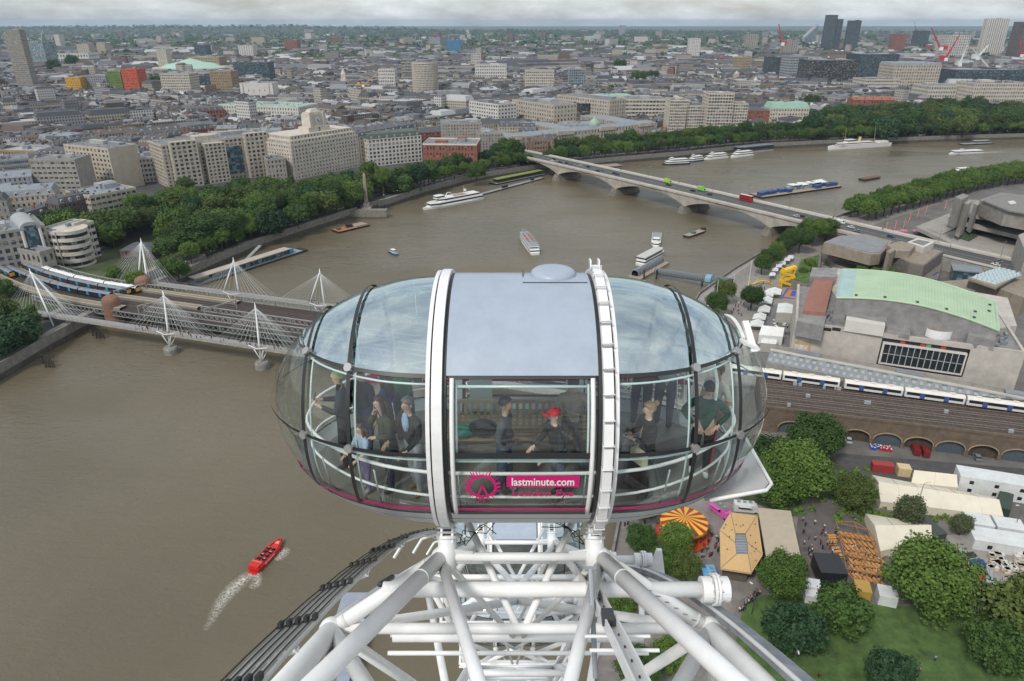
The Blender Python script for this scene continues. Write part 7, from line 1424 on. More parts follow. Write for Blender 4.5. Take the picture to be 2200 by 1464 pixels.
def party(o,L_):
 rails(o,L_,4.2,4.6);b=MB();b.lathe([(1.2,9.2),(1.0,10.6)],(L_*.28,0,0),10);b.build('funnel',HW,o);b=MB();b.tube((L_*.3,0,8),(L_*.3,0,13),.1,6);b.build('mast',HW,o)
 b=MB();b.path([(L_*.45,-3.6,6.0),(L_*.49,-3.6,9),(L_*.54,-3.6,9),(L_*.58,-3.6,6)],.25,6);b.path([(L_*.45,3.6,6.0),(L_*.49,3.6,9),(L_*.54,3.6,9),(L_*.58,3.6,6)],.25,6);b.build('hoop',HW,o)
boat('party_ship','long white party ship with black window band moored before the embankment',(1033,428),(908,452),10.5,HW,[(.03,.9,9.6,1.8,4.6,HW,TGLASS),(.08,.76,8.4,4.6,7.0,HW,TGLASS),(.66,.8,5.5,7.0,9.2,HW,TGLASS),(.3,.5,6,7.0,7.5,DKW)],'ship',fb=1.8,extra=party)
def tour(o,L_):
 b=MB();b.b2(L_*.06,L_*.9,-2.9,2.9,5.0,5.08);b.build('sun_deck',DKG,o)
 for k in range(9):
  for s in(-1.6,1.6):b=MB();b.box((L_*(.30+.06*k),s,5.3),(.5,1.4,.5));b.build('seat',paint((.45,.10,.05)) if k in(2,3,5,6) else DKG,o)
 rails(o,L_,6.0,2.9)
boat('tour_boat','white tour boat with grey sun deck and orange seats in mid river',(1150,549),(1122,510),6.4,HW,[(.03,.93,6.1,1.3,3.0,HW,TGLASS),(.05,.9,6.0,3.0,5.0,HW,GLASSL)],extra=tour)
boat('tour_boat','white cruise boat with grey sun deck approaching beyond the tube pier',(1411,508),(1408,537),6.2,HW,[(.05,.86,5.8,1.2,3.0,HW,TGLASS),(.05,.7,5.4,3.0,3.1,DKG),(.6,.74,4.0,3.1,4.8,HW,TGLASS)])
boat('tour_boat','cream roofed cruise boat moored behind the ribbed pier',(1374,572),(1424,545),6.4,HW,[(.03,.92,6.1,1.2,3.0,HW,TGLASS),(.04,.85,6.0,3.0,5.2,HW,TGLASS),(.04,.85,6.1,5.2,5.35,M('roof_cream',(.5,.48,.44),.7,.1,1))])
boat('tugboat','small blue and white tug alone in mid river',(838,541),(855,550),3.6,HBL,[(.25,.6,2.4,1.0,2.6,HW,TGLASS),(.05,.9,3.0,.95,1.05,DKG)],fb=1.0)
def crane_on(o,L_):b=MB();b.box((L_*.45,0,2.2),(4,2.6,2.2));b.build('digger',HK,o);b=MB();b.path([(L_*.45,0,3),(L_*.3,0,5),(L_*.2,0,2.5)],.25,6);b.build('digger_arm',HK,o);b=MB();b.box((L_*.12,0,2),(2.5,2.5,1.4));b.build('drum',HRUST,o)
boat('work_barge','orange brown work barge with a black digger near the obelisk',(720,500),(787,484),9,HK,[(.02,.98,8.6,1.2,1.4,M('deck_orange',(.36,.17,.1),.8,.25,.6)),(.55,.95,7,1.4,2.0,DKW)],'barge',fb=1.2,blunt=True,extra=crane_on)
boat('cargo_barge','narrow brown barge with green hatch right of the tube pier',(1473,511),(1516,496),5.5,HK,[(.03,.9,5,1.2,1.4,DKW),(.3,.42,3,1.4,2.6,paint((.05,.16,.12))),(.82,.92,3,1.4,2.8,HK)],'barge',fb=1.2)
boat('lighter_barge','single dark empty lighter barge beyond the container barge',(1850,389),(1891,382),7,HK,[(.05,.95,6.2,1.6,1.8,HRUST)],'barge',fb=1.7)
def conts(o,L_):
 r=random.Random(3)
 for k,(f,w,col) in enumerate(((.04,5,HBL),(.10,5,HBL),(.15,6,HBL),(.2,5,HBL),(.30,6,HBL),(.36,5,HBL),(.72,6,HBL),(.80,8,HBL),(.88,8,HBL),(.94,7,HBL))):b=MB();b.box((L_*f,r.uniform(-3,1.5),2.8),(w,4.5,2.8));b.build('container',col,o)
 for k in range(11):b=MB();b.box((L_*(.46+.04*k),3.0,4.5+r.uniform(0,1)),(4.2,7,.25),0,0,r.uniform(-.15,.2));b.build('canopy',HW,o)
 b=MB();b.box((L_*.63,3,2.9),(44,6,2.6));b.build('cabin',GLASSL,o)
boat('container_barge','long moored pontoon with blue containers and white canopies beyond the bridge',(1623,424),(1794,400),15,HK,[(.01,.99,14.4,1.3,1.5,DKW)],'barge',fb=1.3,blunt=True,extra=conts)
def warship(o,L_):
 for f in(.25,.74):b=MB();b.tube((L_*f,0,6),(L_*f+(1 if f>.5 else 3),0,24),.25,6,0,.1);b.build('mast',M('mast_buff',(.5,.4,.22),.6,.1),o)
 b=MB();b.lathe([(1.5,6),(1.4,12)],(L_*.5,0,0),12);b.build('funnel',M('funnel_buff',(.62,.5,.22),.5,.1),o)
 for k in range(26):b=MB();b.box((L_*(.1+.03*k),5.02,3),(.5,.1,.5));b.build('porthole',BLACK,o)
boat('white_warship','long white historic ship with buff funnel and two masts moored by the far bank',(1908,313),(1777,322),11,HW,[(.02,.9,9.8,3.9,4.4,DKW),(.3,.86,7,4.4,6.6,HW,TGLASS),(.6,.74,6,6.6,10,HW,TGLASS),(.05,.22,7,4.4,6.2,HW)],'ship',fb=4.0,extra=warship)
for i,(st,bw,bm,h_,nm) in enumerate((((1480,352),(1422,355),8,HK,'black hulled party boat leftmost in the far mooring row'),((1508,345),(1478,349),7,HBL,'small blue tug and boat pair in the far mooring row'),((1561,339),(1512,344),8,HW,'white two deck cruise boat in the middle of the far mooring row'),((1615,334),(1569,339),8,HW,'white cruise boat rightmost before the dark restaurant ship'))):boat('moored_boat',nm,st,bw,bm,h_,[(.05,.88,bm*.85,1.5,3.6,HW,TGLASS),(.1,.75,bm*.8,3.6,5.6,HW,TGLASS),(.6,.72,3,5.6,7.2,HW,TGLASS)],group='boats moored by the far bank')
boat('restaurant_ship','dark grey floating restaurant with glazed deck at the far bank',(1655,322),(1576,330),12,HW,[(.02,.95,11,1.4,6.5,DARK,TGLASS),(.02,.95,11.2,6.5,6.8,LEAD)],'ship',fb=1.4)
boat('river_bus','fast silver catamaran leaving a white wake at upper right',(2108,329),(2038,332),9,HW,[(.05,.9,8.4,1.2,3.6,HW,TGLASS),(.55,.68,4,3.6,5,HW,TGLASS)],group=None,fb=1.3)
boat('moored_boat','white boat left of the trio moored in mid river at right',(2048,373),(2090,370),7,HW,[(.06,.88,6,1.3,3.2,HW,TGLASS),(.2,.7,5,3.2,4.8,HW,TGLASS)],group='trio moored at right');boat('moored_boat','grey work boat in the middle of the trio at right',(2085,379),(2128,375),7,HK,[(.06,.88,6,1.3,2.6,LEAD,TGLASS)],group='trio moored at right');boat('moored_boat','white boat with dark stripe right of the trio',(2125,377),(2173,373),8,HW,[(.06,.88,7,1.3,3.6,HW,TGLASS),(.1,.6,6,3.6,4.6,HW,TGLASS)],group='trio moored at right');boat('lighter_barge','dark barge behind the moored trio at right',(2100,369),(2150,366),7,HK,[(.05,.95,6,1.4,1.6,DKW)],'barge',fb=1.5)
boat('police_pontoon','grey pontoon with glass cabin at the far bank on the right',(2128,309),(2064,312),9,HK,[(.02,.98,8,1.2,1.4,DKG),(.1,.6,6,1.4,4.4,GREYW,TGLASS)],'pontoon',fb=1.2,blunt=True)
RED=M('boat_red',(.55,.02,.015),.3,.06,1);SL=[G(545,1228),G(607,1163)]
def speed(o,L_):
 b=MB();b.frustum([(.6,-1.25),(L_*.72,-1.25),(L_*.86,0),(L_*.72,1.25),(.6,1.25)],.8,[(.5,-1.35),(L_*.74,-1.35),(L_*.9,0),(L_*.74,1.35),(.5,1.35)],.95);b.build('cockpit_floor',M('deck_redbrown',(.28,.03,.025),.7,.1),o)
 b=MB()
 for s in(-1,1):b.path([(.2,s*1.55,1.15),(L_*.6,s*1.6,1.25),(L_*.85,s*.9,1.35),(L_*.99,0,1.5)],.2,8)
 b.build('gunwale',RED,o);b=MB();b.box((.9,0,1.45),(1.6,2.9,.9));b.build('engine_box',RED,o);b=MB();b.box((1.9,0,2.0),(.5,2.9,.2));b.build('engine_lid',M('red_pale',(.6,.12,.1),.4,.05),o);b=MB();b.box((-.5,0,.35),(.8,2.6,.2));b.build('swim_step',RED,o)
 b=MB();b.box((L_*.86,0,1.2),(1.2,1.1,.12));b.build('bow_hatch',M('red_pale2',(.6,.3,.26),.4,.05),o)
 for k in range(4):
  for s in(-.75,.75):b=MB();b.box((L_*(.30+.11*k),s,1.15),(.7,.9,.45));b.box((L_*(.30+.11*k)-.3,s,1.6),(.12,.9,.6));b.build('seat',BLACK,o)
 for k in range(4):
  for s in(-.75,.75):PED.append((o.matrix_basis@Vector((L_*(.31+.11*k),s,.75)),'speedboat'))
 b=MB();b.path([(L_*.24,-1.3,1.2),(L_*.24,-1.2,2.5),(L_*.24,1.2,2.5),(L_*.24,1.3,1.2)],.06,6);b.build('roll_bar',HK,o)
 for s in(-1,1):b=MB();b.box((L_*.38,s*1.80,1.0),(4.2,.03,.25));b.build('side_lettering',WHITE,o)
sp_=thing('speedboat','x','x');bpy.data.objects.remove(sp_)
a,c=SL;d_=c-a;spd=boat('speedboat','red rigid speedboat with passengers speeding across the near left river',(545,1230),(607,1163),3.6,RED,[],fb=1.2,extra=None)
spd.matrix_basis=Matrix.Translation(spd.location)@Matrix.Rotation(spd.rotation_euler.z,4,'Z');speed(spd,d_.length)
FOAM=bpy.data.materials.new('wake_foam');FOAM.use_nodes=True;t=FOAM.node_tree;bs=t.nodes['Principled BSDF'];bs.inputs['Base Color'].default_value=(.62,.58,.50,1);bs.inputs['Roughness'].default_value=.8
gg=t.nodes.new('ShaderNodeNewGeometry');nz=t.nodes.new('ShaderNodeTexNoise');nz.inputs['Scale'].default_value=1.6;nz.inputs['Detail'].default_value=8;nz.inputs['Roughness'].default_value=.75;t.links.new(gg.outputs['Position'],nz.inputs['Vector']);rp_=t.nodes.new('ShaderNodeValToRGB');rp_.color_ramp.elements[0].position=.42;rp_.color_ramp.elements[1].position=.55;t.links.new(nz.outputs['Fac'],rp_.inputs[0])
va=t.nodes.new('ShaderNodeVertexColor');va.layer_name='foam';mm=t.nodes.new('ShaderNodeMath');mm.operation='MULTIPLY';t.links.new(rp_.outputs[0],mm.inputs[0]);t.links.new(va.outputs[0],mm.inputs[1]);t.links.new(mm.outputs[0],bs.inputs['Alpha'])
def wake(label,pts,ws,al):
 P_=[G(*q,.03) for q in pts];b=MB();n=len(P_);vs=[]
 for i in range(n):
  d=(P_[min(n-1,i+1)]-P_[max(0,i-1)]).normalized();nn=Vector((-d.y,d.x,0))
  for k in range(5):vs.append(P_[i]+nn*ws[i]*(k-2)/2+Vector((0,0,.02+.05*(k%2))))
 b.add(vs,[(i*5+k,i*5+k+1,(i+1)*5+k+1,(i+1)*5+k) for i in range(n-1) for k in range(4)]);o=b.build('boat_wake',FOAM,kind='stuff',label=label,cat='wake')
 ca=o.data.color_attributes.new('foam','FLOAT_COLOR','POINT')
 for i in range(n):
  for k in range(5):f=al[i]*(1-.9*abs(k-2)/2) if ws[i]>1 else al[i];ca.data[i*5+k].color=(f,f,f,1)
wake('white foaming wake trailing behind the red speedboat',[(548,1228),(530,1240),(508,1258),(490,1276),(475,1295),(464,1315),(454,1335),(440,1355)],[1.4,2.1,2.4,2.3,2.0,1.6,1.2,1.01],[1,1,.95,.9,.8,.65,.5,.2]);wake('short curl of foam at the right of the speedboat stern',[(552,1230),(553,1245),(548,1258),(540,1265)],[1.1,1.4,1.6,1.2],[1,.9,.8,.4]);wake('splash of foam along the speedboat bow',[(596,1205),(605,1193),(614,1182),(619,1178)],[1.2,1.8,1.8,.8],[.7,.9,.8,.3]);wake('pale wake behind the silver catamaran',[(2108,329),(2130,328),(2155,326)],[5,7,9],[.9,.6,.2])
ep=thing('embankment_pier','long floating pier with pale roof along the embankment beyond the bridge','pier',G(424,612));EA,EB=G(424,618),G(662,540);ed=(EB-EA).normalized();en=Vector((-ed.y,ed.x,0));EL=(EB-EA).length
def epx(s,t,z):p=EA+ed*s+en*t;return Vector((p.x,p.y,z))
for nm,s0,s1,t0,t1,z0,z1,m_ in(('pontoon',0,EL,0,8,-.4,1.1,HK),('deck',0,EL-4,.3,7.7,1.1,1.3,DKG),('roof',0,EL*.84,.6,6.8,4.4,4.8,M('pier_roof_pale',(.42,.36,.30),.75,.12,.3)),('glass_cabin',EL*.15,EL*.82,2.2,6.0,1.3,4.4,GLASSB),('ticket_kiosk',EL*.84,EL*.88,2,5,1.3,3.8,paint((.03,.3,.45)))):b=MB();b.hexa([epx(s0,t0,z0),epx(s1,t0,z0),epx(s1,t1,z0),epx(s0,t1,z0)],[epx(s0,t0,z1),epx(s1,t0,z1),epx(s1,t1,z1),epx(s0,t1,z1)]);b.build(nm,m_,ep,world=True)
for k in range(12):b=MB();b.tube(epx(EL*.07*k,.9,1.2),epx(EL*.07*k,.9,4.4),.1,6);b.build('post',GREYM,ep,world=True)
b=MB();b.beam(epx(EL*.45,8,2),epx(EL*.72,17,6.5),2.2,.4);b.build('gangway',LATT,ep,world=True)
boat('green_roof_pier','floating restaurant pier with mossy green roof beside the road bridge',(1058,397),(1166,375),9,HK,[(.02,.98,8.5,1.0,1.2,DKG),(.06,.94,6,1.2,4.2,DARK,TGLASS),(.04,.96,7,4.2,4.6,M('moss_roof',(.20,.22,.05),.9,.3,.5))],'pier',fb=1.0,blunt=True)
boat('mooring_pontoon','long thin grey mooring pontoon behind the white party ship',(1028,421),(1166,384),4,HK,[(.01,.99,3.8,.9,1.1,DKG),(.35,.42,2,1.1,3,HK),(.8,.84,2,1.1,3,HK)],'pontoon',fb=.9,blunt=True)
boat('bridge_pontoon','flat pontoon building just right of the road bridge at the far bank',(1330,362),(1280,366),12,HK,[(.02,.98,11,1.0,3.4,GREYW,TGLASS),(.0,1.0,12,3.4,3.8,M('pont_roof',(.3,.22,.2),.8,.2,.5))],'pontoon',fb=1.0,blunt=True)
fp_=thing('festival_pier','floating pier with ribbed glass shelter and long tube gangway to the promenade','pier',G(1372,596));PA,PB=G(1364,600),G(1425,565);pd=(PB-PA).normalized();pn=Vector((-pd.y,pd.x,0));PLn=(PB-PA).length
def fpx(s,t,z):p=PA+pd*s+pn*t;return Vector((p.x,p.y,z))
b=MB();b.hexa([fpx(-1,-4,-.4),fpx(PLn,-4,-.4),fpx(PLn,4,-.4),fpx(-1,4,-.4)],[fpx(-1,-4,1.1),fpx(PLn,-4,1.1),fpx(PLn,4,1.1),fpx(-1,4,1.1)]);b.build('pontoon',DKW,fp_,world=True)
TUBEG=M('tube_glass',(.045,.06,.075),.2,.15,1);HOOP=M('hoop_steel',(.45,.48,.50),.4,.1,1)
def tubeway(par,p,q,r,n,mat,hoopm):
 d=(q-p).normalized();sd=Vector((-d.y,d.x,0));up=Vector((0,0,1));arc=[(r*math.cos(a),r*.95*math.sin(a)+r*.55) for a in[math.pi*k/8 for k in range(9)]];arc=[(r,0)]+arc+[(-r,0)]
 b=MB();k=len(arc);b.add([e+sd*x*.96+up*y*.97 for e in(p,q) for x,y in arc],[(i,i+1,k+i+1,k+i) for i in range(k-1)]);b.build('tube_skin',mat,par,world=True,smooth=True)
 for i in range(n+1):e=p.lerp(q,i/n);b=MB();b.path([e+sd*x+up*y for x,y in arc],.11,5);b.build('hoop',hoopm,par,world=True)
 b=MB();b.beam(p-up*.2,q-up*.2,r*1.9,.4);b.build('tube_floor',HK,par,world=True)
tubeway(fp_,fpx(2,1.2,1.2),fpx(PLn-1,1.2,1.2),2.2,18,TUBEG,HOOP);tubeway(fp_,G(1408,586,2.2),G(1510,602,4.6),1.8,30,TUBEG,HOOP);tubeway(fp_,G(1510,602,4.6),G(1572,612,5.6),2.3,16,TUBEG,HOOP);tubeway(fp_,G(1518,603,4.75),G(1530,605,5.0),2.45,3,paint((.16,.38,.55)),HOOP)
for px in(1383,1410,1508):b=MB();p=G(px,600 if px<1500 else 614);b.tube(p-Vector((0,0,1)),p+Vector((0,0,5.5 if px<1500 else 3.6)),.45,8);b.build('pile',HK,fp_,world=True)
for i,(px,py) in enumerate(((108,790),(102,782),(216,728),(208,722))):
 o=thing('timber_piles',['weathered timber dolphin in the river near the left wall','second timber dolphin near the left wall','timber fender piles under the near footbridge','second fender piles under the near footbridge'][i],'piles',G(px,py))
 for k in range(5):b=MB();b.tube((k*.9-1.8,.4*(k%2),-1),(k*.75-1.4,.3*(k%2),4.2-.3*k),.35,6);b.build('pile',M('wet_timber',(.06,.05,.04),.8,.3,1),o)
 # ------------------------------------------------------------------ people
SKIN=[M('skin_a',(.50,.30,.21),.55,.06,3),M('skin_b',(.38,.21,.14),.55,.06,3),M('skin_c',(.58,.38,.29),.55,.06,3)]
def cloth(rgb):return M('cloth_%02x%02x%02x'%tuple(int(min(1,c)**.4545*255) for c in rgb),rgb,.85,.18,9,bump=.25,bscale=14)
def skin_body(J,edges,rad,regions,mats,sub=1,name='body'):
 """J: joints, edges: bones, rad: radius per joint, regions: material slot per bone. One continuous surface grown over the skeleton"""
 me=bpy.data.meshes.new('sk');keys=list(J);me.from_pydata([J[k] for k in keys],[(keys.index(a),keys.index(b)) for a,b in edges],[])
 o=bpy.data.objects.new('sk',me);COL.objects.link(o);md=o.modifiers.new('s','SKIN');md.use_smooth_shade=True;md.branch_smoothing=.3
 for i,k in enumerate(keys):r=rad[k];me.skin_vertices[0].data[i].radius=r if isinstance(r,tuple) else(r,r);me.skin_vertices[0].data[i].use_root=(i==0)
 if sub:sm=o.modifiers.new('u','SUBSURF');sm.levels=sub;sm.render_levels=sub
 dg=bpy.context.evaluated_depsgraph_get();ev=o.evaluated_get(dg);new=bpy.data.meshes.new_from_object(ev);bpy.data.objects.remove(o);bpy.data.meshes.remove(me);new.name=name
 for m in mats:new.materials.append(m)
 bones=[(Vector(J[a]),Vector(J[b]),regions[(a,b)]) for a,b in edges]
 for p in new.polygons:
  c=p.center;best,bi=9,0
  for a,b,r in bones:
   d=b-a;t_=max(0,min(1,(c-a).dot(d)/max(1e-6,d.length_squared)));q=(c-(a+d*t_)).length
   if q<best:best,bi=q,r
  p.material_index=bi;p.use_smooth=True
 return new
def make_person(h=1.74,arms=None,step=.0,lean=.0,sit=False,mats=None,fingers=True,female=False,headturn=(0,0),sub=2,sleeves=True,lowpoly=False):
 """local space: facing -Y, feet at z=0. arms: ((elbow),(wrist)) for left(+x) and right(-x) in metres for a 1.74 m body"""
 k=h/1.74;L_=lean
 J={'pelvis':(0,0,.95),'spine':(0,-L_*.3,1.14),'chest':(0,-L_*.75,1.32),'neck':(0,-L_,1.475),'head0':(headturn[0]*.3,-L_-.012+headturn[1]*.3,1.555),'head1':(headturn[0],-L_-.02+headturn[1],1.635),'head2':(headturn[0],-L_-.005+headturn[1],1.70)}
 rad={'pelvis':(.172,.13),'spine':(.165,.125),'chest':(.178,.13),'neck':.058,'head0':.062,'head1':(.083,.098),'head2':(.066,.078)}
 if female:rad['spine']=(.118,.095);rad['chest']=(.148,.11)
 E_=[('pelvis','spine'),('spine','chest'),('chest','neck'),('neck','head0'),('head0','head1'),('head1','head2')];RG={E_[0]:1,E_[1]:1,E_[2]:1,E_[3]:0,E_[4]:0,E_[5]:0}
 if not lowpoly:J['nose']=(headturn[0]*1.1,-L_-.118+headturn[1],1.617);rad['nose']=.016;E_.append(('head1','nose'));RG[('head1','nose')]=0
 da=arms or(((.27,.04,1.17),(.27,-.08,.95)),((-.27,.04,1.17),(-.27,-.08,.95)))
 for s,nm,(el,wr) in((1,'L',da[0]),(-1,'R',da[1])):
  J['sh'+nm]=(s*.185,-L_*.85,1.40);J['el'+nm]=el;J['wr'+nm]=wr;rad['sh'+nm]=.076;rad['el'+nm]=.060;rad['wr'+nm]=.037
  for e,r in(((('chest','sh'+nm)),1),((('sh'+nm,'el'+nm)),1),((('el'+nm,'wr'+nm)),1 if sleeves else 0)):E_.append(e);RG[e]=r
  d=(Vector(wr)-Vector(el)).normalized();sd=d.cross(Vector((0,0,1)));
  if sd.length<.1:sd=Vector((0,1,0))
  sd.normalize();P0=Vector(wr)+d*.075;J['pm'+nm]=tuple(P0);rad['pm'+nm]=(.038,.022);E_.append(('wr'+nm,'pm'+nm));RG[('wr'+nm,'pm'+nm)]=0
  if fingers:
   up=sd.cross(d).normalized()
   for i,(o_,l) in enumerate(((-.028,.065),(-.010,.078),(.009,.074),(.026,.058))):
    a=P0+sd*o_+d*.02;m_=a+d*l*.55-up*.004;t_=m_+d*l*.42-up*.022
    for n2,q,r in(('a',a,.0095),('b',m_,.0088),('c',t_,.0075)):J[f'f{i}{n2}{nm}']=tuple(q);rad[f'f{i}{n2}{nm}']=r
    for e in(('pm'+nm,f'f{i}a{nm}'),(f'f{i}a{nm}',f'f{i}b{nm}'),(f'f{i}b{nm}',f'f{i}c{nm}')):E_.append(e);RG[e]=0
   a=Vector(wr)+d*.03+sd*-.03-up*.005;b_=a+d*.035-sd*.03
   for n2,q,r in(('a',a,.012),('b',b_,.010)):J[f'th{n2}{nm}']=tuple(q);rad[f'th{n2}{nm}']=r
   for e in(('wr'+nm,f'tha{nm}'),(f'tha{nm}',f'thb{nm}')):E_.append(e);RG[e]=0
  hx=s*.10
  if sit:kn=(s*.13,-.44,.98);an=(s*.13,-.46,.53);to=(s*.14,-.62,.50)
  else:kn=(s*.105,-.02-step*s*.5,.50);an=(s*.105,.03-step*s,.085);to=(s*.125,-.12-step*s,.045)
  J['hp'+nm]=(hx,0,.90);J['kn'+nm]=kn;J['an'+nm]=an;J['to'+nm]=to;rad['hp'+nm]=.108;rad['kn'+nm]=.078;rad['an'+nm]=.056;rad['to'+nm]=(.042,.036)
  for e,r in((('pelvis','hp'+nm),2),(('hp'+nm,'kn'+nm),2),(('kn'+nm,'an'+nm),2),(('an'+nm,'to'+nm),3)):E_.append(e);RG[e]=r
 J={a:tuple(c*k for c in v) for a,v in J.items()};rad={a:(tuple(c*k for c in v) if isinstance(v,tuple) else v*k) for a,v in rad.items()}
 return skin_body(J,E_,rad,RG,mats,sub,'body'),J,k
def hair_mesh(kind,mat,k):
 b=MB();n,m=16,8;vs=[];lim={'short':-.15,'bob':-.75,'long':-1.0,'cap':.02,'beanie':.0,'bun':-.35}[kind]
 for i in range(m+1):
  for j in range(n):
   t_=2*math.pi*j/n;fr=-math.sin(t_)
   low=lim if fr<.15 else max(lim,.28+.25*fr);low=low if kind not in('cap','beanie') else(.15 if fr>0 else-.05)
   ph=math.pi/2-(math.pi/2-math.asin(max(-1,min(1,low))))*i/m;r=.098 if kind!='beanie' else.104;c,s=math.cos(ph),math.sin(ph)
   vs.append((r*.95*c*math.cos(t_),r*1.14*c*math.sin(t_)+.008,.112*s))
 b.add(vs,[(i*n+j,(i+1)*n+j,(i+1)*n+(j+1)%n,i*n+(j+1)%n) for i in range(m) for j in range(n)])
 if kind=='cap':b.frustum([(-.075,-.10),(.075,-.10),(.06,-.19),(-.06,-.19)],.018,[(-.075,-.10),(.075,-.10),(.06,-.19),(-.06,-.19)],.03)
 if kind=='bun':b.ball((0,.12,.06),.048,10)
 if kind=='long':
  for x in(-.05,-.017,.017,.05):b.path([(x,.06,.02),(x*1.5,.10,-.12),(x*1.7,.11,-.26),(x*1.4,.10,-.36)],[.05,.05,.045,.015],7)
  for x in(-.08,.08):b.path([(x,.0,.02),(x*1.12,.01,-.12),(x*1.1,.0,-.26)],[.03,.032,.012],6)
 b.v=[(x*k,y*k,z*k) for x,y,z in b.v];return b.mesh('hair',mat,True)
EYE=M('eye_dark',(.02,.015,.012),.3,.05)
FLOORZ=C1 .z-1.16
def passenger(label,hp,face,h,top,legs,shoes,skin,hair,hairc,arms=None,lean=0,female=False,turn=(0,0),extras=None,step=.06,zoff=0.0,sit=False,sleeves=True,dx=0,dy=0):
 hz=FLOORZ+zoff+h*.94;p=G(hp[0],hp[1],hz);o=thing('person',label,'person',(p.x+dx,p.y+dy,FLOORZ+zoff),R(face))
 me,J,k=make_person(h,arms,step,lean,sit,[SKIN[skin],cloth(top),cloth(legs),cloth(shoes)],True,female,turn,1,sleeves);body=link('body',me,o)
 hd=Vector(J['head1'])+Vector((0,.006,.022))*k;hm=cloth(hairc) if hair in('cap','beanie') else M('hair_%02x%02x%02x'%tuple(int(c**.45*255) for c in hairc),hairc,.5,.25,20)
 link({'cap':'cap','beanie':'beanie'}.get(hair,'hair'),hair_mesh(hair,hm,k),o,hd)
 if hair in('cap','beanie'):hh=link('hair',hair_mesh('short',M('hair_base',(.03,.022,.016),.5,.2,20),k*.93),o,hd-Vector((0,0,.012)))
 b=MB()
 for s in(-1,1):b.ball((s*.032*k,-.088*k,.0),(.011*k,.008*k,.007*k),6)
 e=b.build('eyes',EYE,o);e.location=hd+Vector((0,-.006,-.008))*k;b=MB()
 for s in(-1,1):b.ball((s*.086*k,.01*k,-.03*k),(.012*k,.02*k,.03*k),6)
 e2=b.build('ears',SKIN[skin],o,smooth=True);e2 .location=hd
 b=MB();b.ball((0,-.094*k,-.078*k),(.024*k,.008*k,.006*k),6);m_=b.build('mouth',M('lips',(.30,.10,.09),.5,.05),o);m_.location=hd
 if extras:extras(o,J,k)
 return o
PHONE=M('phone_black',(.02,.02,.025),.2,.05)
def phone(o,J,k):b=MB();p=(Vector(J['pmL'])+Vector(J['pmR']))/2;b.box(p+Vector((0,-.03,.05)),(.075,.012,.15),0,0,-.5);b.build('phone',PHONE,o)
def phone1(o,J,k):b=MB();p=Vector(J['pmR']);b.box(p+Vector((0,-.03,.05)),(.075,.012,.15),0,0,-.4);b.build('phone',PHONE,o)
HOLD=(((.25,-.08,1.14),(.09,-.30,1.20)),((-.25,-.08,1.14),(-.09,-.30,1.20)))
RAILP=(((.25,-.12,1.15),(.20,-.36,1.02)),((-.25,-.12,1.15),(-.20,-.36,1.02)))
HIPS=(((.36,.06,1.16),(.19,-.09,1.02)),((-.36,.06,1.16),(-.19,-.09,1.02)))
MOUTH=(((.24,-.06,1.13),(.06,-.20,1.08)),((-.22,-.17,1.17),(-.07,-.16,1.42)))
passenger('man in navy jacket and pale beanie looking at his phone at the left capsule end',(728,812),-80,1.76,(.022,.026,.04),(.02,.022,.03),(.05,.05,.05),0,'beanie',(.42,.40,.20),(HOLD[0],((-.25,-.06,1.14),(-.12,-.32,1.22))),extras=phone1)
passenger('woman with long dark hair in olive jacket touching her mouth',(824,862),-55,1.68,(.055,.065,.040),(.02,.03,.06),(.04,.03,.03),2,'long',(.045,.022,.014),MOUTH,.06,True)
passenger('grey haired man in black jacket over light blue shirt gripping the rail by the ring',(884,864),-40,1.72,(.018,.018,.02),(.30,.32,.34),(.20,.12,.06),0,'short',(.16,.155,.15),RAILP,.08,extras=lambda o,J,k:MB().ball(Vector(J['chest'])+Vector((0,-.085,.03)),(.07,.045,.17),8).build('shirt_front',cloth((.30,.42,.58)),o))
passenger('girl with long brown hair in light blue shirt holding the rail at the left window',(778,920),-50,1.22,(.36,.46,.62),(.22,.18,.34),(.3,.3,.3),2,'long',(.06,.03,.017),RAILP,.03,True,sleeves=False)
passenger('woman in bright blue top with dark hair standing at the rear left glass',(824,812),-100,1.66,(.03,.06,.30),(.03,.03,.05),(.05,.04,.04),1,'long',(.03,.018,.012),None,0,True)
passenger('man in green shirt behind the left roof glass',(860,770),175,1.78,(.04,.22,.10),(.05,.06,.10),(.05,.05,.05),0,'short',(.03,.022,.016),RAILP,.04)
passenger('man in dark jacket and jeans leaning beside the pink band on the left',(772,800),150,1.72,(.02,.022,.028),(.05,.08,.16),(.4,.4,.4),0,'short',(.05,.035,.025),None,.02)
passenger('dark haired man in grey jacket turning right in the middle window',(1082,868),78,1.74,(.060,.068,.078),(.05,.07,.13),(.30,.32,.34),0,'short',(.035,.028,.024),None,.02)
passenger('seated person in red cap and black jacket holding the rail in the middle window',(1203,888),-62,1.62,(.018,.018,.02),(.03,.05,.09),(.05,.05,.05),2,'cap',(.52,.012,.015),RAILP,.10)
passenger('blonde woman with a bun in black jacket holding her phone right of the ring',(1400,878),-75,1.66,(.012,.012,.013),(.018,.018,.02),(.04,.04,.04),2,'bun',(.36,.22,.10),HOLD,.03,True,extras=lambda o,J,k:(phone(o,J,k),MB().box((.13,-.20,.84),(.28,.10,.20),.3).build('handbag',cloth((.55,.50,.33)),o),MB().path([(.05,-.2,.93),(-.05,-.10,1.2),(-.14,.02,1.42)],.008,5).build('bag_strap',cloth((.45,.38,.2)),o)))
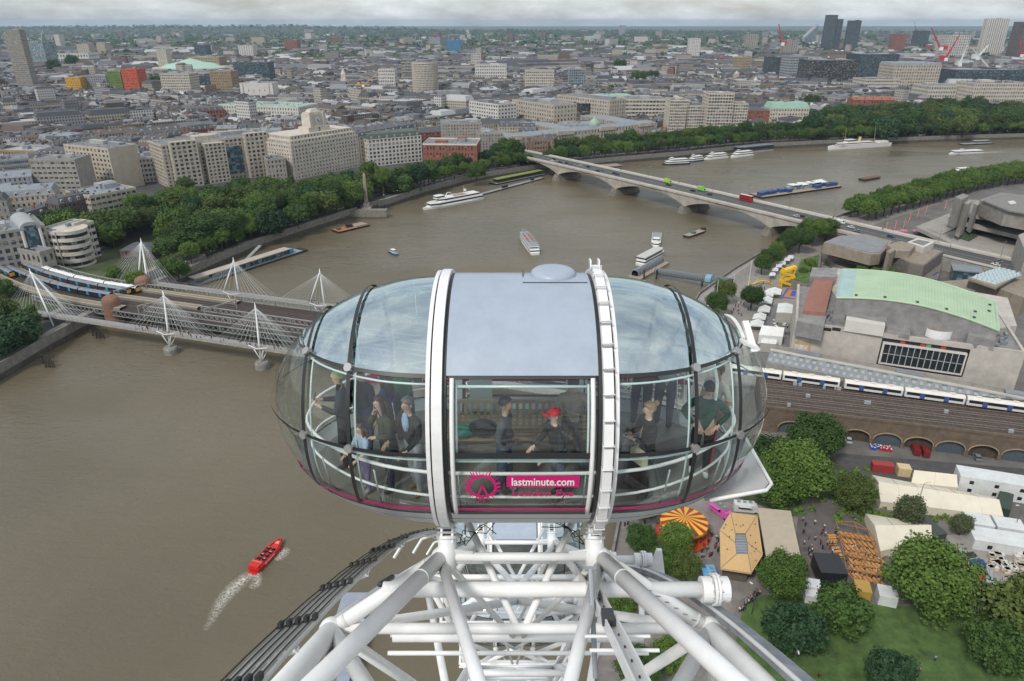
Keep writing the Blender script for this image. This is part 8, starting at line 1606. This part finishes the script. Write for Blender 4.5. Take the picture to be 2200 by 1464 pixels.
passenger('boy in dark cap and green sweatshirt with hands on hips at the right end',(1524,834),-12,1.70,(.012,.062,.042),(.012,.012,.014),(.62,.65,.63),2,'cap',(.025,.025,.03),HIPS,0,extras=lambda o,J,k:MB().path([Vector(J['hpL'])+Vector((.085,-.03,0)),Vector(J['knL'])+Vector((.062,-.02,0)),Vector(J['anL'])+Vector((.05,-.02,0))],.012,5).build('trouser_stripe',cloth((.5,.02,.03)),o))
passenger('brown haired woman in white top standing behind the boy at the right end',(1545,796),-60,1.70,(.58,.52,.45),(.25,.2,.17),(.4,.35,.3),1,'bob',(.10,.05,.025),None,0,True,sleeves=False)
passenger('person in dark maroon top seen from behind through the right roof glass',(1388,742),175,1.74,(.10,.035,.05),(.03,.035,.05),(.03,.03,.03),0,'short',(.025,.018,.014),RAILP,.03)
passenger('person in striped grey top seen from behind through the right roof glass',(1440,742),172,1.76,(.24,.27,.31),(.04,.05,.09),(.05,.05,.05),0,'short',(.02,.016,.012),RAILP,.03)
passenger('tall person in beige coat behind the middle window on the right',(1232,822),178,1.72,(.35,.30,.24),(.1,.1,.1),(.05,.05,.05),2,'bob',(.05,.03,.02),None,0,True)
o=thing('rucksack','dark rucksack lying on the bench in the middle window','bag',C1+Vector((-.62,-.02,-.73)));b=MB();b.ball((0,0,.14),(.26,.17,.15),10);b.build('body',cloth((.03,.032,.036)),o,smooth=True);b=MB();b.path([(-.15,-.12,.2),(0,-.2,.26),(.15,-.12,.2)],.015,6);b.build('strap',cloth((.02,.02,.02)),o)
o=thing('folded_jacket','turquoise jacket dropped on the left end of the bench','jacket',C1+Vector((-.95,-.02,-.73)));b=MB();b.ball((0,0,.08),(.2,.16,.1),9);b.ball((.12,.05,.1),(.12,.12,.09),8);b.ball((-.08,-.06,.1),(.1,.1,.08),8);b.build('cloth',cloth((.02,.30,.22)),o,smooth=True)
CW=[((.02,.02,.024),(.03,.035,.05)),((.30,.30,.30),(.04,.05,.09)),((.05,.06,.10),(.02,.02,.02)),((.55,.54,.52),(.05,.06,.09)),((.25,.03,.03),(.03,.03,.04)),((.10,.12,.14),(.20,.17,.12)),((.03,.05,.05),(.03,.03,.03)),((.40,.25,.22),(.04,.05,.08))]
CWN=['black','light grey','navy','white','red','grey','dark','pink']
CWM=[(make_person(1.72,None,.10 if i%2 else.04,0,False,[SKIN[i%3],cloth(a),cloth(b_),cloth((.03,.03,.03))],False,i%3==1,(0,0),0,True,True)[0]) for i,(a,b_) in enumerate(CW)]
SITM=[(make_person(1.70,HOLD,0,0,True,[SKIN[i%3],cloth(a),cloth(b_),cloth((.03,.03,.03))],False,False,(0,0),0,True,True)[0]) for i,(a,b_) in enumerate(CW[:4])]
HAIRM=[hair_mesh('short',M('hair_crowd%d'%i,c,.6,.2,10),.99) for i,c in enumerate(((.025,.018,.014),(.09,.05,.025),(.02,.02,.02)))]
WH={'near':'walking on the near footbridge','far':'walking on the far footbridge','road bridge':'walking along the road bridge pavement','terrace':'on the festival terrace beside the hall','beer garden':'at the beer garden tables','courtyard':'in the courtyard left of the pergola','queue':'waiting in the queue by the lawn','fairground':'strolling near the carousel','promenade':'on the riverside promenade','lawn':'on the lawn at the bottom','embankment':'walking along the embankment wall','speedboat':'riding in the red speedboat'}
rq=random.Random(77);cnt={}
PED.sort(key=lambda q:(q[0]-Vector((0,0,H))).length)
quota={'near':50,'far':12,'road bridge':8,'terrace':14,'beer garden':36,'courtyard':52,'queue':40,'fairground':34,'promenade':38,'lawn':3,'embankment':6,'speedboat':8}
for(p,wh) in PED:
 if cnt.get(wh,0)>=quota[wh]:continue
 cnt[wh]=cnt.get(wh,0)+1;sit=wh in('speedboat',) or(wh=='beer garden' and rq.random()<.5);i=rq.randrange(4 if sit else 8)
 o=thing('person',f'person in {CWN[i]} top {WH[wh]}','person',(p.x,p.y,p.z-(.42 if sit else 0)),(spd.rotation_euler.z+math.pi/2 if wh=='speedboat' else rq.uniform(0,6.28)),'people '+WH[wh]);link('body',SITM[i] if sit else CWM[i],o);link('hair',rq.choice(HAIRM),o,Vector((0,-.014,1.615+.02)))
 # ------------------------------------------------------------------ air
hz=bpy.data.materials.new('haze_air');hz.use_nodes=True;t=hz.node_tree;t.nodes.clear();om=t.nodes.new('ShaderNodeOutputMaterial');pvn=t.nodes.new('ShaderNodeVolumePrincipled')
pvn.inputs['Color'].default_value=(.66,.82,1.0,1);pvn.inputs['Density'].default_value=4.6e-5;pvn.inputs['Anisotropy'].default_value=.2;t.links.new(pvn.outputs[0],om.inputs['Volume'])
b=MB();b.b2(-27500,27500,-500,27500,-2.0,190);b.build('haze',hz,kind='stuff')
